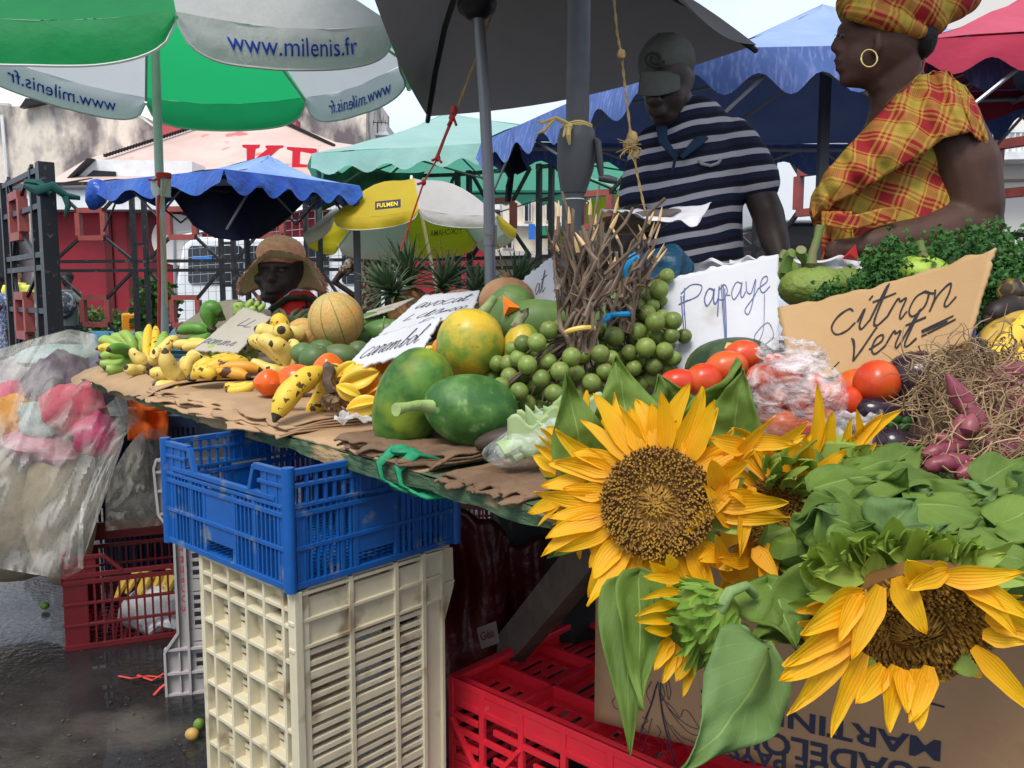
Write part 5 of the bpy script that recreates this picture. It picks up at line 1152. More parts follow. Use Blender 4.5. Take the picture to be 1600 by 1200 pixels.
def papaya(label, px, py, L_px, r_px, ax, m, d, sk=-.12, lob=.02, stem=None, mstem=None):
 c = P(px, py, d); s = S(px, py, d); t = thing('papaya', label, 'papaya', c); mb = MB()
 pr = [(r * (1 + (.0 if z < 0 else 0)), z) for r, z in eggprof(L_px * s, r_px * s, 22, .85, sk)]
 M4 = Matrix.Translation(c) @ along(ax).to_4x4(); zl = L_px * s
 o = len(mb.v); mb.lathe(pr, 40, M4, 0, mod=lambda a, z: 1 + lob * math.cos(5 * a) * (.25 + .75 * max(0, z / zl)) + .012 * math.cos(2 * a)); mb.build('skin', m, t)
 if stem:
  mb = MB(); mb.tube([P(x, y, d + dd) for x, y, dd in stem], [s * v for v in (11, 8, 7, 9, 10)[:len(stem)]], 10); mb.jitter(.002, 50); mb.build('stem', mstem or m_stalk, t)
 return t
papaya('large green papaya with a yellowish shoulder at the front edge of the table', 643, 626, 86, 58, (.45, -.1, 1), m_papg, 1.33, sk=.08, lob=.022)
papaya('deep green ribbed papaya with a pale stem pointing left', 735, 641, 76, 58, (-1, -.42, .30), m_papg2, 1.26, sk=-.12, lob=.045, stem=[(672, 636, -.10), (655, 634, -.12), (636, 636, -.14), (619, 640, -.16)])
papaya('upright yellow and green papaya behind the two green ones', 735, 536, 54, 53, (.1, -.1, 1), m_papy, 1.42, sk=-.03, lob=.012, stem=[(752, 492, .0), (762, 480, .0), (772, 466, .01)], mstem=mat('green_stem', (.12, .2, .05), .6, (.25, .28, .12), 30))
papaya('dull green papaya lying behind the yellow ones near the twigs', 842, 503, 62, 36, (1, .1, .0), m_papd, 1.58, sk=-.05)
t = papaya('green papaya with an orange wedge cut open on top', 795, 492, 48, 40, (.4, -.1, 1), m_papd, 1.62, sk=-.05)
mb = MB(); q = [P(786, 462, 1.57), P(812, 482, 1.545), P(789, 494, 1.545)]; mb.add(q + [P(795, 480, 1.535)], [(0, 1, 3), (1, 2, 3), (2, 0, 3)]); mb.build('cut_wedge', mat('papaya_flesh', (.80, .22, .01), .5, (.72, .15, .01), 30), t, smooth=0, thick=.006)
papaya('yellow papaya with a grey green stem squeezed left of the quenepas', 815, 545, 40, 32, (.15, 0, 1), m_papy, 1.44, sk=-.1, stem=[(808, 512, 0), (812, 500, 0), (820, 490, 0), (818, 484, 0)], mstem=mat('grey_stem', (.22, .24, .12), .7, (.12, .10, .07), 40))
papaya('yellow green papaya behind the second twig bundle', 950, 500, 46, 32, (.2, 0, 1), m_papd, 1.6)
# ---- calabash / gourd
m_cal = mat('brown_gourd_skin', (.34, .17, .08), .7, (.42, .24, .12), 20, (.4, .65), bump=.3, bscale=80)
t = thing('brown_gourd', 'round russet brown gourd behind the green papayas', 'gourd', P(792, 468, 1.85))
mb = MB(); c = P(792, 470, 1.80); s = S(792, 470, 1.80); mb.ell(c, (44 * s, 42 * s, 37 * s), 32); mb.build('skin', m_cal, t)
mb = MB(); mb.tube([c + V((0, 0, 33 * s)), c + V((0, 0, 38 * s)), c + V((.002, 0, 44 * s))], [.014, .011, .009], 10); mb.build('stem', mat('gourd_stem', (.20, .12, .06), .8, (.1, .06, .03), 40), t)
# ---- star fruit
m_star = mat('star_fruit_skin', (.78, .36, .02), .4, (.70, .50, .05), 12, (.4, .6), sss=.1, spots=((.20, .07, .02), 30, .68, .03))
m_staro = mat('star_fruit_orange', (.78, .24, .02), .4, (.74, .34, .03), 12, (.4, .6), sss=.1, spots=((.16, .06, .02), 30, .68, .03))
def starfruit(label, px, py, L_px, r_px, ax, m, d, twist=0):
 c = P(px, py, d); s = S(px, py, d); mb = MB(); pr = [(max(.0006, r_px * s * math.sin(math.pi * i / 12) ** .7), L_px * s * (i / 6 - 1)) for i in range(13)]
 M4 = Matrix.Translation(c) @ along(ax).to_4x4() @ Matrix.Rotation(twist, 4, 'Z')
 mb.lathe(pr, 40, M4, mod=lambda a, z: .42 + .58 * abs(math.cos(2.5 * a)) ** 2.2)
 return tag(mb.build('star_fruit', m, None, org=c, smooth=60), label, 'star fruit', 'star fruit below their sign')
for k, (x, y, l_, r_, ax, mm, la) in enumerate(((561, 592, 34, 24, (1, .1, .35), m_star, 'ribbed yellow star fruit right behind the banana pair'), (600, 566, 22, 22, (.3, -.3, 1), m_staro, 'upright orange star fruit in front of the cursive sign'), (583, 608, 28, 17, (1, .1, .6), m_staro, 'orange star fruit against the big green papaya'), (570, 634, 30, 18, (1, 0, .2), m_star, 'flat yellow star fruit beside the dry banana stalk'),
  (690, 545, 22, 16, (.2, 0, 1), m_staro, 'orange star fruit wedged left of the yellow papaya'), (668, 552, 20, 12, (1, 0, .4), m_star, 'small yellow star fruit under the right end of the cursive sign'), (540, 578, 20, 14, (.6, 0, .5), m_star, 'yellow star fruit touching the orange tomato'), (545, 612, 22, 15, (.8, 0, -.4), m_star, 'yellow star fruit behind the dry stalk'), (612, 590, 18, 14, (.5, 0, .8), m_star, 'yellow star fruit touching the papaya shoulder'))):
 starfruit(la, x, y, l_, r_, ax, mm, 1.50 + (600 - y) * .0018 + .02 * (k % 3), k)
t = thing('plastic_scrap', 'crumpled clear plastic scrap lying beside the big green papaya', 'plastic scrap', P(565, 655, 1.42))
m_clear = mat('clear_plastic', (.8, .8, .8), .15, alpha=(.15, .7, 18), bump=.8, bscale=20)
s_ = quadsurf(P(530, 650, 1.46), P(590, 645, 1.46), P(588, 664, 1.40), P(520, 662, 1.40), wav=.01)
mb = MB(); mb.grid(lambda u, v: s_(u, v) + V((0, 0, .006 + .008 * noise.noise(V((u * 6, v * 5, 0))))), 20, 12); mb.build('film', m_clear, t)
# ---- quenepas (small round green fruit) on twig bundles
m_que = mat('quenepa_skin', (.17, .23, .045), .45, (.11, .17, .035), 1.5, (.4, .65), vary=.32, coat=.05, spots=((.19, .12, .05), 2.2, .60, .06))
qm = MB(); qm.ell((0, 0, 0), (1, 1, 1.02), 18, mod=lambda q: 1 - .05 * max(0, q.z - .9) * 10 * .1); q0 = qm.build('fruit', m_que, None); qmesh = q0.data; bpy.data.objects.remove(q0)
m_twig = mat('twig_bark', (.11, .072, .05), .85, (.27, .20, .14), 22, (.4, .7), bump=.5, bscale=120, stretch=(1, 1, .3))
m_twigend = mat('split_wood', (.62, .42, .20), .7)
def quen(label, pts, d0, tie, twtop, mtie, nrandom, ell, seed, mstem='twig'):
 c = P(*tie, d0); t = thing('quenepa_bunch', label, 'fruit bunch', c, 'bunches of small green fruit'); r_ = random.Random(seed); placed = []
 def put(x, y, rp, dd):
  q = P(x, y, d0 + dd); s = S(x, y, d0 + dd); o = bpy.data.objects.new('fruit', qmesh); C.objects.link(o); o.parent = t; o.location = q - c
  o.scale = (rp * s,) * 3; o.rotation_euler = (r_.uniform(-2, 2), r_.uniform(-2, 2), r_.uniform(0, 6)); placed.append((x, y, dd, rp * s, q))
 for (x, y, rp, dd) in pts: put(x, y, rp, dd)
 tries = 0; n = 0
 while n < nrandom and tries < 6000:
  tries += 1; e = r_.choice(ell); a = r_.uniform(0, 6.283); k = math.sqrt(r_.random()); x = e[0] + e[2] * k * math.cos(a); y = e[1] + e[3] * k * math.sin(a); dd = r_.uniform(.03, .11); rr = r_.uniform(12.5, 15.5)
  q = P(x, y, d0 + dd)
  if all((q - pl[4]).length > .024 for pl in placed): put(x, y, rr, dd); n += 1
 mb = MB()
 for (x, y, dd, rp, q) in placed:
  if r_.random() < .6:
   mid = lerp(c, q, .55) + V((r_.uniform(-.02, .02), .04, r_.uniform(-.0, .03))); mb.tube([c, mid, q], [.003, .0022, .0016], 5)
 mb.build('stalks', m_twig, t)
 return t, c
q1 = [(858, 516, 15, 0), (876, 512, 14, .04), (817, 537, 14, .0), (839, 535, 15, -.02), (801, 545, 12, .03), (810, 560, 14, 0), (794, 568, 14, .02), (824, 570, 15.5, -.04), (857, 566, 14, -.01), (893, 558, 15.5, -.04), (912, 555, 13, 0), (938, 553, 15, -.02), (875, 580, 15.5, -.05), (846, 592, 15, -.04), (796, 588, 14, 0), (782, 604, 15, -.04),
  (811, 612, 15, -.05), (901, 584, 14, 0), (924, 598, 15, -.03), (945, 580, 14, -.02), (866, 615, 15.5, -.05), (763, 632, 16, -.06), (793, 648, 17, -.06), (752, 670, 15, -.07), (823, 632, 16, -.02), (836, 605, 13, .02), (871, 640, 14, -.02), (904, 620, 14, -.01), (922, 628, 14, -.03), (843, 640, 15, 0), (800, 628, 13, .02), (955, 560, 13, .02), (885, 604, 14, .03), (830, 552, 12, .04), (786, 625, 13, 0), (960, 600, 13, 0), (860, 660, 13, .03), (890, 545, 12, .05)]
tq1, c1 = quen('low spreading bunch of round green fruit whose bare stalks carry a yellow tie', q1, 1.34, (906, 522), None, None, 46, [(870, 585, 80, 60), (800, 605, 40, 50)], 3)
q2 = [(960, 526, 16, -.02), (983, 551, 13, -.02), (996, 519, 15, 0), (1009, 543, 16, -.03), (1024, 503, 16, -.03), (1052, 501, 14.5, -.02), (1011, 490, 14, .02), (1049, 524, 13, -.02), (1069, 525, 12, 0), (1027, 526, 13, .0), (1038, 548, 14, -.03), (1053, 560, 12, -.02), (1004, 562, 12, 0), (1022, 572, 14, -.02), (1043, 577, 12, 0), (935, 518, 12, .03), (937, 540, 12, .04), (972, 560, 12, .0), (990, 575, 13, -.02), (1019, 592, 14, 0), (1035, 495, 12, .03), (1042, 431, 12, .06), (1020, 450, 10, .06), (1012, 463, 12, .05), (1020, 477, 11, .04), (998, 478, 12, .05), (1033, 470, 10, .06), (1005, 455, 10, .07), (960, 545, 12, .03), (1002, 600, 13, 0), (975, 590, 13, .0), (1030, 560, 12, .03)]
tq2, c2 = quen('taller bunch of round green fruit tied with bright blue cord beside the papaya sign', q2, 1.42, (968, 492), None, None, 34, [(1005, 545, 55, 55), (1015, 470, 22, 28)], 5)
def twigs(t, c, tie_px, d, tops, rr, seed, ends=.35):
 r_ = random.Random(seed); mb = MB()
 for (x, y, dd) in tops:
  p = P(x, y, d + dd); base = c + V((r_.uniform(-.02, .02), r_.uniform(-.02, .02), -.03)); k = 7; pts = []
  for i in range(k + 1):
   u = i / k; q = lerp(base, p, u); q += V((math.sin(math.pi * u) * (p.x - base.x) * -.18, 0, 0)) + nz3((x * .1, y * .1, u * 3), 1.3, seed) * .040 * math.sin(math.pi * u) + nz3((x, y, u * 9), .8, seed) * .008; pts.append(q)
  r0 = r_.uniform(*rr) * .78; mb.tube(pts, [r0 * (1.15 - .5 * i / k) * (1 + .22 * math.sin(i * 2.4 + x)) for i in range(k + 1)], 6)
  if r_.random() < ends:
   a = pts[-1]; b = a + (pts[-1] - pts[-2]).normalized() * .022 + V((r_.uniform(-.006, .006), 0, .004)); mb.tube([a, lerp(a, b, .5), b], [r0 * .8, r0 * .7, .0006], 6, mi=1)
  if r_.random() < .5:
   i = r_.randint(3, 5); q = pts[i]; mb.tube([q, q + V((r_.uniform(-.05, .05), r_.uniform(-.02, .02), r_.uniform(.01, .06)))], [r0 * .6, r0 * .25], 5)
 mb.build('twigs', [m_twig, m_twigend], t)
r_ = random.Random(11)
tops1 = [(872, 335, 0), (880, 300, .02), (886, 352, -.01), (868, 360, .02), (932, 288, 0), (922, 330, .01), (905, 350, -.02), (940, 350, .03), (1040, 308, -.02), (985, 322, -.02), (1012, 352, 0), (960, 332, .01), (918, 378, -.03), (895, 330, .02), (864, 390, 0), (876, 372, -.02), (950, 372, -.02), (1018, 372, .01)] + [(r_.uniform(866, 960), r_.uniform(320, 410), r_.uniform(-.03, .04)) for _ in range(22)]
twigs(tq1, c1, (906, 522), 1.34, tops1, (.0032, .0062), 1, .34)
r_ = random.Random(12)
tops2 = [(1030, 400, 0), (1022, 372, .01), (1000, 395, 0), (1032, 345, 0), (1008, 410, -.01), (985, 388, 0), (1018, 422, -.02), (1040, 385, .01)] + [(r_.uniform(955, 1030), r_.uniform(370, 430), r_.uniform(-.03, .04)) for _ in range(18)]
twigs(tq2, c2, (968, 492), 1.42, tops2, (.003, .0055), 2, .35)
def tie(name, m, c, rx, rz, r, parent, tails=()):
 mb = MB(); pts = [c + V((rx * math.cos(a), rx * .8 * math.sin(a), rz * math.cos(a + 1))) for a in [i * 2 * math.pi / 24 for i in range(25)]]; mb.tube(pts, r, 8)
 for tl in tails: mb.tube(tl, [r, r * .9, r * .6][:len(tl)], 6)
 return mb.build(name, m, parent)
tie('yellow_tie', mat('yellow_rubber', (.75, .50, .12), .5), P(906, 517, 1.33), .022, .006, .0042, tq1)
tie('blue_tie', mat('blue_cord', (.01, .28, .62), .5), P(968, 493, 1.41), .021, .003, .0045, tq2, [[P(952, 495, 1.385), P(945, 500, 1.38), P(934, 508, 1.38)]])
mb = MB(); mb.tube([P(978, 440, 1.40), P(976, 420, 1.39), P(985, 405, 1.39), P(993, 398, 1.40), P(998, 404, 1.4)], [.003, .005, .006, .005, .003], 8, flat=.5); mb.build('blue_cord_end', mat('blue_cord', (.01, .28, .62), .5), tq2)
# ---- dark cucumber-like fruit and wrapped vegetable at the edge
m_aub = mat('aubergine_skin', (.020, .010, .018), .22, (.035, .015, .02), 5, (.4, .7), coat=.3)
fruit('dark_squash', 'long dark brown squash lying on the table edge under the quenepas', 'squash', 806, 686, 66, 22, mat('dark_brown_skin', (.035, .022, .018), .5, (.06, .04, .03), 8, (.4, .7)), d=1.20, roll=-8)
t = thing('wrapped_cabbage', 'pale green stalked vegetable wrapped in clear film beside the sunflower', 'vegetable', P(850, 680, 1.12))
m_pale = mat('pale_vegetable', (.26, .36, .14), .5, (.38, .46, .24), 14, (.4, .65), sss=.05)
mb = MB()
for (a, b, r0, r1) in (((782, 706), (905, 650), .014, .022), ((800, 716), (900, 676), .010, .018), ((840, 668), (912, 645), .012, .02), ((826, 700), (930, 690), .01, .018)): mb.tube([P(*a, 1.10), P((a[0] + b[0]) / 2, (a[1] + b[1]) / 2 - 6, 1.12), P(*b, 1.16)], [r0, (r0 + r1) / 2, r1], 12, flat=.7)
mb.jitter(.008, 25); mb.build('stalks', m_pale, t)
mb = MB()
for k in range(6):
 c = P(840 + k * 14, 682 - k * 7, 1.10 + .02 * (k % 2)); mb.grid(lambda u, v: c + V((lerp(-.04, .04, u), -.01 * math.sin(3 * u), lerp(-.022, .022, v) + .008 * math.sin(u * 12 + k) + .004 * math.sin(v * 9))), 14, 6)
mb.build('leaves', m_pale, t, thick=.002)
mb = MB(); c = P(850, 682, 1.12); mb.ell(c, (.085, .045, .030), 30, imrot(-24)); mb.jitter(.012, 16); mb.jitter(.004, 50); mb.build('film', mat('clear_film', (.85, .9, .85), .12, alpha=(.02, .35, 40), bump=1, bscale=30), t)
# ---- pumpkin, tomatoes, bag, aubergine
m_pum = mat('dark_pumpkin_rind', (.022, .045, .022), .5, (.065, .095, .04), 14, (.40, .60), bump=.2, bscale=60)
t = thing('green_pumpkin', 'dark green ribbed pumpkin below the white papaya sign', 'pumpkin', P(1140, 570, 1.32))
c = P(1142, 578, 1.36); s = S(1142, 578, 1.36); mb = MB(); pr = [(max(.001, 72 * s * math.sin(math.pi * i / 18) ** .8), -50 * s * math.cos(math.pi * i / 18)) for i in range(19)]
mb.lathe(pr, 64, Matrix.Translation(c) @ Matrix.Rotation(R(-8), 4, 'Y'), mod=lambda a, z: 1 - .07 * (1 - abs(math.sin(a * 5))) ** 2); mb.build('rind', m_pum, t)
mb = MB(); mb.tube([P(1143, 545, 1.28), P(1144, 536, 1.28)], [.012, .009], 7); mb.build('cut_stalk', mat('cork_stalk', (.68, .42, .18), .7), t)
for (x, y, a, b, dd, la, mm) in ((1160, 556, 30, 25, 1.20, 'orange red tomato on top of the row in front of the pumpkin', m_tomr), (1135, 574, 34, 26, 1.17, 'glossy orange tomato in front of the pumpkin', m_tomr), (1100, 594, 30, 27, 1.16, 'red tomato behind the tall sunflower leaf', m_tomr), (1062, 598, 32, 22, 1.16, 'flattened red tomato behind the sunflower petals', m_tomr), (1118, 590, 30, 24, 1.22, 'red tomato at the foot of the pumpkin', m_tomr),
  (1371, 598, 37, 36, 1.10, 'big shiny red tomato below the brown lime sign', m_tomr), (1338, 610, 36, 34, 1.16, 'red tomato half hidden left of the big shiny one', m_tomr), (1322, 628, 26, 26, 1.10, 'small red tomato right beside the plastic bag', m_tomr), (1210, 566, 20, 14, 1.2, 'red tomato just behind the plastic bag', m_tomr)):
 c = P(x, y, dd); s = S(x, y, dd); mb = MB(); mb.ell(c, (a * s, min(a, b) * s * 1.05, b * s), 28, imrot(r_.uniform(-15, 15)), mod=lambda q: 1 + .035 * math.cos(6 * math.atan2(q.y, q.x)) * (1 - q.z * q.z)); tag(mb.build('red_tomato', mm, None, org=c), la, 'tomato')
t = thing('tomato_bag', 'knotted clear plastic bag full of red tomatoes in the middle of the stall', 'bag', P(1240, 640, 1.08))
for k, (x, y, rp) in enumerate(((1190, 590, 24), (1225, 588, 27), (1262, 600, 26), (1290, 620, 24), (1205, 620, 25), (1245, 628, 28), (1280, 650, 24), (1222, 664, 28), (1195, 655, 18), (1260, 670, 20), (1245, 575, 20))):
 c = P(x, y, 1.10 + .02 * (k % 3)); s = S(x, y, 1.1); mb = MB(); mb.ell(c, (rp * s, rp * s, rp * s * .92), 18); mb.build('tomato', m_tomr if k != 7 else m_tomo, t)
m_bagf = mat('bag_film_plastic', (.72, .66, .66), .22, (.86, .84, .84), 26, (.35, .65), alpha=(.04, .62, 24), bump=1, bscale=30, stretch=(1, 1, 1.8))
c = P(1240, 622, 1.08); s = S(1240, 622, 1.08); mb = MB()
def bagshape(q):
 return 1 + .18 * max(0, q.z) - .05
mb.ell(c, (78 * s, .085, 76 * s), 90, imrot(20), mod=lambda q: .96 + .05 * noise.noise(q * 2.2) + .045 * abs(noise.noise(V((q.x * 6, q.y * 6, q.z * 4)))) + .03 * abs(noise.noise(q * 14)))
mb.build('bag_film', m_bagf, t)
mb = MB(); cc = P(1240, 556, 1.07); mb.ell(cc, (.042, .03, .02), 40, imrot(10), mod=lambda q: 1 + .35 * abs(noise.noise(q * 5)) + .15 * noise.noise(q * 13)); mb.build('gathered_top', m_bagf, t)
t = thing('clear_bag', 'limp clear plastic bag lying between the tomatoes and the aubergines', 'bag', P(1350, 690, 1.0))
mb = MB(); c = P(1358, 682, .98)
mb.grid(lambda u, v: P(lerp(1300, 1395, u), lerp(720, 645, v), 1.02) + V((0, -.03 * math.sin(3 * u) * math.sin(3 * v) + .012 * noise.noise(V((u * 5, v * 5, 4))), .012 * noise.noise(V((u * 7, v * 6, 1))))), 30, 24); mb.build('bag_film', m_bagf, t)
# aubergines
def aub(label, px, py, L_px, r_px, ax, d, calyx=None):
 c = P(px, py, d); s = S(px, py, d); t = thing('aubergine', label, 'aubergine', c); mb = MB(); rev(mb, c, ax, eggprof(L_px * s, r_px * s, 16, .75, .12), 28); mb.build('skin', m_aub, t)
 mb = MB(); e = c + V(ax).normalized() * (-L_px * s * .93);
 for k in range(6):
  a = k * 1.047; o = along(ax) @ V((math.cos(a), math.sin(a), 0)); mb.tube([e, e + o * r_px * s * .5 + V(ax).normalized() * .01, e + o * r_px * s * .75 + V(ax).normalized() * .035], [.006, .008, .001], 6, flat=.4)
 mb.tube([e, e - V(ax).normalized() * .025], [.008, .006], 8); mb.build('calyx', mat('calyx_green', (.12, .13, .04), .6, (.2, .17, .08), 30), t)
aub('big black aubergine standing beside the large red tomato', 1437, 612, 64, 48, (-.35, -.1, 1), 1.10)
aub('small dark aubergine at the edge of the shallot roots', 1410, 702, 46, 30, (-1, 0, .4), .98)
aub('dark purple aubergine deep in the shadow between bag and roots', 1395, 652, 60, 26, (-1, 0, .25), 1.08)
# ---- breadfruit
m_bread = mat('breadfruit_skin', (.14, .20, .035), .6, (.19, .25, .05), 14, (.4, .65), bump=1.2, bscale=70, spots=((.05, .045, .02), 60, .66, .04))
for (x, y, a, b, dd, la, st) in ((1272, 450, 56, 34, 1.62, 'knobbly green breadfruit with a curved green stem behind the cardboard sign', [(1268, 412), (1270, 395), (1278, 370), (1282, 352)]), (1322, 446, 40, 28, 1.66, 'second breadfruit half hidden in the parsley', None),
  (1435, 425, 46, 26, 1.56, 'bright yellow green breadfruit peeping over the cardboard sign', [(1442, 402), (1438, 388), (1436, 376)]), (1222, 425, 26, 24, 1.68, 'small brownish breadfruit at the right end of the white papaya sign', [(1222, 405), (1228, 392)])):
 c = P(x, y, dd); s = S(x, y, dd); t = thing('breadfruit', la, 'breadfruit', c)
 mb = MB(); mb.ell(c, (a * s, a * s * .9, b * s), 40, mod=lambda q: 1 + .02 * noise.noise(q * 9)); mb.build('skin', m_bread if 'bright' not in la else mat('breadfruit_light', (.34, .48, .06), .5, (.25, .36, .06), 12, bump=.5, bscale=70), t)
 if st: mb = MB(); mb.tube([P(p[0], p[1], dd - .02) for p in st], [.010, .008, .0075, .0085][:len(st)], 10); mb.build('stem', mat('breadfruit_stem', (.13, .22, .05), .6, (.2, .17, .08), 30), t)
t = thing('cut_branch', 'short cut branches with pale ends beside the white papaya sign', 'branches', P(1240, 410, 1.66))
mb = MB(); mb.tube([P(1226, 425, 1.64), P(1232, 400, 1.63), P(1238, 395, 1.62)], [.012, .011, .010], 8); mb.tube([P(1262, 418, 1.64), P(1258, 405, 1.63), P(1250, 396, 1.62), P(1252, 390, 1.61)], [.011, .010, .009, .010], 8); mb.build('bark', mat('breadfruit_stem', (.13, .22, .05), .6), t)
# ---- parsley
m_par = mat('parsley_leaf', (.022, .085, .014), .5, (.05, .15, .022), 14, (.35, .7), trans=.2)
t = thing('parsley_heap', 'big heap of curly parsley behind the cardboard lime sign', 'parsley', P(1480, 430, 1.55)); mb = MB(); r_ = random.Random(5)
def sprig(c, n, rad, ls):
 for i in range(n):
  q = c + V((r_.gauss(0, 1), r_.gauss(0, 1), r_.gauss(0, 1))) * rad
  nrm = V((r_.uniform(-1, 1), r_.uniform(-1.2, .3), r_.uniform(-.2, 1))).normalized(); a = nrm.cross(V((r_.random(), r_.random(), r_.random()))).normalized(); b = nrm.cross(a); k = 7; ctr = q + nrm * ls * .25
  vs = [ctr]
  for j in range(k):
   an = j * 6.283 / k; rr = ls * (.55 + .45 * (j % 2)) * r_.uniform(.8, 1.2); vs.append(q + a * math.cos(an) * rr + b * math.sin(an) * rr + nrm * r_.uniform(-.3, .3) * ls)
  mb.add(vs, [(0, j + 1, (j + 1) % k + 1) for j in range(k)])
for k in range(230):
 u = r_.random(); x = lerp(1352, 1640, u); topy = 345 + 45 * abs(math.sin(u * 5)) * (1 - u) + (40 if u < .12 else 0) - 6 * math.sin(u * 19); y = lerp(topy + 8, 520, r_.random() ** 1.2)
 if y > 500 - (x - 1352) * .15 and x < 1400: continue
 sprig(P(x, y, 1.56 + r_.uniform(-.05, .12) - (y - 345) * .0004), 14, .010, .0075)
for k in range(46):
 u = r_.random(); x = lerp(1272, 1400, u); y = lerp(468, 418, u) + r_.uniform(-10, 14); sprig(P(x, y, 1.50 + r_.uniform(-.02, .03)), 12, .008, .006)
for k in range(26):
 x = r_.uniform(1530, 1610); y = r_.uniform(420, 470); sprig(P(x, y, 1.48), 12, .010, .007)
mb.build('leaves', m_par, t, smooth=0)
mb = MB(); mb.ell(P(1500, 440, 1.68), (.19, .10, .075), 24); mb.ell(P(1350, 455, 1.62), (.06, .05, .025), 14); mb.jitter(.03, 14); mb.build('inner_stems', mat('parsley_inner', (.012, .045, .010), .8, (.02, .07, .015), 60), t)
# ---- shallots with roots
m_shal = mat('shallot_skin', (.17, .024, .045), .45, (.26, .075, .085), 26, (.35, .7), coat=.1, spots=((.10, .02, .03), 24, .62, .05), stretch=(1, 1, .4))
m_root = mat('dry_roots', (.40, .28, .15), .85, (.17, .10, .055), 14, (.40, .6))
t = thing('shallot_heap', 'heap of purple red shallots tangled in long dry straw coloured roots', 'shallots', P(1540, 680, 1.0)); r_ = random.Random(9)
def blb(x, y, L_, r0, ang, d):
 d -= .035; r0 *= 1.12; p = P(x, y, d); s = S(x, y, d); dv = V((math.cos(R(ang)), .2, math.sin(R(ang)))) * L_ * s; mb = MB()
 mb.tube([p - dv * .5, p - dv * .3, p, p + dv * .3, p + dv * .55], [r0 * s * .35, r0 * s * .9, r0 * s, r0 * s * .65, r0 * s * .22], 14); mb.jitter(.002, 40); return mb.build('shallot', m_shal, t)
for a in ((1500, 620, 70, 15, 120, .98), (1520, 650, 64, 15, 130, .97), (1548, 668, 70, 14, 20, 1.0), (1580, 640, 76, 15, 25, 1.02), (1600, 615, 70, 13, 10, 1.03), (1555, 592, 90, 15, -10, 1.10), (1590, 580, 80, 14, -5, 1.12), (1500, 672, 44, 14, 80, .95), (1516, 664, 34, 13, 70, .94), (1470, 705, 66, 14, 10, .93), (1490, 722, 70, 14, 5, .91), (1520, 735, 60, 13, 15, .90), (1465, 725, 44, 12, 20, .91), (1560, 700, 60, 14, 150, .95), (1595, 690, 60, 13, 30, .97), (1575, 735, 70, 13, -20, .92), (1540, 608, 60, 13, 60, 1.05), (1486, 690, 50, 12, 160, .95), (1610, 655, 60, 14, 70, 1.0), (1600, 760, 60, 13, 10, .88)): blb(*a)
mb = MB()
for cl in [(1500, 575, 26, 60, 1.0), (1470, 570, 28, 60, .99), (1450, 600, 22, 50, .98), (1540, 590, 30, 60, .98), (1560, 625, 34, 60, .96), (1590, 640, 30, 50, .95), (1480, 690, 22, 50, .92), (1530, 700, 34, 90, .90), (1580, 715, 36, 90, .90), (1550, 755, 42, 110, .87), (1600, 760, 34, 90, .87), (1460, 730, 24, 50, .90), (1500, 750, 30, 70, .88), (1430, 710, 16, 30, .92), (1480, 640, 24, 50, .95), (1595, 550, 24, 40, 1.08)]:
 cx, cy, sd_, n, d = cl; c = P(cx, cy, d)
 for i in range(int(n * .85)):
  p = P(cx + r_.gauss(0, sd_), cy + r_.gauss(0, sd_ * .6), d + r_.uniform(-.015, .07)); pts = [p]; dv = V((r_.uniform(-1, 1), r_.uniform(-.5, .3), r_.uniform(-.8, .6))).normalized() * .012
  for k in range(6): dv = (dv + V((r_.uniform(-1, 1), r_.uniform(-.6, .6), r_.uniform(-1, .9))) * .0085); dv = dv.normalized() * .0115; pts.append(pts[-1] + dv)
  mb.tube(pts, [.0011, .0010, .0009, .0008, .0007, .0005, .0003], 4, caps=False)
mb.build('roots', m_root, t)
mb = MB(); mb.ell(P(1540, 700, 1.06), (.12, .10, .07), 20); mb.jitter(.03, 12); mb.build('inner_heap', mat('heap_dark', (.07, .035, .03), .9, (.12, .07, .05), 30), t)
mb = MB()
for (x, y) in ((1395, 665), (1400, 655), (1380, 660), (1412, 668), (1600, 672), (1590, 668), (1418, 658)): mb.ell(P(x, y, .98), (.008, .003, .006), 8)
tag(mb.build('parsley_scraps', m_par, None, org=P(1400, 660, .98)), 'few stray green parsley scraps beside the shallot roots', 'herb scraps', kind='stuff')
# ============================================================ cardboard box and sunflowers
m_box = mat('box_cardboard', (.40, .235, .12), .8, (.34, .195, .10), 6, (.35, .7), bump=.15, bscale=50, spots=((.22, .12, .07), 5, .68, .08))
m_bink = mat('box_ink', (.03, .03, .055), .7)
BZ = .31
bl = V((.146, 1.39, BZ)); bd = V((.889, -.459, 0)).normalized(); bn = V((.459, .889, 0)).normalized()
bx_top = P(938, 925, bl.y).z
t = thing('cardboard_box', 'brown cardboard box printed with upside down navy lettering below the sunflowers', 'box', bl)
def bf(u, v, off=0):                       # front face, metres from its left lower corner, slightly bowed
 q = bl + bd * u + V((0, 0, v)); return q - bn * (off + .012 * math.sin(min(1, max(0, u / .62)) * math.pi) * (.4 + v))
BL_, BH_ = .66, .27
mb = MB(); mb.grid(lambda u, v: bf(u * BL_, v * BH_), 30, 12); mb.build('front_panel', m_box, t, thick=.004)
mb = MB()
mb.grid(lambda u, v: bl + bn * (u * .30) + V((0, 0, v * BH_)), 8, 6); mb.grid(lambda u, v: bl + bd * BL_ + bn * (u * .36) + V((0, 0, v * BH_)), 8, 6); mb.grid(lambda u, v: bl + bn * .36 + bd * (u * BL_) + V((0, 0, v * BH_)), 8, 6)
mb.grid(lambda u, v: bl + bn * (.36 * v) + bd * (u * BL_) + V((0, 0, .004)), 8, 6); mb.build('other_panels', m_box, t, thick=.004)
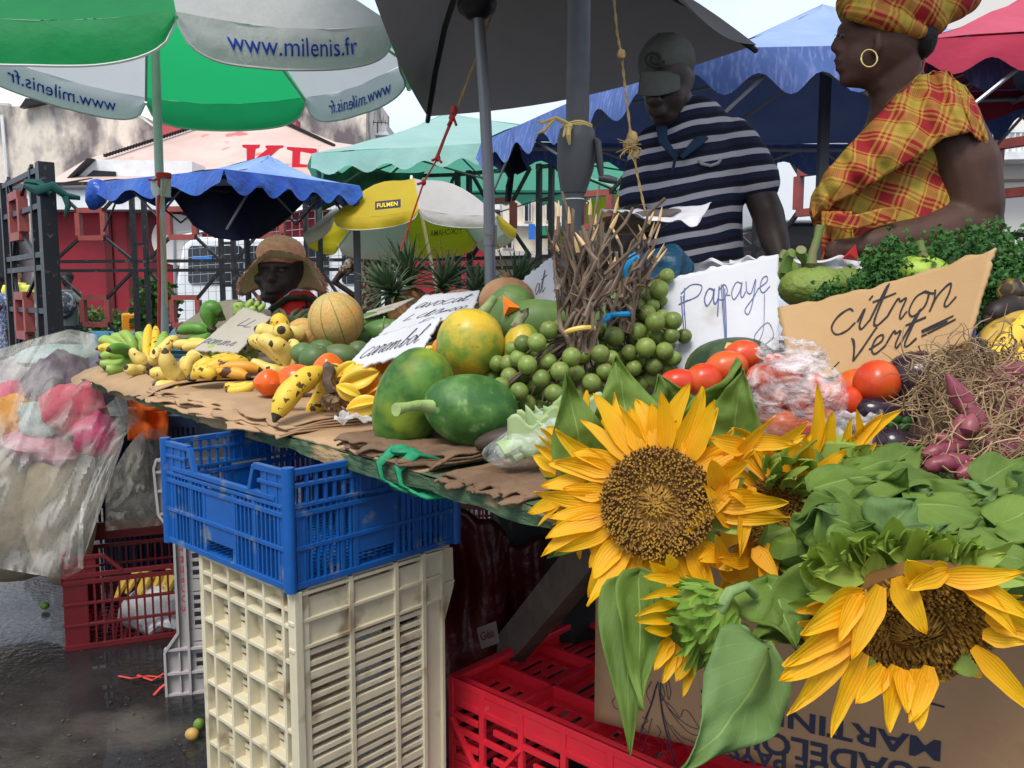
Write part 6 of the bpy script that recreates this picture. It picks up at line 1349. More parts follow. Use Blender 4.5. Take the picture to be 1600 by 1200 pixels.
mb = MB(); mb.grid(lambda u, v: bf(u * BL_, BH_) + bn * (-.02 * math.sin(v * 1.4)) * 1 + V((0, 0, .09 * v)), 20, 6); mb.build('top_flap', m_box, t, thick=.004)
def bxy(px, py):                           # image point -> (u, v) on the plane of the front face
 r = ray(px, py); o = V((0, 0, H)); k = (bl - o).dot(bn) / r.dot(bn); q = o + r * k; return (q - bl).dot(bd), q.z - bl.z
mb = MB()
def btext(s, x0, x1, v0, v1):              # text turned upside down: its start is at the right
 put_text(mb, s, lambda a, b: bf(x1 - (x1 - x0) * a, v1 - (v1 - v0) * b, .0035), bold=.025)
uM, vM = bxy(1470, 1166); uE, vE = bxy(1097, 1086); uG, vG = bxy(1097, 1131); uP, vP = bxy(1146, 1166); cap = .038
btext('MARTINIQUE', uE, uM, vE - cap / 2, vE + cap / 2)
btext('GUADELOUPE', uG, uM + .01, vG - cap / 2, vG + cap / 2)
btext('DE PAYS', uP - .006, uP + .145, vP - .018, vP + .014)
mb.build('lettering', m_bink, t, smooth=0)
mb = MB(); bst = lambda pts, w=.0022: ink(mb, lambda u, v, off=0: bf(u, v, .0035), [pts], w)
def bfs(u, v, off=0): return bf(u, v, .0035)
bfs.w = 1; bfs.h = 1
def draw(pxs, w=.0014): ink(mb, bfs, [[bxy(x, y) for x, y in pxs]], w)
for st in ([(1030, 1062), (1022, 1090), (1012, 1120), (1004, 1142)], [(1030, 1062), (1034, 1095), (1042, 1125), (1052, 1160)], [(1028, 1070), (1018, 1100), (1000, 1150), (1010, 1156), (1020, 1120)], [(1032, 1075), (1050, 1110), (1076, 1140), (1096, 1146), (1098, 1138), (1080, 1132), (1060, 1118), (1042, 1098)],
   [(1036, 1090), (1052, 1102), (1064, 1118), (1070, 1106), (1080, 1112), (1094, 1134)], [(1040, 1120), (1060, 1150), (1082, 1168), (1094, 1166), (1084, 1156), (1066, 1148), (1050, 1130)], [(1040, 1150), (1048, 1176), (1056, 1190), (1048, 1190), (1036, 1162)],
   [(1046, 1060), (1050, 1078), (1046, 1090), (1042, 1060)], [(1020, 1062), (1012, 1080), (1020, 1100)], [(1036, 1062), (1040, 1082), (1036, 1092)], [(962, 1088), (958, 1096), (964, 1106), (972, 1104)], [(1004, 1118), (1014, 1124), (1004, 1132), (1012, 1140), (1002, 1146)], [(1028, 1130), (1034, 1142), (1028, 1152), (1036, 1160)]):
 draw(st)
draw([(1034, 1064), (1034, 1090), (1040, 1130), (1054, 1180), (1060, 1196)], .0034); draw([(1028, 1066), (1020, 1096), (1010, 1120)], .003)
draw([(1098, 1124), (1118, 1136)], .004)
draw([(1448, 1094), (1476, 1102)], .004)
mb.build('drawing', m_bink, t, smooth=0)
# ---- sunflower pieces
def petalmat(t, tcn, cur, b):
 N = t.nodes.new; K = t.links.new; sx = N('ShaderNodeSeparateXYZ'); K(tcn.outputs['UV'], sx.inputs[0])
 rp = N('ShaderNodeValToRGB'); e = rp.color_ramp.elements; e[0].position = 0; e[0].color = (.80, .33, .004, 1); e[1].position = .8; e[1].color = (.92, .56, .012, 1); K(sx.outputs['Y'], rp.inputs[0])
 mx = N('ShaderNodeMixRGB'); mx.inputs[0].default_value = .5; K(rp.outputs[0], mx.inputs[1]); K(cur, mx.inputs[2])
 wv = N('ShaderNodeTexWave'); wv.inputs['Scale'].default_value = 2.2; wv.inputs['Distortion'].default_value = .6; mp_ = N('ShaderNodeMapping'); mp_.inputs['Scale'].default_value = (1, .08, 1); K(tcn.outputs['UV'], mp_.inputs[0]); K(mp_.outputs[0], wv.inputs[0])
 bp = N('ShaderNodeBump'); bp.inputs['Strength'].default_value = .2; bp.inputs['Distance'].default_value = .002; K(wv.outputs[0], bp.inputs['Height']); K(bp.outputs[0], b.inputs['Normal'])
 m2 = N('ShaderNodeMixRGB'); m2.blend_type = 'MULTIPLY'; m2.inputs[0].default_value = .07; K(mx.outputs[0], m2.inputs[1]); K(wv.outputs[0], m2.inputs[2]); return m2.outputs[0]
m_petal = mat('sunflower_petal', (.92, .52, .008), .5, (.86, .38, .004), 14, (.35, .7), trans=.4, tcol=(.92, .56, .01), uvm=petalmat)
m_petalo = mat('old_sunflower_petal', (.88, .42, .008), .55, (.74, .27, .008), 20, (.4, .65), trans=.36, tcol=(.88, .44, .01), uvm=petalmat)
def veins(t, tcn, cur, b):
 N = t.nodes.new; K = t.links.new; sx = N('ShaderNodeSeparateXYZ'); K(tcn.outputs['UV'], sx.inputs[0])
 def M(op, a, bv=None):
  n = N('ShaderNodeMath'); n.operation = op
  for i, x in enumerate((a, bv)):
   if x is None: continue
   if isinstance(x, (int, float)): n.inputs[i].default_value = x
   else: K(x, n.inputs[i])
  return n.outputs[0]
 du = M('ABSOLUTE', M('SUBTRACT', sx.outputs['X'], .5)); ph = M('SUBTRACT', sx.outputs['Y'], M('MULTIPLY', M('POWER', du, .8), .75))
 w1 = M('PINGPONG', M('MULTIPLY', ph, 7.0), .5); l1 = M('LESS_THAN', w1, .045); l2 = M('LESS_THAN', du, .013); ln = M('MAXIMUM', M('MULTIPLY', l1, .32), l2)
 nz_ = N('ShaderNodeTexVoronoi'); nz_.inputs['Scale'].default_value = 22; nz_.feature = 'DISTANCE_TO_EDGE'; K(tcn.outputs['UV'], nz_.inputs['Vector']); l3 = M('MULTIPLY', M('LESS_THAN', nz_.outputs['Distance'], .03), .15); ln = M('MAXIMUM', ln, l3)
 mx = N('ShaderNodeMixRGB'); K(ln, mx.inputs[0]); K(cur, mx.inputs[1]); mx.inputs[2].default_value = (.24, .34, .09, 1)
 bp = N('ShaderNodeBump'); bp.inputs['Strength'].default_value = .6; bp.inputs['Distance'].default_value = .0015; bp.invert = True; K(ln, bp.inputs['Height']); K(bp.outputs[0], b.inputs['Normal']); return mx.outputs[0]
m_leafd = mat('sunflower_leaf', (.165, .255, .040), .6, (.095, .17, .025), 12, (.35, .7), trans=.32, tcol=(.24, .38, .02), uvm=veins, vary=.12)
m_leafl = mat('sunflower_leaf_underside', (.15, .25, .075), .6, (.11, .20, .055), 9, (.35, .7), trans=.3, tcol=(.18, .32, .03), uvm=veins)
m_sep = mat('sunflower_bract', (.32, .42, .075), .55, (.22, .31, .05), 16, (.35, .7), trans=.3, tcol=(.26, .42, .03))
m_stem = mat('sunflower_stem', (.22, .32, .12), .65, (.16, .25, .08), 20, (.4, .7), bump=.3, bscale=80)
m_disc = mat('sunflower_disc', (.20, .10, .018), .8, (.11, .05, .012), 26, (.35, .65))
m_flo = mat('sunflower_floret', (.36, .19, .025), .7, (.20, .095, .016), 55, (.38, .62), spots=((.42, .27, .04), 24, .66, .06))
FR_ = random.Random(21)
def petal(mb, base, dirv, nrm, L_, W_, curl=0, droop=0, twist=0, seed=0, cup=.25, shape=1.0, nu=6, nv=12):
 """blade from base along dirv; nrm = face side"""
 dirv = V(dirv).normalized(); nrm = (V(nrm) - dirv * V(nrm).dot(dirv)).normalized(); side = dirv.cross(nrm).normalized()
 def fn(u, v):
  x = 2 * u - 1; wv = W_ * .5 * min(1, (v + .12) * 2.6) ** .8 * max(0, 1 - v ** (2.0 + (seed * 7 % 1) * 1.6)) ** .75 + .0002
  wv *= 1 + .10 * noise.noise(V((v * 4, seed, x)))
  a = curl * v * v; tw = twist * v
  sd = side * math.cos(tw) + nrm * math.sin(tw); nn = nrm * math.cos(tw) - side * math.sin(tw)
  p = base + dirv * (L_ * (v - .15 * abs(a) * v)) + side * (L_ * .22 * math.sin(seed * 3.7) * v * v) + nrm * (L_ * a * .5) + V((0, 0, -droop * L_ * v * v))
  return p + sd * x * wv + nn * (cup * wv * (x * x - .3) + .04 * L_ * noise.noise(V((v * 3, seed * 1.7, x * 1.2))) * v - .03 * W_ * math.cos(x * 9))
 mb.grid(fn, nu, nv)
def head(t, c, nrm, r, label=None, np_=32, plen=(.9, 1.25), pw=.36, skip=None, seedv=0, m_p=None, lay=2, dome=.18, droop=.0, flo=True, curlr=(-.35, .45), sep=True, back=True, sx=1.0):
 """c centre, nrm facing, r disc radius"""
 rr_ = random.Random(seedv); nrm = V(nrm).normalized(); rot = nrm.to_track_quat('Z', 'Y').to_matrix(); M4 = Matrix.Translation(c) @ rot.to_4x4()
 mb = MB(); pr = [(1e-4, r * dome * .55), (r * .25, r * dome * .6), (r * .5, r * dome), (r * .8, r * dome * .9), (r * .97, r * dome * .3), (r * 1.0, -r * .12), (r * .7, -r * .4), (r * .2, -r * .55), (1e-4, -r * .55)]
 mb.lathe(pr[:6], 36, M4); mb.build('disc', m_disc, t)
 if back: mb = MB(); mb.lathe(pr[5:], 28, M4); mb.build('receptacle', m_sep, t)
 if flo:
  mb = MB(); n = 1250
  for i in range(n):
   q = math.sqrt((i + .5) / n) * .985; a = i * 2.399963 + rr_.uniform(-.09, .09) * (1 - q * .5); R_ = r * q * rr_.uniform(.985, 1.015)
   z = r * dome * ((.55 + .45 * min(1, q / .5) ** 1.5) if q < .75 else (1 - ((q - .75) / .25) ** 2 * .7))
   p = V((R_ * math.cos(a), R_ * math.sin(a), z)); out = V((math.cos(a), math.sin(a), 0)); tg = V((-out.y, out.x, 0)); h_ = r * (.06 + .06 * rr_.random()) * (1.2 if q > .55 else 1); w_ = r * .018
   lean = out * h_ * (-1.3 if q < .35 else .3) + tg * h_ * rr_.uniform(-.5, .5)
   vs = [p + out * w_, p + tg * w_, p - out * w_, p - tg * w_]; top = [x + V((0, 0, h_)) * 1 + lean + (p - x) * -.05 for x in vs]
   allv = [M4 @ x for x in vs + top]; mb.add(allv, [(0, 1, 5, 4), (1, 2, 6, 5), (2, 3, 7, 6), (3, 0, 4, 7), (4, 5, 6, 7)])
  mb.build('florets', m_flo, t, smooth=0)
 mb = MB()
 for ly in range(lay):
  for k in range(np_ // lay):
   a = (k + .5 * ly + rr_.uniform(-.3, .3)) * 2 * math.pi / (np_ / lay)
   if skip and any(s0 <= math.degrees(a) % 360 <= s1 for s0, s1 in skip): continue
   out = rot @ V((math.cos(a), math.sin(a), 0)); b = c + out * r * .93 - nrm * r * (.05 + .08 * ly); L_ = r * rr_.uniform(*plen)
   dv = out + nrm * rr_.uniform(-.25, .22) + (rot @ V((-math.sin(a), math.cos(a), 0))) * rr_.uniform(-.25, .25)
   petal(mb, b, dv, nrm, L_, r * pw * rr_.uniform(.75, 1.15), rr_.uniform(*curlr), droop * rr_.uniform(.5, 1.2), rr_.uniform(-.9, .9), rr_.random() * 50)
 mb.build('petals', m_p or m_petal, t, smooth=80)
 if sep:
  mb = MB()
  for k in range(22):
   a = k * 2 * math.pi / 22 + rr_.uniform(-.1, .1); out = rot @ V((math.cos(a), math.sin(a), 0)); b = c + out * r * .85 - nrm * r * .25
   petal(mb, b, out - nrm * rr_.uniform(-.1, .5), nrm, r * rr_.uniform(.5, .8), r * .34, rr_.uniform(-.2, .5), 0, rr_.uniform(-.3, .3), rr_.random() * 50, cup=.15, nv=7, nu=4)
  mb.build('bracts', m_sep, t, smooth=80)
def leaf(name, parent, base, tip, width, nrm, m, bend=.15, fold=.25, seed=0, heart=.25, wav=.05, side=0):
 base, tip = V(base), V(tip); ax = tip - base; L_ = ax.length; ax.normalize(); nrm = (V(nrm) - ax * V(nrm).dot(ax)).normalized(); sd = ax.cross(nrm).normalized(); mb = MB()
 def fn(u, v):
  x = 2 * u - 1; vv = v
  pr = (math.sin(math.pi * min(1, vv ** .55)) ** .8) * (1 - .6 * vv) * 1.32 if vv > 0 else 0
  wv = width / 2 * max(.006, pr); y = vv * L_ - heart * width * .5 * abs(x) ** 1.6 * max(0, 1 - vv * 4) * .8
  p = base + ax * y + nrm * (bend * L_ * math.sin(math.pi * vv)) + sd * (x * wv + side * L_ * math.sin(math.pi * vv))
  return p + nrm * (fold * abs(x) * wv + wav * width * math.sin(vv * 11 + seed + (2 if x > 0 else 0)) * abs(x) ** 2 + .16 * width * noise.noise(V((u * 2.6, v * 3.4, seed))) + .025 * width * noise.noise(V((u * 9, v * 13, seed))) + bend * .5 * L_ * math.sin(seed * 1.7) * (x * .5) * vv)
 mb.grid(fn, 14, 26); return mb.build(name, m, parent, smooth=180, thick=.0008)
TOC = lambda c: (V((0, 0, H)) - c).normalized()
# S1 main sunflower facing the camera
D1 = .80; c1 = P(1027, 786, D1); r1_ = 88 * S(1027, 786, D1)
t1 = thing('sunflower', 'large sunflower in full face with a broad brown disc nearest the table edge', 'sunflower', c1, 'cut sunflowers')
head(t1, c1, TOC(c1) + V((-.08, 0, .02)), r1_, np_=54, plen=(.8, 1.42), pw=.36, seedv=4, dome=.14, skip=[(318, 352)])
mb = MB(); mb.tube([c1 + V((0, .03, -.01)), c1 + V((.05, .09, -.02)), c1 + V((.2, .12, -.01)), c1 + V((.4, .10, .0))], .011, 10); mb.build('stem', m_stem, t1)
def LF(parent, a, b, w_, m, d0=D1, d1=None, n=(0, -1, .3), **k):
 d1 = d1 if d1 is not None else d0; return leaf('leaf', parent, P(*a, d0), P(*b, d1), w_ * S(*a, d0), n, m, **k)
LF(t1, (915, 735), (884, 582), 84, m_leafd, .86, .86, bend=-.06, fold=.2, seed=1)
LF(t1, (985, 690), (962, 556), 100, m_leafd, .90, .92, bend=.05, fold=.1, seed=2)
LF(t1, (930, 690), (905, 640), 70, m_leafd, .92, .92, seed=3)
LF(t1, (1060, 690), (1030, 585), 120, m_leafd, .92, .92, bend=.05, seed=3)
# S2 partly hidden one behind, at the left
c2_ = P(905, 752, .90); t2 = thing('sunflower', 'sunflower peeking out behind the full faced one at its left, over the board edge', 'sunflower', c2_, 'cut sunflowers')
head(t2, c2_, (-.75, -.5, .1), .042, np_=26, plen=(1.1, 1.5), pw=.4, seedv=8, flo=False)
LF(t2, (905, 770), (850, 745), 40, m_leafd, .87, .85, seed=2); LF(t2, (920, 830), (855, 872), 30, m_leafd, .88, .9, seed=4)
# S3 side view flower in the middle
c3 = P(1218, 806, .82); t3_ = thing('sunflower', 'side facing sunflower with limp orange petals between the two big heads', 'sunflower', c3, 'cut sunflowers')
head(t3_, c3, (-.80, -.62, .05), .040, np_=26, plen=(1.3, 2.3), pw=.5, seedv=12, droop=.35, m_p=m_petalo, curlr=(-.2, .7))
mb = MB()
for (x, y, x2, y2, w_, dr) in ((1150, 745, 1095, 830, 30, .1), (1165, 700, 1110, 690, 34, .0), (1175, 760, 1150, 860, 30, .0), (1205, 850, 1185, 945, 34, .05), (1180, 855, 1205, 900, 30, .0), (1150, 820, 1100, 780, 34, .0), (1130, 860, 1095, 880, 30, 0), (1170, 880, 1120, 870, 26, 0), (1150, 720, 1190, 650, 22, 0), (1130, 770, 1100, 720, 40, 0), (1150, 905, 1100, 850, 34, 0), (1185, 790, 1155, 760, 30, 0), (1210, 700, 1260, 665, 20, 0), (1165, 690, 1240, 690, 30, 0)):
 a = P(x, y, .79); b = P(x2, y2, .77); petal(mb, a, b - a, (0, -1, .2), (b - a).length * 1.1, w_ * S(x, y, .8), FR_.uniform(-.3, .3), dr, FR_.uniform(-.6, .6), x)
mb.build('limp_petals', m_petalo, t3_, smooth=80)
# dense collar of bracts right of S3
mb = MB()
for k in range(46):
 a = R(-105 + (k % 23) * 10); rr = 34 + 20 * (k // 23) + FR_.uniform(-4, 4); x, y = 1222 + rr * math.cos(a), 806 - rr * 1.5 * math.sin(a)
 p = P(x, y, .80 + .015 * (k % 3)); q = P(x + 34 * math.cos(a) + FR_.uniform(-8, 8), y - 34 * math.sin(a) + FR_.uniform(-6, 10), .785 - .01 * (k % 2)); petal(mb, p, q - p, (0, -1, .3), (q - p).length * 1.15, .020, FR_.uniform(.1, .7), 0, FR_.uniform(-.5, .5), k, cup=.4, nv=8)
mb.build('bract_collar', m_sep, t3_, smooth=80)
# S6 upper flower turned away, yellow spikes upwards
c6 = P(1300, 712, .88); t6 = thing('sunflower', 'sunflower turned away from the viewer with yellow petals spiking up before the tomatoes', 'sunflower', c6, 'cut sunflowers')
mb = MB(); mb.lathe([(1e-4, -.03), (.022, -.024), (.034, 0), (.030, .012), (1e-4, .015)], 24, Matrix.Translation(c6) @ V((.1, .5, .8)).to_track_quat('Z', 'Y').to_matrix().to_4x4()); mb.build('receptacle', m_sep, t6)
mb = MB()
for (x, y, x2, y2, w_, tw) in ((1268, 716, 1302, 604, 24, .2), (1288, 716, 1296, 640, 26, -.2), (1325, 706, 1391, 626, 24, .3), (1345, 690, 1336, 640, 15, 0), (1318, 716, 1318, 650, 18, 0), (1235, 742, 1255, 672, 18, .5), (1252, 745, 1262, 700, 16, 0), (1240, 740, 1186, 738, 20, 0), (1310, 718, 1372, 640, 26, -.3), (1345, 712, 1368, 690, 15, 0), (1365, 722, 1372, 706, 8, 0), (1200, 700, 1262, 690, 24, .2)):
 a = P(x, y, .86); b = P(x2, y2, .85); petal(mb, a, b - a, (0, -1, .2), (b - a).length, w_ * S(x, y, .86), FR_.uniform(-.1, .1), 0, tw, x, cup=.7)
mb.build('petals', m_petal, t6, smooth=80)
mb = MB()
for k in range(26):
 x = 1195 + k * 7 + FR_.uniform(-4, 4); y = 735 - 14 * math.sin(k * .13 * math.pi) + FR_.uniform(-8, 10); p = P(x, y, .86); q = P(x + FR_.uniform(-22, 22), y - FR_.uniform(18, 40), .85); petal(mb, p, q - p, (0, -1, .3), (q - p).length, .020, FR_.uniform(-.2, .5), 0, FR_.uniform(-.5, .5), k, cup=.4, nv=8)
mb.build('bracts', m_sep, t6, smooth=80)
# S4 green closed bud with a few petals, hanging
D4 = .70; c4 = P(1098, 968, D4); s4 = S(1098, 968, D4); t4 = thing('sunflower_bud', 'fat green sunflower bud seen from behind with short yellow petals at its left', 'sunflower bud', c4)
mb = MB(); ax = V((-.75, -.25, -.35)).normalized(); rev(mb, c4, ax, [(1e-4, -62 * s4), (20 * s4, -56 * s4), (46 * s4, -34 * s4), (58 * s4, -4 * s4), (52 * s4, 22 * s4), (30 * s4, 40 * s4), (1e-4, 42 * s4)], 30, .03, 7); mb.build('calyx_body', m_sep, t4)
mb = MB(); Mr = along(ax)
for k in range(104):
 row = min(3, k // 26); a = k * 2.4 + .2 * row; rd = (50, 56, 50, 32)[row] * s4; hz_ = (-34, -12, 12, 30)[row] * s4 + (k % 5 - 2) * 3 * s4; o = Mr @ V((math.cos(a), math.sin(a), 0)); p = c4 + o * rd * .9 + ax * hz_; dv = o * .55 + ax * .8; petal(mb, p, dv, o, FR_.uniform(34, 56) * s4, 17 * s4, FR_.uniform(-.2, .45), 0, FR_.uniform(-.3, .3), k, cup=.3, nv=7, nu=4)
mb.build('bracts', mat('bud_bract', (.26, .41, .07), .5, (.17, .30, .05), 16, (.35, .7), trans=.3, tcol=(.26, .5, .04)), t4, smooth=80)
mb = MB()
for (x, y, x2, y2, w_) in ((1062, 905, 1012, 892, 24), (1060, 925, 1008, 918, 18), (1058, 942, 1000, 942, 20), (1056, 962, 999, 968, 24), (1050, 985, 1008, 982, 22), (1062, 1010, 1030, 1052, 30), (1075, 1018, 1060, 1060, 30), (1050, 1000, 1020, 1035, 28), (1085, 1030, 1066, 1080, 20), (1040, 900, 1020, 880, 24), (1052, 890, 1040, 872, 26)):
 a = P(x, y, .695); b = P(x2, y2, .68); petal(mb, a, b - a, (0, -1, .2), (b - a).length * 1.1, w_ * S(x, y, .69), FR_.uniform(-.2, .2), .05, FR_.uniform(-.3, .3), y, cup=.4)
mb.build('petals', m_petal, t4, smooth=80)
mb = MB(); mb.tube([P(1165, 985, .70), P(1140, 990, .69), P(1120, 1012, .68), P(1108, 1045, .69), P(1106, 1065, .70)], [.006, .006, .005, .004, .004], 10); mb.tube([P(1128, 975, .69), P(1125, 950, .68), P(1140, 925, .68), P(1165, 915, .69), P(1180, 930, .7)], [.007, .006, .005, .004, .004], 10); mb.build('stem', m_stem, t4)
# S5 large lower right flower, tilted down
D5 = .64; c5 = P(1428, 972, D5); r5 = 122 * S(1428, 972, D5); t5 = thing('sunflower', 'huge drooping sunflower lying face down forward at the lower right', 'sunflower', c5, 'cut sunflowers')
head(t5, c5, V((-.08, -.86, -.46)), r5, np_=30, plen=(.35, .6), pw=.26, seedv=31, droop=.15, m_p=m_petalo, dome=.16, skip=[(20, 160)])
mb = MB()
for (x, y, x2, y2, w_, cu) in ((1400, 902, 1438, 990, 46, .3), (1375, 915, 1332, 1022, 44, .2), (1350, 930, 1250, 968, 60, .1), (1345, 950, 1236, 1040, 56, .1), (1330, 975, 1240, 1075, 60, .1), (1320, 990, 1262, 1122, 52, .1), (1350, 1020, 1285, 1130, 40, 0), (1440, 905, 1425, 872, 50, .1), (1470, 900, 1590, 912, 40, .1), (1490, 900, 1610, 950, 40, .1), (1500, 905, 1595, 968, 34, .1), (1540, 960, 1620, 985, 40, 0), (1535, 990, 1615, 1005, 36, 0), (1520, 1012, 1618, 1108, 36, .1), (1400, 1040, 1375, 1130, 46, 0), (1430, 1045, 1440, 1135, 46, 0), (1380, 1040, 1345, 1100, 44, 0), (1450, 1040, 1440, 1128, 40, 0), (1480, 890, 1420, 905, 44, .1), (1345, 925, 1300, 985, 40, 0), (1410, 1045, 1405, 1105, 40, 0)):
 a = P(x, y, .60); b = P(x2, y2, .585); petal(mb, a, b - a, (0, -1, .1), (b - a).length * 1.08, w_ * S(x, y, .6), cu * FR_.uniform(-1, 1), 0, FR_.uniform(-.5, .5), x + y, cup=.3)
mb.build('upper_petals', m_petal, t5, smooth=80)
mb = MB()
for k in range(30):
 x = 1270 + k * 9; y = 905 - 45 * math.sin(max(0, (x - 1260)) / 240 * math.pi * .8) + FR_.uniform(-14, 14); p = P(x, y, .64); q = P(x + FR_.uniform(-60, 10), y - FR_.uniform(-14, 40), .62); petal(mb, p, q - p, (0, -1, .3), (q - p).length * 1.1, .022, FR_.uniform(-.1, .5), 0, FR_.uniform(-.5, .5), k, cup=.35, nv=8)
for (x, y, x2, y2) in ((1480, 890, 1575, 868), (1500, 900, 1610, 890), (1440, 880, 1480, 835), (1350, 900, 1265, 890), (1340, 920, 1260, 940), (1360, 905, 1380, 860), (1520, 1030, 1490, 1052), (1370, 1035, 1352, 1060)):
 p = P(x, y, .63); q = P(x2, y2, .62); petal(mb, p, q - p, (0, -1, .3), (q - p).length, .022, .1, 0, .2, x, cup=.35)
mb.build('bracts', m_sep, t5, smooth=80)
# ---- loose leaves, each with its flower
LF(t3_, (1075, 690), (1155, 562), 120, m_leafd, .93, .90, n=(.5, -1, .2), bend=.06, fold=.25, seed=5)
LF(t3_, (1140, 700), (1162, 575), 90, m_leafd, .88, .88, n=(-.6, -1, .1), bend=-.04, fold=.35, seed=6)
LF(t1, (978, 905), (985, 1182), 76, m_leafd, .74, .66, n=(-.2, -1, .2), bend=.05, fold=.3, seed=7)
LF(t1, (1000, 895), (1002, 1110), 84, m_leafd, .72, .66, n=(.3, -1, .2), bend=-.03, fold=.2, seed=8)
LF(t4, (1196, 1012), (1062, 1205), 140, m_leafl, .64, .58, n=(.1, -1, .25), bend=.05, fold=-.12, seed=9, side=-.06)
LF(t3_, (1200, 905), (1245, 1015), 130, m_leafd, .72, .66, n=(-.1, -1, .4), bend=.08, fold=-.25, seed=10)
LF(t3_, (1290, 930), (1175, 1000), 120, m_leafd, .70, .68, n=(.1, -1, .3), bend=.02, fold=.1, seed=11)
for (a, b, w_, d0, d1, n_, sd_, mm) in (((1270, 765), (1480, 775), 84, .74, .78, (0, -.5, 1), 12, m_leafd), ((1330, 742), (1480, 760), 80, .80, .84, (0, -.3, 1), 13, m_leafd), ((1285, 800), (1380, 870), 100, .70, .72, (0, -.8, .6), 14, m_leafd), ((1420, 790), (1600, 850), 84, .72, .74, (0, -.6, 1), 15, m_leafd), ((1480, 790), (1620, 775), 80, .80, .85, (.1, -.4, 1), 16, m_leafd),
        ((1380, 830), (1430, 780), 90, .68, .70, (0, -1, .5), 17, m_leafl), ((1440, 860), (1600, 850), 90, .70, .70, (0, -.8, .8), 18, m_leafd), ((1340, 840), (1300, 900), 80, .66, .66, (0, -1, .2), 19, m_leafd), ((1500, 850), (1640, 900), 80, .69, .68, (0, -.7, .8), 20, m_leafd), ((1400, 870), (1480, 820), 70, .66, .68, (0, -1, .4), 21, m_leafl), ((1560, 820), (1660, 800), 80, .70, .74, (0, -.6, 1), 22, m_leafd), ((1290, 860), (1240, 800), 70, .72, .74, (0, -1, .4), 23, m_leafd), ((1350, 880), (1250, 870), 60, .66, .68, (0, -1, .4), 24, m_sep)):
 LF(t5, a, b, w_, mm, d0, d1, n=n_, seed=sd_, bend=.12, fold=-.15, wav=.05)
mb = MB()
for k in range(7): y = 850 + k * 7; mb.tube([P(1300 + k * 12, y, .70), P(1450, y - 10 + k * 5, .74), P(1660, y + k * 4, .78)], .009, 10)
mb.build('stem', m_stem, t5)
mb = MB(); mb.ell(P(1400, 850, .80), (.13, .07, .045), 16); mb.ell(P(1270, 840, .84), (.05, .05, .05), 14); mb.ell(P(1560, 870, .80), (.10, .07, .05), 14); mb.jitter(.02, 15); mb.build('inner_leaves', m_leafd, t5)
for (a, b, w_, d0, d1, sd_) in (((1300, 760), (1210, 700), 60, .84, .86, 31), ((1340, 740), (1290, 720), 60, .84, .85, 32), ((1370, 750), (1440, 700), 70, .83, .88, 33)): LF(t6, a, b, w_, m_leafd, d0, d1, n=(0, -.6, 1), seed=sd_, bend=.1)
rl = random.Random(77)
for k in range(48):
 x, y = rl.uniform(1250, 1610), rl.uniform(752, 905)
 if y > 880 and x > 1330: continue
 a = rl.uniform(-.7, 1.2); L_ = rl.uniform(60, 120); dd = .80 - (y - 750) * .0007 - .02
 LF(t5, (x, y), (x + L_ * math.cos(a), y - L_ * math.sin(a) * .55), rl.uniform(36, 70), m_leafl if k % 5 == 0 else m_leafd, dd, dd + rl.uniform(-.06, .03), n=(rl.uniform(-.6, .6), -.7, rl.uniform(.2, 1)), seed=k * 1.7, bend=rl.uniform(-.1, .25), fold=rl.uniform(-.4, .4), wav=.09)
# ============================================================ handwritten signs
m_wcard = mat('white_card', (.56, .56, .58), .8, (.48, .48, .50), 5, (.35, .7), bump=.1, bscale=40, spots=((.42, .40, .36), 7, .68, .06))
m_beige = mat('greyish_card', (.42, .38, .31), .85, (.35, .31, .25), 5, (.35, .7), bump=.1)
m_tan = mat('tan_cardboard', (.46, .285, .135), .8, (.41, .25, .115), 5, (.35, .7), bump=.12, bscale=70)
m_inkk = mat('marker_black', (.022, .02, .024), .6); m_inkp = mat('pen_blue', (.06, .08, .22), .6); m_ing = mat('pen_grey', (.16, .16, .22), .6)
def sign(name, label, px4, d4, m, strokes_fn, inkm, w_, bulge=0, wav=0, seed=0, shape=None, thick=.0045, cat='sign'):
 q = [P(px4[i][0], px4[i][1], d4[i]) for i in range(4)]; s_ = quadsurf(*q, bulge=bulge, wav=wav, seed=seed)
 t = thing(name, label, cat, q[3]); mb = MB()
 def edge(u, v):
  e = .006 * noise.noise(V((u * 12 + seed, v * 12, seed))); uu = u + (e / s_.w if u in (0, 1) else 0); vv = v + (e * 1.5 / s_.h if v in (0, 1) else 0)
  if shape: uu, vv = shape(uu, vv)
  return s_(uu, vv)
 mb.grid(edge, 40, 24); mb.build('card', m, t, thick=thick)
 for sm, im, ww in strokes_fn(s_):
  mb = MB(); ink(mb, s_, sm, ww, off=thick / 2 + .0015 if (s_.n.y > 0) else -(thick / 2 + .0015)); mb.build('handwriting', im, t, smooth=0, thick=.0004)
 return t
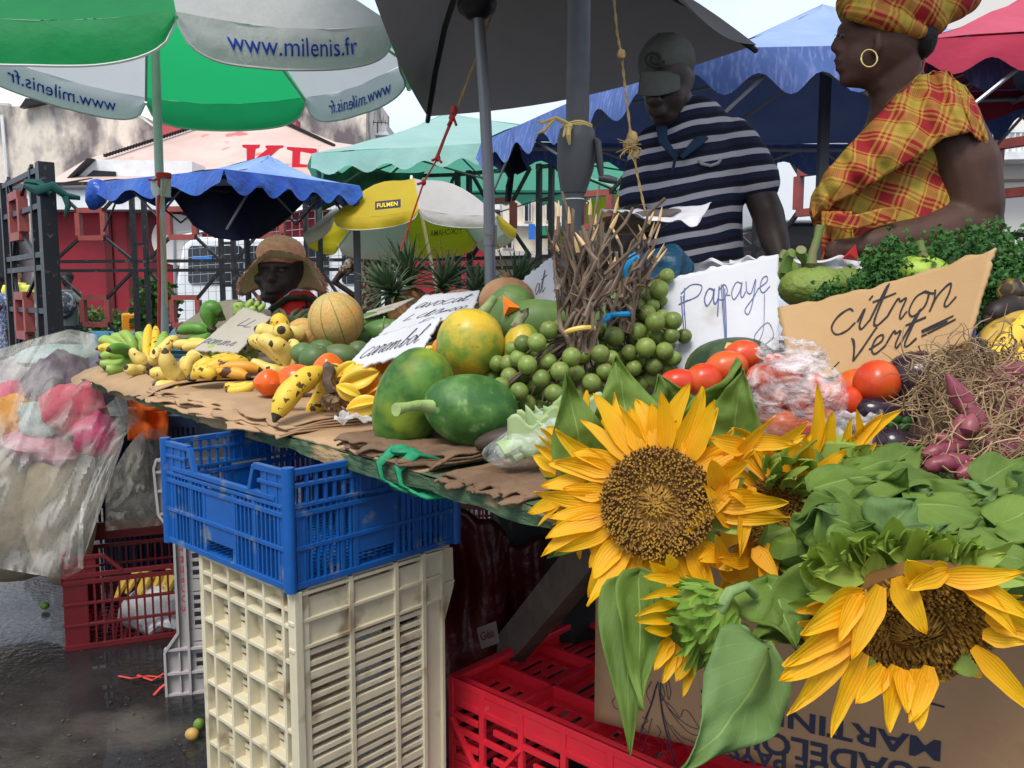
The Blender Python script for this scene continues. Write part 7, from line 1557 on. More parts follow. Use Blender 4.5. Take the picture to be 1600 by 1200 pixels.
# lime sign
def f_citron(s):
 W_, Hh = s.w, s.h; return [(handwrite('citron', W_ * .24, Hh * .50, .058, .0, .22, 1.05), m_inkk, .0030), (handwrite('citron', W_ * .243, Hh * .505, .058, .0, .22, 1.05)[1:4], m_inkk, .0022),
        (handwrite('Vert', W_ * .34, Hh * .17, .048, .0, .25, 1.15), m_inkk, .0034), (handwrite('=', W_ * .72, Hh * .20, .05, .0, .2, 1.2), m_inkk, .0030), ([[(W_ * .07, Hh * .44), (W_ * .10, Hh * .445)], [(W_ * .24, Hh * .08), (W_ * .29, Hh * .16)]], m_inkk, .0016)]
sign('lime_sign', 'tan cardboard sign handwritten citron vert in black marker', [(1215, 482), (1557, 388), (1512, 540), (1238, 598)], [1.36, 1.14, 1.10, 1.26], m_tan, f_citron, m_inkk, .003, bulge=.012, seed=2,
  shape=lambda u, v: (u + (.055 * max(0, v - .4) if u > .5 else 0) * 0, v - .10 * (1 - v) * max(0, u - .85) * -6 * .5))
def f_pap(s):
 W_, Hh = s.w, s.h; ap = handwrite('Papaye', W_ * .16, Hh * .60, .048, .02, .12, .9)
 return [(ap, m_inkp, .0017), (handwrite('Papaye', W_ * .165, Hh * .605, .048, .02, .12, .9)[2:5], m_inkp, .0015), ([[(W_ * .52, Hh * .80), (W_ * .51, Hh * .5), (W_ * .50, Hh * .1)], [(W_ * .535, Hh * .80), (W_ * .52, Hh * .45), (W_ * .51, Hh * .12)], [(W_ * .545, Hh * .75), (W_ * .53, Hh * .4), (W_ * .505, Hh * .1)]], m_inkp, .0020),
   ([[(W_ * .88, Hh * .60), (W_ * .86, Hh * .25), (W_ * .80, Hh * .12), (W_ * .78, Hh * .2), (W_ * .9, Hh * .30), (W_ * .95, Hh * .15), (W_ * .86, Hh * .08)]], m_ing, .0015), ([[(W_ * .17, Hh * .78), (W_ * .14, Hh * .4)], [(W_ * .19, Hh * .78), (W_ * .16, Hh * .4)]], m_inkp, .0022)]
sign('papaya_sign', 'white card sign handwritten Papaye in blue pen leaning behind the fruit', [(1028, 441), (1216, 398), (1217, 548), (1058, 585)], [1.50, 1.46, 1.38, 1.42], m_wcard, f_pap, m_inkp, .002, bulge=-.004, seed=4)
def f_car(s): return [(handwrite('carembol', s.w * .10, s.h * .30, .040, .0, .25, .80), m_inkk, .0017)]
sign('star_fruit_sign', 'small white card handwritten carembol resting on the star fruit', [(583, 529), (690, 496), (660, 548), (534, 583)], [1.62, 1.52, 1.46, 1.54], m_wcard, f_car, m_inkk, .0018, seed=6)
mb = MB()
def f_avo(s):
 W_, Hh = s.w, s.h; return [(handwrite('avocat', W_ * .10, Hh * .58, .048, .0, .3, .95), m_inkk, .0022), (handwrite('4 L ct/1=000', W_ * .02, Hh * .24, .036, .0, .3, .8), m_inkk, .0018), (handwrite('P', W_ * .42, Hh * .02, .028), m_inkp, .0012)]
sign('avocado_sign', 'wide white price card handwritten avocat behind the cursive star fruit card', [(664, 462), (750, 455), (738, 490), (592, 524)], [2.05, 1.98, 1.80, 1.85], m_wcard, f_avo, m_inkk, .0015, seed=8)
sign('avocado_sign', 'tilted white card ending in at beside the brown gourd', [(806, 446), (864, 400), (868, 478), (826, 482)], [1.86, 1.84, 1.80, 1.82], m_wcard, lambda s: [(handwrite('at', s.w * .38, s.h * .35, .035, .02, .3, .8), m_inkk, .0014)], m_inkk, .0014, seed=9)
sign('blank_card', 'beige card lying edge on between the melon and the pineapple crowns', [(575, 487), (648, 466), (615, 484), (562, 500)], [2.35, 2.3, 2.15, 2.2], m_beige, lambda s: [(handwrite('ct-ct', s.w * .3, s.h * .4, .02), m_ing, .0012)], m_inkk, .001, seed=10)
def f_pom(s): return [(handwrite('LL', s.w * .36, s.h * .60, .05, .0, .4, 1.0), m_ing, .0026), (handwrite('pomme', s.w * .02, s.h * .14, .038, .0, .3, 1.0), m_ing, .0024)]
sign('banana_sign', 'greyish card handwritten pomme tilted among the green bananas', [(382, 480), (424, 496), (372, 552), (302, 548)], [2.42, 2.30, 2.12, 2.20], m_beige, f_pom, m_ing, .0016, seed=12)
# white paper bags behind the papaya sign
m_paper = mat('white_paper', (.58, .57, .60), .8, (.50, .49, .53), 6, (.4, .7), bump=.4, bscale=9)
t = thing('paper_bags', 'crumpled white plastic carrier bags behind the white papaya sign', 'bags', P(1110, 420, 1.75))
for k, (x0, x1, y0, y1) in enumerate(((1060, 1160, 402, 470), (1140, 1220, 398, 450), (1220, 1350, 398, 440))):
 mb = MB(); mb.grid(lambda u, v: P(lerp(x0, x1, u), lerp(y1, y0 + 10 * abs(math.sin(u * 6 + k)), v), 1.74 + .05 * math.sin(u * 7 + k) * v + .02 * noise.noise(V((u * 5, v * 5, k)))), 26, 14); mb.build('bag_film', m_paper, t, thick=.003)
t = thing('red_tag', 'small folded red paper standing in front of the checked blouse', 'paper', P(1335, 400, 1.78))
mb = MB(); mb.add([P(1316, 404, 1.76), P(1336, 382, 1.76), P(1342, 408, 1.76), P(1328, 396, 1.73)], [(0, 1, 3), (1, 2, 3), (0, 3, 2)]); mb.build('folded_paper', mat('red_paper', (.55, .02, .02), .6), t, smooth=0, thick=.002)
# blue bag behind the twigs
t = thing('blue_bag', 'teal blue plastic bag behind the bundled twigs', 'bag', P(1035, 420, 1.62)); mb = MB(); mb.ell(P(1035, 418, 1.66), (.055, .05, .036), 24); mb.jitter(.035, 14); mb.build('bag_film', mat('teal_plastic', (.006, .065, .12), .45, (.005, .04, .08), 9, bump=.6, bscale=12), t)
# ---- hanging scale pan with paper
t = thing('scale_pan', 'shallow metal scale pan with a sheet of paper hanging in front of the striped shirt', 'scale', P(985, 345, 1.75))
c = P(992, 342, 1.78); s = S(992, 342, 1.78); mb = MB(); mb.lathe([(1e-4, -24 * s), (40 * s, -20 * s), (66 * s, -6 * s), (72 * s, 4 * s), (70 * s, 5 * s), (60 * s, -4 * s), (1e-4, -20 * s)], 40, Matrix.Translation(c) @ Matrix.Rotation(R(-7), 4, 'Y') @ Matrix.Diagonal((1, 1, 1, 1))); mb.build('pan', mat('dull_steel', (.26, .23, .21), .35, (.18, .15, .13), 8, metal=.8), t)
mb = MB(); s_ = quadsurf(P(940, 326, 1.83), P(1112, 316, 1.78), P(1090, 342, 1.66), P(985, 334, 1.66), bulge=.01)
mb.grid(lambda u, v: s_(u, v) + V((0, 0, .012 * noise.noise(V((u * 5, v * 4, 3))) - (.05 * max(0, u - .75) * (1 - v)))), 24, 12); mb.build('paper_sheet', m_paper, t, thick=.0015)
# ---- ropes and strings
def rope(name, label, pts, r, m, tw=True, extra=None, cat='rope'):
 mb = MB(); pts = [V(p) for p in pts]; sm = []
 for i in range(len(pts) - 1):
  for k in range(8): sm.append(lerp(pts[i], pts[i + 1], k / 8))
 sm.append(pts[-1])
 if tw:
  for ph in (0, math.pi):
   mb.tube([p + V((math.cos(i * 1.1 + ph), math.sin(i * 1.1 + ph), 0)) * r * .5 for i, p in enumerate(sm)], r * .62, 5)
 else: mb.tube(sm, r, 6)
 if extra: extra(mb)
 return tag(mb.build(name, m, None, org=pts[-1]), label, cat)
m_rope = mat('straw_rope', (.42, .29, .12), .85, (.28, .19, .08), 60, (.4, .6), bump=.4)
def frays(c, n, L_, r, seed=1, up=0):
 rr = random.Random(seed)
 def f(mb):
  for i in range(n):
   v = V((rr.uniform(-1, 1), rr.uniform(-.6, .3), rr.uniform(-1, .6) + up)).normalized() * L_ * rr.uniform(.4, 1); mb.tube([c, c + v * .5 + V((rr.uniform(-.01, .01), 0, .004)), c + v], [r, r * .8, r * .4], 4)
 return f
def knots(mb):
 for (x, y, rr) in ((971, 85, .009), (988, 215, .012), (984, 228, .014), (992, 240, .010)):
  c = P(x, y, 1.74); mb.ell(c, (rr, rr, rr * 1.2), 8)
 frays(P(984, 232, 1.73), 22, .035, .0016, 3)(mb)
rope('knotted_rope', 'knotted straw coloured rope hanging down in front of the man in the cap', [P(957, -20, 1.76), P(964, 50, 1.76), P(971, 88, 1.75), P(977, 140, 1.75), P(986, 215, 1.74), P(995, 270, 1.74), P(1008, 330, 1.74)], .0028, m_rope, extra=knots)
def ring(mb):
 c = P(902, 199, 1.68); r = .027
 for k in range(3): mb.tube([c + V((r * math.cos(a), r * math.sin(a), .004 * k - .004 + .002 * math.sin(a * 3))) for a in [i * .3 for i in range(22)]], .0032, 6)
 mb.tube([P(893, 196, 1.64), P(868, 184, 1.63), P(846, 192, 1.62), P(838, 188, 1.62)], [.004, .004, .003, .001], 6); mb.tube([P(868, 184, 1.63), P(850, 204, 1.62), P(836, 210, 1.62)], [.003, .004, .001], 6); mb.tube([P(889, 196, 1.64), P(888, 212, 1.63), P(890, 226, 1.635)], [.005, .005, .002], 6); mb.tube([P(884, 200, 1.64), P(880, 214, 1.63)], [.004, .002], 6); mb.ell(P(888, 198, 1.64), (.009, .008, .008), 8)
mb = MB(); ring(mb); tag(mb.build('yellow_twine', mat('yellow_twine', (.50, .37, .14), .8), None, org=P(902, 199, 1.68)), 'yellow twine knotted round the thick dark umbrella pole', 'twine')
m_rstr = mat('red_string', (.50, .04, .03), .6); m_ostr = mat('orange_rope', (.50, .30, .12), .8)
rope('upper_rope', 'thin tan rope slanting down from the charcoal umbrella to a red knot', [P(779, -10, 2.5), P(752, 70, 2.5), P(716, 165, 2.5)], .0035, m_ostr)
def kn(mb):
 for (x, y, rr) in ((710, 172, .014), (706, 184, .012), (684, 247, .011), (662, 285, .010)): mb.ell(P(x, y, 2.5), (rr * .8, rr, rr), 8)
 for (x, y, x2, y2) in ((708, 180, 700, 196), (708, 182, 713, 196), (712, 178, 704, 192), (684, 247, 690, 254), (684, 247, 675, 251), (706, 190, 695, 215), (662, 285, 652, 288)): mb.tube([P(x, y, 2.49), P(x2, y2, 2.48)], .004, 5)
 mb.tube([P(706, 184, 2.5), P(682, 245, 2.52)], .003, 5); mb.tube([P(704, 192, 2.5), P(686, 240, 2.48)], .0025, 5)
rope('red_string', 'long red string stretched from a knot under the charcoal umbrella past the yellow parasol', [P(712, 170, 2.5), P(684, 247, 2.5), P(662, 285, 2.5), P(640, 350, 2.5), P(626, 392, 2.5)], .0028, m_rstr, tw=False, extra=kn, cat='string')
def kr(mb):
 c = P(256, 275, 3.23)
 for k in range(3): mb.tube([c + V((.024 * math.cos(a), .024 * math.sin(a), .006 * k - .005)) for a in [i * .3 for i in range(22)]], .0045, 5)
 mb.tube([P(250, 278, 3.2), P(240, 282, 3.18), P(232, 281, 3.18)], .004, 5)
rope('red_rope', 'red and orange cord tied to the pale umbrella pole and running down beside it', [P(248, 280, 3.2), P(247, 340, 3.2), P(249, 440, 3.2), P(248, 560, 3.2), P(252, 700, 3.2)], .0065, m_rstr, tw=False, extra=kr, cat='cord')
rope('ochre_rope', 'loose thin ochre cord hanging against the pale umbrella pole', [P(262, 280, 3.2), P(248, 330, 3.2), P(256, 400, 3.2), P(262, 480, 3.2)], .0035, m_ostr, tw=False, cat='cord')
rope('pale_rope', 'thin yellow cord tied around the thin grey pole', [P(757, 365, 2.38), P(770, 366, 2.36), P(780, 390, 2.38), P(788, 440, 2.4)], .0022, m_rope, cat='cord')
t = thing('plastic_knot', 'scrap of pale plastic tied under the cord on the umbrella pole', 'plastic scrap', P(244, 300, 3.2)); mb = MB(); mb.ell(P(244, 295, 3.2), (.016, .012, .04), 12); mb.jitter(.012, 30); mb.build('film', m_white, t)
# ---- pineapples
m_pine = mat('pineapple_crown', (.06, .115, .05), .5, (.15, .20, .11), 12, (.4, .65), trans=.15)
m_pinb = mat('pineapple_body', (.30, .14, .05), .7, (.14, .08, .04), 30, (.4, .6), bump=1, bscale=40)
def pineapple(label, px, py, d, tilt, size, n=46, seed=1, body=(0, 40)):
 rr = random.Random(seed); c = P(px, py, d); s = S(px, py, d); t = thing('pineapple', label, 'pineapple', c, 'pineapples at the back'); up = V(tilt).normalized(); Mr = along(up); mb = MB()
 for k in range(n):
  a = k * 2.4; u = k / n; el = lerp(.15, 1.35, u); o = Mr @ V((math.cos(a) * math.cos(el), math.sin(a) * math.cos(el), math.sin(el))); L_ = size * s * lerp(.75, 1.05, math.sin(u * 2.6)) * rr.uniform(.8, 1.15)
  sd = o.cross(up).normalized() * 5.5 * s; b = c + up * size * s * .25 * u; pts = []
  for i in range(7):
   v = i / 6; p = b + o * L_ * v - up * L_ * .30 * v * v * math.cos(el); wv = (1 - v ** 1.6) * (.6 + .4 * math.sin(v * 3)); pts += [p - sd * wv, p + up * -.3 * .004, p + sd * wv]
  fs = []
  for i in range(6):
   for j in (0, 1): fs.append((3 * i + j, 3 * i + j + 1, 3 * i + j + 4, 3 * i + j + 3))
  mb.add(pts, fs)
 mb.build('crown', m_pine, t, thick=.0015)
 mb = MB(); mb.ell(c - up * 46 * s, (34 * s, 34 * s, 44 * s), 24, Mr, mod=lambda q: 1 + .04 * math.sin(q.z * 22 + math.atan2(q.y, q.x) * 6)); mb.build('fruit_body', m_pinb, t); return t
pineapple('pineapple with a big silvery crown beside the person with a hand on the hip', 618, 462, 2.45, (-.35, -.2, .6), 62, 54, 1)
pineapple('pineapple crown of long upright blades behind the silvery one', 640, 448, 2.65, (-.15, 0, 1), 74, 46, 2)
pineapple('pineapple crown spreading in front of the cream parasol pole', 690, 455, 2.6, (.35, -.1, 1), 66, 46, 3)
pineapple('dark pineapple crown left of the thin grey pole', 742, 462, 2.5, (.25, 0, 1), 56, 36, 4)
pineapple('dark pineapple crown right of the thin grey pole', 800, 452, 2.6, (.5, 0, .9), 60, 36, 5)
fruit('coconut', 'rough brown coconut husk between the pineapple crowns and the white card', 'coconut', 722, 468, 30, 16, mat('coconut_husk', (.26, .12, .06), .9, (.38, .22, .13), 40, bump=1, bscale=90), d=2.3)
# sack by the bananas
t = thing('beige_sack', 'beige cloth sack slumped behind the tilted banana sign', 'sack', P(350, 505, 2.75)); mb = MB(); mb.ell(P(352, 512, 2.75), (.16, .10, .075), 24, imrot(-14)); mb.jitter(.03, 9); mb.build('sack_cloth', mat('beige_cloth', (.32, .27, .21), .9, (.24, .20, .15), 8, bump=.4), t)
# ---- heap under plastic at the left
m_sheet = mat('translucent_sheet', (.66, .63, .55), .2, (.80, .79, .74), 3, (.35, .65), alpha=(.10, .62, 5.0), bump=.8, bscale=13, stretch=(1, 1, .5), coat=.2, trans=.4, tcol=(.7, .67, .58))
t = thing('plastic_sheeting', 'crumpled translucent plastic sheeting draped over a heap of bright clothes at left', 'plastic sheet', P(60, 880, 2.4))
prof_t = [(0, 585), (.45, 546), (.61, 528), (.75, 514), (.85, 522), (.93, 560), (1.0, 640)]
def interp(tb, x):
 for i in range(len(tb) - 1):
  if x <= tb[i + 1][0]: return lerp(tb[i][1], tb[i + 1][1], (x - tb[i][0]) / (tb[i + 1][0] - tb[i][0]))
 return tb[-1][1]
prof_b = [(0, 900), (.45, 888), (.60, 898), (.72, 905), (.82, 885), (.90, 800), (1.0, 690)]
def shf(u, v):
 x = lerp(-170, 205, u); x += 12 * math.sin(v * 5) * (u > .8); yt = interp(prof_t, u); yb = interp(prof_b, u); y = lerp(yt, yb, v); r_ = 2.62 - .42 * v - .18 * math.sin(math.pi * min(1, v * 1.1)) * math.sin(math.pi * min(1, .1 + u * .9))
 q = V((u * 5, v * 6, 0)); q = V((u * 7 + v * 2.5, v * 2.6, 0)); fold = abs(noise.noise(q * 1.1)) * .16 + .05 * abs(noise.noise(q * 2.6)) + .004 * noise.noise(q * 9); return P(x, y, r_ - fold)
mb = MB(); mb.grid(shf, 110, 110); mb.build('front_sheet', m_sheet, t)
mb = MB(); mb.grid(lambda u, v: P(lerp(-170, 200, u), lerp(interp(prof_t, u), interp(prof_t, u) + 90, v), 2.62 + .9 * v - .05 * abs(noise.noise(V((u * 7, v * 5, 2))))) + V((0, 0, .04 * math.sin(v * 3))), 60, 30); mb.build('top_sheet', m_sheet, t)
t = thing('loose_plastic', 'loose fold of clear yellowish plastic bulging between the heap and the grey crate', 'plastic sheet', P(200, 760, 2.5))
def lf2(u, v):
 a = lerp(165, 260, u); yt = 760 - 90 * math.sin(min(1, u * 1.2) * math.pi * .55); yb = 830 - 10 * u; q = V((u * 4, v * 4, 7)); return P(a, lerp(yt, yb, v), 2.62 - .16 * math.sin(math.pi * u) * math.sin(math.pi * (.15 + v * .8)) - .07 * abs(noise.noise(q)) - .02 * abs(noise.noise(q * 3)))
mb = MB(); mb.grid(lf2, 50, 50); mb.build('fold', mat('loose_film', (.62, .60, .50), .25, (.74, .72, .66), 5, (.35, .65), alpha=(.2, .6, 4), bump=.5, bscale=8, coat=.2, trans=.4, tcol=(.65, .62, .5)), t)
for (x, y, rx, ry, d, col, nm, la, ro) in ((95, 610, 52, 60, 2.75, (.10, .06, .10), 'dark_garment', 'dark purple garment under the plastic sheeting', 10), (115, 640, 48, 42, 2.62, (.62, .07, .12), 'pink_garment', 'bright pink garment crumpled under the plastic sheeting', -10), (150, 680, 34, 34, 2.58, (.55, .01, .13), 'magenta_garment', 'magenta garment at the lower right of the covered heap', 20), (15, 660, 50, 42, 2.66, (.75, .32, .05), 'orange_garment', 'orange garment under the plastic at the left edge', 0),
  (60, 660, 26, 34, 2.58, (.45, .52, .50), 'grey_garment', 'pale grey green garment in the middle of the covered heap', -30), (40, 590, 50, 32, 2.85, (.55, .50, .52), 'white_garment', 'whitish garment near the top of the covered heap', 0), (20, 620, 30, 24, 2.72, (.68, .16, .24), 'rose_garment', 'rose garment near the top left of the covered heap', 0), (70, 700, 60, 26, 2.6, (.50, .24, .28), 'salmon_garment', 'salmon garment low in the covered heap', 10), (150, 600, 30, 40, 2.8, (.16, .13, .22), 'violet_garment', 'dusky violet garment at the right of the covered heap', 20), (90, 560, 60, 22, 2.9, (.50, .58, .58), 'mint_garment', 'pale mint garment right under the top of the sheeting', 0), (-50, 640, 60, 70, 2.9, (.08, .09, .14), 'navy_garment', 'navy garment at the far left of the covered heap', 0)):
 c = P(x, y, d); s = S(x, y, d); mb = MB(); mb.ell(c, (rx * s, rx * s * .8, ry * s), 26, imrot(ro), mod=lambda q: 1 + .25 * noise.noise(q * 2.1 + V((x, 0, 0))) + .12 * abs(noise.noise(q * 6))); tag(mb.build(nm, mat(nm, col, .85, tuple(k * .6 for k in col), 12, (.4, .7), bump=.5), None, org=c), la, 'garment', 'clothes under the plastic sheeting')
mb = MB(); c = P(20, 790, 2.7); mb.ell(c, (.24, .18, .24), 30, mod=lambda q: 1 + .10 * noise.noise(q * 2) + .05 * abs(noise.noise(q * 5))); mb.ell(P(95, 800, 2.6), (.10, .12, .24), 20); tag(mb.build('beige_bundle', mat('beige_bundle_cloth', (.33, .27, .18), .9, (.20, .165, .11), 5, (.35, .7), bump=.4, bscale=9), None, org=c), 'beige cloth bundle filling the lower part of the covered heap', 'bundle')
t = thing('navy_crate', 'navy slatted crate with white slots between the heap and the orange cloth', 'crate', PZ(180, 760, 0)); mb = MB(); q = P(150, 700, 2.95); wall(mb, V((q.x, 2.95, .0)), X3, Z3, .36, .62, Y3, [(i * .018, .02, .6, .009) for i in range(21)], [(.02, 0, .36, .04), (.3, 0, .36, .03), (.45, 0, .36, .03), (.6, 0, .36, .04)]); mb.box((q.x + .18, 3.15, .3), (.35, .35, .58)); mb.build('slatted_walls', mat('navy_plastic', (.015, .025, .07), .4), t, smooth=0)
t = thing('orange_cloth', 'bright orange cloth hanging over a crate behind the cardboard table end', 'cloth', P(228, 680, 2.85)); mb = MB(); mb.grid(lambda u, v: P(lerp(200, 262, u), lerp(688, 612, v), 2.85 + .03 * math.sin(u * 9 + v * 2) + .02 * noise.noise(V((u * 3, v * 4, 1)))), 20, 16); mb.grid(lambda u, v: P(lerp(200, 262, u), lerp(642, 636, v), 2.82 + .02 * math.sin(u * 8)), 20, 3); mb.build('cloth', mat('orange_cloth', (.72, .13, .012), .8, (.55, .09, .01), 8, bump=.3), t, thick=.006)
# ============================================================ people
m_skin = mat('dark_brown_skin', (.070, .034, .022), .58, (.042, .020, .013), 16, (.35, .7), sss=.04, bump=.3, bscale=220)
m_skin2 = mat('brown_skin', (.085, .038, .024), .60, (.058, .026, .017), 16, (.35, .7), sss=.04, bump=.3, bscale=220)
m_hair = mat('black_hair', (.010, .009, .009), .7, bump=.6, bscale=120)
m_eyew = mat('eye_white', (.22, .19, .17), .3)
def lin(tb, u): k = min(len(tb) - 2, int(u * (len(tb) - 1))); r_ = u * (len(tb) - 1) - k; return [lerp(tb[k][i], tb[k + 1][i], r_) for i in range(3)]
class Fig:
 def __init__(s, d): s.d = d; s.mb = MB(); s.s = S(1000, 300, d)
 def p(s, x, y, dz=0): return P(x, y, s.d + dz * s.s)
 def e(s, x, y, rx, ry, rd=None, dz=0, roll=0, n=20): s.mb.ell(s.p(x, y, dz), (rx * s.s, (rd or rx) * s.s, ry * s.s), n, imrot(roll)); return s
 def t(s, pts, rs, flat=1.0, n=16):
  q = [s.p(*a) for a in pts]; s.mb.tube(q, [r * s.s for r in rs], n, flat=flat, up=(0, 1, 0) if flat != 1 else None)
  s.mb.ell(q[0], rs[0] * s.s * .97, 12); s.mb.ell(q[-1], rs[-1] * s.s * .97, 12); return s
 def hand(s, x, y, dz, ax, ay, k=1.0):
  """palm at x,y pointing along (ax, ay): five separate bent fingers"""
  l = math.hypot(ax, ay); ax, ay = ax / l, ay / l; nx, ny = -ay, ax; s.t([(x - ax * 14 * k, y - ay * 14 * k, dz), (x + ax * 14 * k, y + ay * 14 * k, dz)], [17 * k, 20 * k], .6)
  for i, (o, L_) in enumerate(((-15, 34), (-5, 40), (5, 38), (15, 30))):
   bx, by = x + ax * 22 * k + nx * o * k, y + ay * 22 * k + ny * o * k; s.t([(bx, by, dz), (bx + ax * L_ * .5 * k, by + ay * L_ * .5 * k, dz - 7 * k), (bx + ax * L_ * .85 * k + 1, by + ay * L_ * .85 * k, dz + 3 * k)], [5.6 * k, 5.2 * k, 4.2 * k], n=8)
  s.t([(x - nx * 14 * k, y - ny * 14 * k, dz), (x - nx * 30 * k + ax * 14 * k, y - ny * 30 * k + ay * 14 * k, dz - 6 * k), (x - nx * 32 * k + ax * 28 * k, y - ny * 32 * k + ay * 28 * k, dz - 8 * k)], [7 * k, 6 * k, 5 * k], n=8); return s
 def done(s, name, m, parent, voxel=.006, it=5): o = blob(s.mb, name, m, parent, voxel, it); s.mb = MB(); return o
def stripes(t, tcn, cur, b):
 N = t.nodes.new; K = t.links.new; sx = N('ShaderNodeSeparateXYZ'); K(tcn.outputs['Object'], sx.inputs[0]); nz_ = N('ShaderNodeTexNoise'); nz_.inputs['Scale'].default_value = 5; K(tcn.outputs['Object'], nz_.inputs[0])
 a = N('ShaderNodeMath'); a.operation = 'MULTIPLY_ADD'; a.inputs[1].default_value = .035; K(nz_.outputs[0], a.inputs[0]); K(sx.outputs['Z'], a.inputs[2])
 c = N('ShaderNodeMath'); c.operation = 'MULTIPLY_ADD'; c.inputs[1].default_value = -.16; K(sx.outputs['X'], c.inputs[0]); K(a.outputs[0], c.inputs[2])
 m = N('ShaderNodeMath'); m.operation = 'MULTIPLY'; m.inputs[1].default_value = 21.5; K(c.outputs[0], m.inputs[0]); f = N('ShaderNodeMath'); f.operation = 'FRACT'; K(m.outputs[0], f.inputs[0])
 r = N('ShaderNodeValToRGB'); r.color_ramp.interpolation = 'CONSTANT'; e = r.color_ramp.elements; e[0].color = (.012, .016, .045, 1); e[1].position = .30; e[1].color = (.44, .43, .46, 1)
 for p_, c_ in ((.62, (.012, .016, .045, 1)), (.70, (.006, .007, .014, 1)), (.92, (.012, .016, .045, 1))): k = e.new(p_); k.color = c_
 K(f.outputs[0], r.inputs[0]); return r.outputs[0]
m_stripe = mat('striped_jersey', (.02, .02, .05), .85, uvm=stripes, bump=.35, bscale=18)
def plaid(t, tcn, cur, b):
 N = t.nodes.new; K = t.links.new; mp_ = N('ShaderNodeMapping'); mp_.inputs['Rotation'].default_value = (0, R(-24), 0); K(tcn.outputs['Object'], mp_.inputs[0])
 nz_ = N('ShaderNodeTexNoise'); nz_.inputs['Scale'].default_value = 7; K(tcn.outputs['Object'], nz_.inputs[0]); vm = N('ShaderNodeVectorMath'); vm.operation = 'MULTIPLY_ADD'; vm.inputs[1].default_value = (.05, .05, .05); K(nz_.outputs['Color'], vm.inputs[0]); K(mp_.outputs[0], vm.inputs[2])
 sx = N('ShaderNodeSeparateXYZ'); K(vm.outputs[0], sx.inputs[0]); cols = []
 for ch, sc_ in (('X', 11.5), ('Z', 12.5)):
  m = N('ShaderNodeMath'); m.operation = 'MULTIPLY'; m.inputs[1].default_value = sc_; K(sx.outputs[ch], m.inputs[0]); f = N('ShaderNodeMath'); f.operation = 'FRACT'; K(m.outputs[0], f.inputs[0])
  r = N('ShaderNodeValToRGB'); r.color_ramp.interpolation = 'CONSTANT'; e = r.color_ramp.elements; Y = (.48, .30, .04, 1); D = (.33, .014, .02, 1); G = (.16, .22, .03, 1)
  e[0].color = D; e[1].position = .20; e[1].color = Y
  for p_, c_ in ((.26, D), (.33, Y), (.39, D), (.46, Y), (.56, G), (.575, Y), (.60, G), (.615, Y), (.64, G), (.655, Y), (.68, G), (.695, Y), (.82, D), (.86, Y), (.91, D)): k = e.new(p_); k.color = c_
  K(f.outputs[0], r.inputs[0]); cols.append(r.outputs[0])
 mx = N('ShaderNodeMixRGB'); mx.inputs[0].default_value = .5; K(cols[0], mx.inputs[1]); K(cols[1], mx.inputs[2]); return mx.outputs[0]
m_plaid = mat('checked_cotton', (.5, .3, .03), .8, uvm=plaid, bump=.3, bscale=16, trans=.08)
def eye(f, x, y, r, dz, parent, m=m_eyew):
 mb = MB(); mb.ell(f.p(x, y, dz), (r * f.s, r * .7 * f.s, r * .55 * f.s), 12); o = mb.build('eye', m, parent); mb = MB(); mb.ell(f.p(x - r * .2, y, dz - r * .6), (r * .42 * f.s, r * .3 * f.s, r * .5 * f.s), 8); mb.build('iris', m_dark, o)
# ---- man in the cap
f = Fig(2.28); t = thing('person', 'person in a grey cap and navy polo with white stripes looking down', 'person', V((P(1085, 400, 2.28).x, 2.3, 0)))
f.e(1044, 122, 37, 46, 46, 0); f.e(1040, 150, 33, 42, 40, -6); f.e(1040, 182, 22, 16, 22, -14); f.e(1028, 160, 20, 22, 18, -26)      # skull, face, chin
f.t([(1026, 132, -44), (1022, 146, -52), (1022, 156, -56)], [6, 7, 9]); f.e(1013, 158, 6, 5, 6, -48); f.e(1031, 158, 6, 5, 6, -50)            # nose
f.t([(1008, 134, -34), (1024, 130, -42), (1044, 134, -38)], [7, 8, 7]); f.t([(1014, 172, -40), (1025, 171, -46), (1037, 173, -42)], [4, 5, 4]); f.t([(1016, 178, -38), (1025, 179, -43), (1036, 179, -40)], [4, 5.5, 4])
f.e(1080, 122, 6, 15, 10, 2); f.e(1078, 134, 5, 7, 6, 2); f.e(1053, 156, 16, 16, 16, -22)
f.t([(1056, 160, 6), (1068, 190, 14), (1082, 225, 16)], [27, 27, 34]); f.t([(1084, 230, 16), (1084, 330, 16), (1086, 470, 16), (1086, 560, 16)], [46, 60, 60, 56], .55)
f.t([(1146, 240, 14), (1178, 282, 10), (1200, 335, -6)], [20, 25, 25]); f.t([(1200, 335, -6), (1210, 375, -40), (1222, 412, -66)], [25, 22, 15]); f.hand(1226, 428, -74, .2, 1, .8)
f.t([(1012, 235, 16), (996, 300, 10), (990, 345, -8)], [24, 22, 20]); f.t([(990, 345, -8), (975, 372, -40), (960, 395, -60)], [20, 18, 14]); f.hand(948, 400, -66, -.8, .4, .8)
for lx in (1062, 1112): f.t([(lx, 540, 16), (lx, 780, 20), (lx, 1010, 20)], [40, 30, 20]); f.e(lx, 1026, 22, 13, 42, 0)
man = f.done('body', m_skin, t, .0065, 4)
eye(f, 1010, 141, 6, -40, t); eye(f, 1036, 141, 6, -44, t)
f.t([(1084, 208, 18), (1084, 250, 14), (1082, 300, 14), (1082, 360, 14), (1084, 440, 14), (1086, 520, 14)], [60, 79, 79, 79, 82, 82], .62, 28)
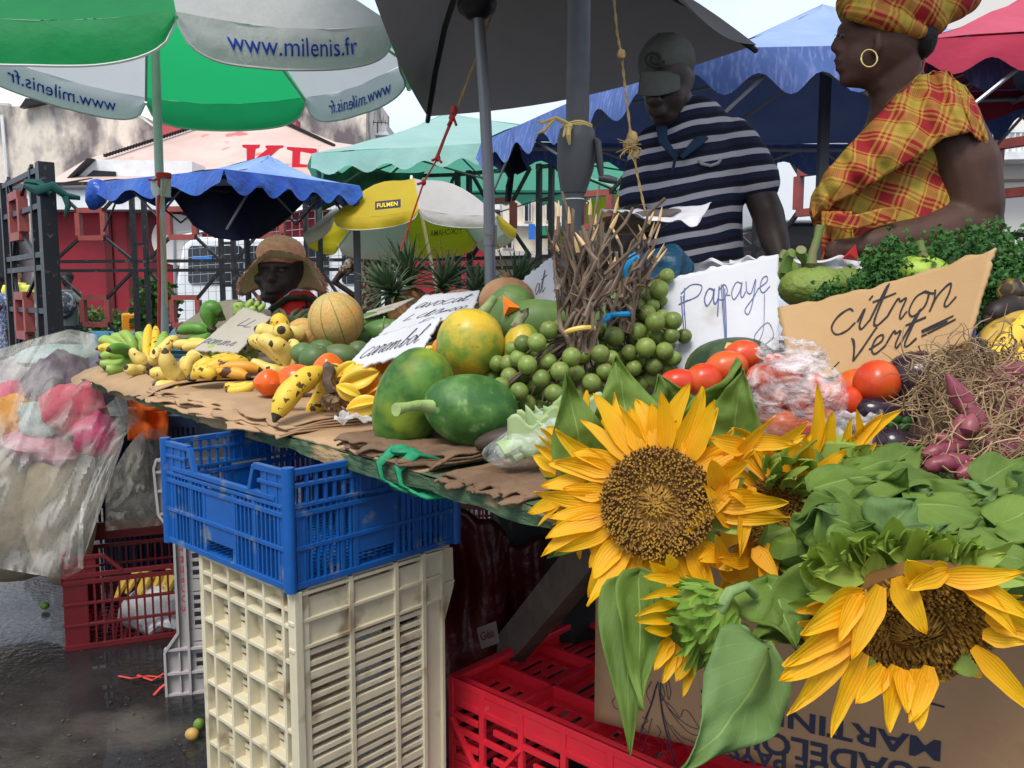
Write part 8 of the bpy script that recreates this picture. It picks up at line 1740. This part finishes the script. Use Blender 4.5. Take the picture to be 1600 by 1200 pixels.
f.e(1140, 214, 42, 26, 34, 16, 14); f.e(1032, 216, 32, 24, 30, 16, -18); f.t([(1146, 216, 14), (1168, 250, 12), (1186, 286, 6)], [34, 35, 35], .9, 20); f.t([(1020, 224, 16), (1004, 266, 12), (992, 312, 4)], [28, 29, 29], .9, 20)
f.done('striped_shirt', m_stripe, t, .009, 3)
m_col = mat('navy_collar', (.015, .035, .075), .8); mb = MB()
mb.tube([f.p(1084, 180, 46), f.p(1106, 190, 20), f.p(1108, 204, -18), f.p(1088, 224, -42), f.p(1064, 246, -46)], [9 * f.s, 11 * f.s, 10 * f.s, 8 * f.s, 4 * f.s], 12, flat=.5); mb.tube([f.p(1084, 180, 46), f.p(1052, 184, 24), f.p(1034, 198, -14), f.p(1036, 220, -38), f.p(1056, 246, -46)], [9 * f.s, 10 * f.s, 9 * f.s, 7 * f.s, 4 * f.s], 12, flat=.5); mb.build('collar', m_col, t)
mb = MB(); mb.tube([f.p(1058, 234, -48), f.p(1052, 262, -47), f.p(1050, 268, -46)], [7 * f.s, 7 * f.s, 3 * f.s], 8, flat=.3); mb.build('placket', m_col, t)
mb = MB(); mb.tube([f.p(1092, 250, -37), f.p(1096, 256, -38.5), f.p(1110, 259, -38), f.p(1122, 255, -35), f.p(1126, 249, -33)], 2.6 * f.s, 8); mb.build('pocket_edge', mat('pocket_white', (.32, .31, .33), .8), t)
m_cap = mat('grey_cap_cloth', (.12, .12, .105), .9, (.085, .085, .075), 14, (.35, .7), bump=.3, bscale=40)
mb = MB(); mb.ell(f.p(1041, 98, 4), (43 * f.s, 50 * f.s, 42 * f.s), 28, imrot(8), mod=lambda q: 1 + .03 * abs(math.sin(3 * math.atan2(q.y, q.x)))); mb.tube([f.p(1030, 56, 4), f.p(1031, 53, 4)], 4 * f.s, 8); cp_ = mb.build('cap', m_cap, t)
mb = MB(); mb.grid(lambda u, v: f.p(lerp(1001, 1062, u) - 4 * v * (1 - u), lerp(112, 141, v) + 4 * math.sin(math.pi * u) * v + 8 * (1 - u) * v, -36 - 34 * math.sin(math.pi * lerp(.12, .88, u)) * (.25 + .75 * v)), 16, 8); mb.build('visor', m_cap, cp_, thick=.004)
mb = MB(); sw = [f.p(1022 + 17 * math.cos(a) * (1 - a / 14), 92 + 15 * math.sin(a) * (1 - a / 14), -45 + abs(math.cos(a)) * 3) for a in [i * .45 for i in range(24)]]; mb.tube(sw, 2.2 * f.s, 6); mb.build('swirl_badge', mat('badge_dark', (.03, .03, .03), .7), cp_)
f.t([(1086, 500, 16), (1086, 560, 16)], [80, 78], .62); [f.t([(lx, 560, 16), (lx, 780, 20), (lx, 985, 20)], [44, 36, 30]) for lx in (1062, 1112)]; f.done('trousers', mat('dark_trousers', (.02, .02, .028), .8), t, .014, 3)
# ---- woman in checked blouse
f = Fig(1.98); t = thing('person', 'person in profile wearing a red and yellow checked blouse and matching head scarf', 'person', V((P(1430, 400, 1.98).x, 2.0, 0)))
f.e(1378, 62, 58, 62, 48, 0, 12); f.e(1352, 92, 42, 44, 36, 0, 10); f.e(1336, 118, 22, 18, 24, 0); f.e(1330, 56, 20, 30, 30, 0)
f.t([(1318, 48, 0), (1309, 64, 0), (1306, 74, 0)], [6, 7, 9]); f.e(1311, 78, 7, 6, 9, -6); f.e(1316, 44, 6, 7, 16, 0); f.t([(1313, 94, -9), (1308, 94, 0), (1313, 94, 9)], [4, 6, 4]); f.t([(1315, 106, -8), (1310, 107, 0), (1315, 106, 8)], [4, 6, 4]); f.e(1324, 124, 12, 12, 14, 0)
f.e(1372, 66, 6, 17, 5, -46); f.e(1368, 80, 5, 8, 5, -44); f.t([(1366, 128, 0), (1390, 130, 0)], [18, 24])
f.t([(1392, 96, 6), (1402, 140, 8), (1416, 190, 10)], [42, 42, 54], .9); f.e(1430, 190, 66, 44, 60, 8); f.t([(1420, 200, 8), (1414, 290, 4), (1424, 390, 4), (1430, 560, 4)], [70, 90, 100, 104], .8, 26); f.e(1330, 320, 46, 46, 50, 0)
f.t([(1476, 196, -44), (1508, 262, -56), (1520, 330, -60)], [48, 50, 44]); f.e(1482, 180, 40, 36, 40, -36); f.t([(1518, 345, -60), (1440, 372, -78), (1360, 384, -86)], [42, 34, 25]); f.e(1524, 350, 40, 36, 36, -58); f.hand(1338, 388, -88, -1, .12, .9)
f.t([(1470, 200, 60), (1500, 270, 64), (1520, 330, 50)], [40, 38, 34]); f.t([(1520, 330, 50), (1440, 380, 30), (1380, 400, 0)], [34, 28, 22]); f.e(1534, 240, 22, 26, 30, 10)
for lx in (1395, 1460): f.t([(lx, 560, 4), (lx, 820, 8), (lx, 1085, 8)], [56, 40, 26]); f.e(lx - 18, 1104, 40, 14, 22, 4)
f.done('body', m_skin2, t, .0058, 4); eye(f, 1317, 56, 5, -12, t)
mb = MB(); mb.tube([f.p(1311, 55, -14), f.p(1306, 54, -16)], [1.4 * f.s, .6 * f.s], 6); mb.ell(f.p(1430, 62, 4), (30 * f.s, 40 * f.s, 34 * f.s), 20); mb.jitter(.004, 60); mb.build('hair', m_hair, t)
mb = MB(); mb.tube([f.p(1358 + 12.5 * math.cos(a), 91 + 13.5 * math.sin(a), -50 - 3 * math.cos(a)) for a in [i * 2 * math.pi / 28 for i in range(29)]], 1.3 * f.s, 8); mb.build('hoop_earring', mat('gold', (.85, .62, .25), .2, metal=1), t)
mb = MB(); mb.tube([f.p(*a) for a in ((1445, 92, -20), (1440, 112, -42), (1420, 132, -56), (1400, 148, -62), (1384, 164, -60))], 1.8 * f.s, 6); mb.build('necklace', mat('bead_brown', (.12, .05, .03), .4), t)
f.e(1374, 16, 66, 34, 56, 0, 14); f.e(1428, 18, 54, 34, 50, 0, 18); f.e(1470, 8, 52, 30, 40, 0, -14); f.e(1505, -4, 28, 22, 30, 4, 10); f.t([(1330, 20, -40), (1390, 32, -48), (1438, 52, -34)], [13, 15, 12]); f.e(1450, 36, 26, 18, 30, -10, 20); f.mb.jitter(.008, 18)
f.done('head_scarf', m_plaid, t, .006, 2)
# blouse: body, and the wide gathered shoulder ruffle
f.t([(1404, 262, 0), (1396, 320, -4), (1404, 400, 0), (1410, 540, 0)], [84, 102, 108, 110], .82, 30); f.e(1322, 322, 52, 50, 62, -4); f.e(1300, 330, 34, 36, 46, -8); f.mb.jitter(.010, 10); f.done('blouse', m_plaid, t, .008, 3)
up = [(1266, 322, -40), (1288, 272, -60), (1326, 228, -70), (1384, 168, -74), (1438, 118, -50), (1478, 110, -50), (1518, 148, -70), (1552, 222, -50)]; lo = [(1272, 346, -56), (1306, 318, -84), (1360, 288, -100), (1424, 252, -112), (1476, 216, -114), (1516, 206, -112), (1540, 228, -96), (1554, 226, -60)]
def ruf(u, v):
 a, b_ = lin(up, u), lin(lo, u); g = math.sin(u * 62) * (3.0 + 3 * (1 - v)) + 5 * noise.noise(V((u * 9, v * 3, 0))); return f.p(lerp(a[0], b_[0], v) + 2 * math.sin(u * 30) * v, lerp(a[1], b_[1], v), lerp(a[2], b_[2], v) - 16 * math.sin(math.pi * v) + g)
mb = MB(); mb.grid(ruf, 160, 14); mb.grid(lambda u, v: lerp(f.p(*lin(up, .45 + .55 * u)), f.p(*[lin(up, .45 + .55 * u)[i] + (0, 10, 110)[i] for i in range(3)]), v) + V((0, 0, .004 * math.sin(u * 40))), 60, 6); mb.grid(lambda u, v: f.p(lerp(1516, 1556, u), lerp(150 + 76 * u, 226, v * .9 + .1 * u), -70 + 90 * v), 10, 6); mb.build('ruffle', m_plaid, t, thick=.003)
mb = MB(); mb.grid(lambda u, v: f.p(lerp(1284, 1330, u) + lerp(0, 14, v) * math.sin(u * 9), lerp(330, 420, v), -84 - 6 * math.sin(u * 12 + v * 4)), 24, 12); mb.grid(lambda u, v: f.p(lerp(1290, 1400, u), lerp(352, 330, v) + 6 * math.sin(u * 5), -108 + 10 * math.cos(u * 8)), 24, 8); mb.build('sash', m_plaid, t, thick=.003)
f.t([(1420, 480, 4), (1424, 560, 4), (1428, 900, 6)], [108, 112, 130], .8, 26); f.done('skirt', mat('blue_skirt', (.05, .06, .2), .85), t, .016, 3)
# ---- seated seller in the straw hat
f = Fig(3.4); t = thing('person', 'seated person in a frayed orange rimmed straw hat and red patterned top', 'person', V((P(450, 600, 3.4).x, 3.45, 0)))
f.e(439, 418, 36, 40, 36, 2); f.e(431, 440, 28, 30, 30, -4); f.t([(427, 420, -36), (424, 430, -41), (423, 435, -43)], [4, 5, 6]); f.e(417, 436, 4, 3.5, 4, -38); f.e(430, 436, 4, 3.5, 4, -38); f.t([(414, 447, -33), (424, 445.5, -38), (436, 447, -33)], [2.6, 4, 2.6]); f.t([(415, 454, -31), (424, 455, -37), (436, 454, -31)], [2.6, 4.4, 2.6]); f.t([(408, 415, -32), (425, 413, -37), (448, 415, -33)], [4.5, 4, 4.5]); f.e(422, 464, 16, 10, 18, -12)
f.e(404, 436, 8, 9, 10, -20); f.e(440, 440, 12, 12, 12, -22); f.t([(440, 450, 4), (452, 480, 10)], [22, 28]); f.t([(468, 500, 14), (468, 600, 14), (468, 690, 14)], [44, 52, 56], .7); f.t([(420, 505, 4), (405, 560, -10), (420, 610, -50)], [18, 16, 12]); f.t([(515, 505, 10), (528, 560, 0), (510, 610, -40)], [18, 16, 12]); f.hand(424, 616, -58, .5, .5, .55); f.hand(506, 616, -50, -.5, .5, .55)
for lx in (440, 496): f.t([(lx, 690, 10), (lx, 700, -120), (lx, 860, -130)], [28, 24, 16]); f.e(lx, 875, 16, 10, 34, -150)
f.done('body', m_skin, t, .0075, 4); eye(f, 417, 422, 3.2, -28.5, t); eye(f, 440, 422, 3.2, -33.5, t)
def tshirt(t_, tcn, cur, b):
 N = t_.nodes.new; K = t_.links.new; n = N('ShaderNodeTexNoise'); n.inputs['Scale'].default_value = 4.2; n.inputs['Detail'].default_value = 3; K(tcn.outputs['Object'], n.inputs[0]); r = N('ShaderNodeValToRGB'); r.color_ramp.interpolation = 'CONSTANT'; e = r.color_ramp.elements; e[0].color = (.62, .02, .02, 1); e[1].position = .5; e[1].color = (.50, .62, .70, 1); k = e.new(.40); k.color = (.03, .02, .02, 1); k = e.new(.42); k.color = (.62, .02, .02, 1); k = e.new(.62); k.color = (.60, .60, .30, 1); K(n.outputs[0], r.inputs[0]); return r.outputs[0]
f.t([(464, 492, 10), (468, 540, 8), (468, 640, 10), (468, 700, 10)], [46, 60, 62, 64], .75, 24); f.e(430, 500, 26, 22, 24, 6, -20); f.e(508, 498, 28, 22, 24, 10, 20); f.done('patterned_top', mat('patterned_top_cloth', (.6, .02, .02), .8, uvm=tshirt), t, .010, 3)
mb = MB(); mb.tube([f.p(412, 498, -30), f.p(428, 480, -34), f.p(450, 466, -34), f.p(476, 464, -30), f.p(502, 478, -24), f.p(520, 500, -10)], [7 * f.s, 9 * f.s, 9 * f.s, 9 * f.s, 9 * f.s, 8 * f.s], 10, flat=.5); mb.build('dark_neckband', mat('dark_green_cloth', (.015, .025, .02), .8, (.05, .06, .02), 60), t)
m_straw = mat('pale_straw', (.85, .76, .54), .8, (.74, .62, .40), 50, (.4, .6), bump=.6, bscale=90, stretch=(1, 1, 6), trans=.35, tcol=(.8, .66, .4)); m_orh = mat('orange_straw', (.80, .36, .22), .85, (.66, .27, .15), 60, (.4, .6), bump=.6, bscale=90)
mb = MB(); mb.ell(f.p(438, 396, 0), (38 * f.s, 42 * f.s, 28 * f.s), 26, mod=lambda q: 1 + .03 * math.sin(5 * math.atan2(q.y, q.x))); ht = mb.build('hat_crown', m_orh, t)
def brim(u, v, ex=0):
 a = u * 2 * math.pi; R_ = lerp(36, 66 + 4 * math.sin(3 * a) + ex, v); x = 441 + R_ * math.cos(a); dep = math.sin(a) * R_ * .95; fr = -math.sin(a)
 y = 404 - v * (11 * max(0, fr)) + v * (50 * max(0, -fr) ** .8 + 40 * abs(math.cos(a)) ** 3) + v * 3 * math.sin(5 * a + 1); return f.p(x, y, dep)
mb = MB(); mb.grid(brim, 80, 8); mb.build('brim', m_straw, ht, thick=.004)
mb = MB(); rr = random.Random(2)
for i in range(420):
 u = i / 420; p0 = brim(u, .94); q = brim(u + rr.uniform(-.01, .01), 1.0, rr.uniform(1, 7)); mb.tube([p0 + V((0, -.003, .002)), q + V((0, rr.uniform(-.006, .006), rr.uniform(-.008, .004)))], [.0032, .0012], 4)
mb.build('frayed_rim', m_orh, ht)
t = thing('plastic_chair', 'dark stool under the seated person in the straw hat', 'stool', V((P(468, 700, 3.5).x, 3.5, 0))); mb = MB(); q = P(468, 708, 3.45); mb.box((q.x, 3.5, q.z - .03), (.34, .34, .03)); mb.build('seat', m_dark, t, bevel=.01)
for a, b in ((-1, -1), (1, -1), (-1, 1), (1, 1)): mb = MB(); mb.bar((q.x + a * .14, 3.5 + b * .14, 0), (q.x + a * .14, 3.5 + b * .14, q.z - .045), .03, .03); mb.build('leg', m_dark, t)
# ---- people further off
def far_person(label, px, d, top, ycol, parts, m_sk=m_skin, hat=None, hip=False, bag=None, pack=None, legs=True):
 f = Fig(d); q = P(px, 400, d); u = (1.68 / f.s) / 168; gy = PZ(px, 0, 0) if False else None; f0 = V((q.x, d, 0)); t = thing('person', label, 'person', f0, None); k = f.s and 1.0
 def p(x, z, y=0): return V((q.x + x, d + y, z))
 mb = MB(); hz_ = top
 mb.ell(p(0, hz_ - .12), (.078, .095, .115), 16); mb.tube([p(0, hz_ - .22), p(0, hz_ - .32)], [.05, .06], 10); mb.tube([p(0, hz_ - .30), p(0, hz_ - .5), p(0, hz_ - .75), p(0, hz_ - .88)], [.13, .17, .14, .16], 14, flat=.65)
 for sx in (-1, 1):
  if hip and sx == -1: pts = [p(-.17, hz_ - .34), p(-.36, hz_ - .56, .02), p(-.13, hz_ - .72, .06)]
  else: pts = [p(sx * .18, hz_ - .34), p(sx * .22, hz_ - .60), p(sx * .20, hz_ - .84, -.05)]
  mb.tube(pts, [.052, .042, .03], 10); e = pts[-1]; mb.ell(e, (.03, .03, .05), 8)
  for k in range(4): mb.tube([e + V((-.018 + .012 * k, 0, -.02)), e + V((-.02 + .013 * k, -.01, -.10 + .008 * abs(k - 1)))], [.009, .007], 6)
  mb.tube([e, e + V((.03 * sx, -.02, -.05))], [.010, .008], 6); mb.tube([p(sx * .09, hz_ - .85), p(sx * .10, .5), p(sx * .10, .08)], [.085, .06, .04], 10); mb.ell(p(sx * .10, .04, -.06), (.045, .12, .04), 10)
 blob(mb, 'body', m_sk, t, .014, 2)
 for nm, m_, z0, z1, r0, r1 in parts:
  mb = MB(); mb.tube([p(0, hz_ - z0), p(0, hz_ - (z0 + z1) / 2), p(0, hz_ - z1)], [r0, (r0 + r1) / 2, r1], 18, flat=.68)
  if nm == 'shirt':
   for sx in (-1, 1): mb.tube([p(sx * .14, hz_ - .34), p(sx * (.27 if hip and sx < 0 else .215), hz_ - .47)], [.075, .068], 12)
  mb.jitter(.015, 8); blob(mb, nm, m_, t, .02, 2)
 if hat: mb = MB(); mb.ell(p(0, hz_ - .02), (.10, .11, .07), 16); mb.lathe([(.09, 0), (.19, -.02), (.19, -.012), (.09, .01)], 24, Matrix.Translation(p(0, hz_ - .04))); mb.build('hat', hat, t)
 else: mb = MB(); mb.ell(p(0, hz_ - .08, .02), (.09, .105, .10), 14); mb.jitter(.01, 30); mb.build('hair', m_hair, t)
 for nm, m_, c, r in ([bag] if bag else []): mb = MB(); mb.ell(p(*c), r, 14); mb.jitter(.02, 12); mb.build(nm, m_, t)
 return t
m_pat = mat('brown_patterned_cloth', (.10, .05, .035), .8, (.45, .36, .28), 28, (.5, .54)); m_yel = mat('lemon_shirt', (.70, .68, .12), .8); m_navy = mat('navy_shorts', (.03, .035, .05), .8); m_dskirt = mat('charcoal_cloth', (.02, .02, .025), .8); m_bpr = mat('blue_print_cloth', (.12, .16, .30), .8, (.5, .5, .55), 30, (.5, .54))
HT = lambda px, y, d: P(px, y, d).z
far_person('person seen from behind with one hand on the hip, brown patterned top', 576, 8.62, 1.74, 0, [('shirt', m_pat, .28, .86, .17, .18), ('skirt', m_dskirt, .84, 1.3, .18, .26)], hat=mat('tan_hat', (.45, .33, .18), .8), hip=True)
far_person('person in a lemon yellow top carrying a black bag at the left edge', 24, 13.5, HT(24, 414, 13.5), 0, [('shirt', m_yel, .28, .84, .17, .19), ('shorts', mat('grey_shorts', (.14, .12, .11), .8), .80, 1.18, .18, .20)], m_sk=mat('light_skin', (.38, .19, .12), .5), bag=('shoulder_bag', m_dskirt, (-.02, HT(24, 414, 13.5) - .72, -.2), (.2, .08, .17)))
far_person('person in a blue printed skirt partly cut off by the left edge', -8, 12.6, HT(-8, 428, 12.6), 0, [('shirt', m_bpr, .28, .84, .16, .18), ('skirt', m_bpr, .8, 1.25, .18, .22)], m_sk=m_skin2)
far_person('person in dark clothes with a grey and black backpack behind the fence', 102, 12.8, HT(102, 424, 12.8), 0, [('shirt', mat('grey_green_shirt', (.13, .15, .13), .8), .28, .84, .17, .19), ('trousers', m_dskirt, .8, 1.4, .19, .19)], bag=('backpack', mat('backpack_cloth', (.03, .035, .045), .7, (.22, .23, .26), 9, (.5, .55)), (.05, HT(102, 424, 12.8) - .5, -.2), (.17, .12, .22)))
far_person('person walking far off between the dark pole and the twigs', 838, 26, HT(838, 408, 26), 0, [('shirt', mat('blue_shirt', (.05, .16, .42), .8), .28, .84, .17, .19), ('trousers', m_dskirt, .8, 1.4, .19, .19)])
far_person('person in a pink top far off under the yellow parasol', 678, 22, HT(678, 403, 22), 0, [('shirt', mat('pink_shirt', (.6, .12, .2), .8), .28, .84, .17, .19), ('trousers', m_dskirt, .8, 1.4, .19, .19)], m_sk=m_skin2)
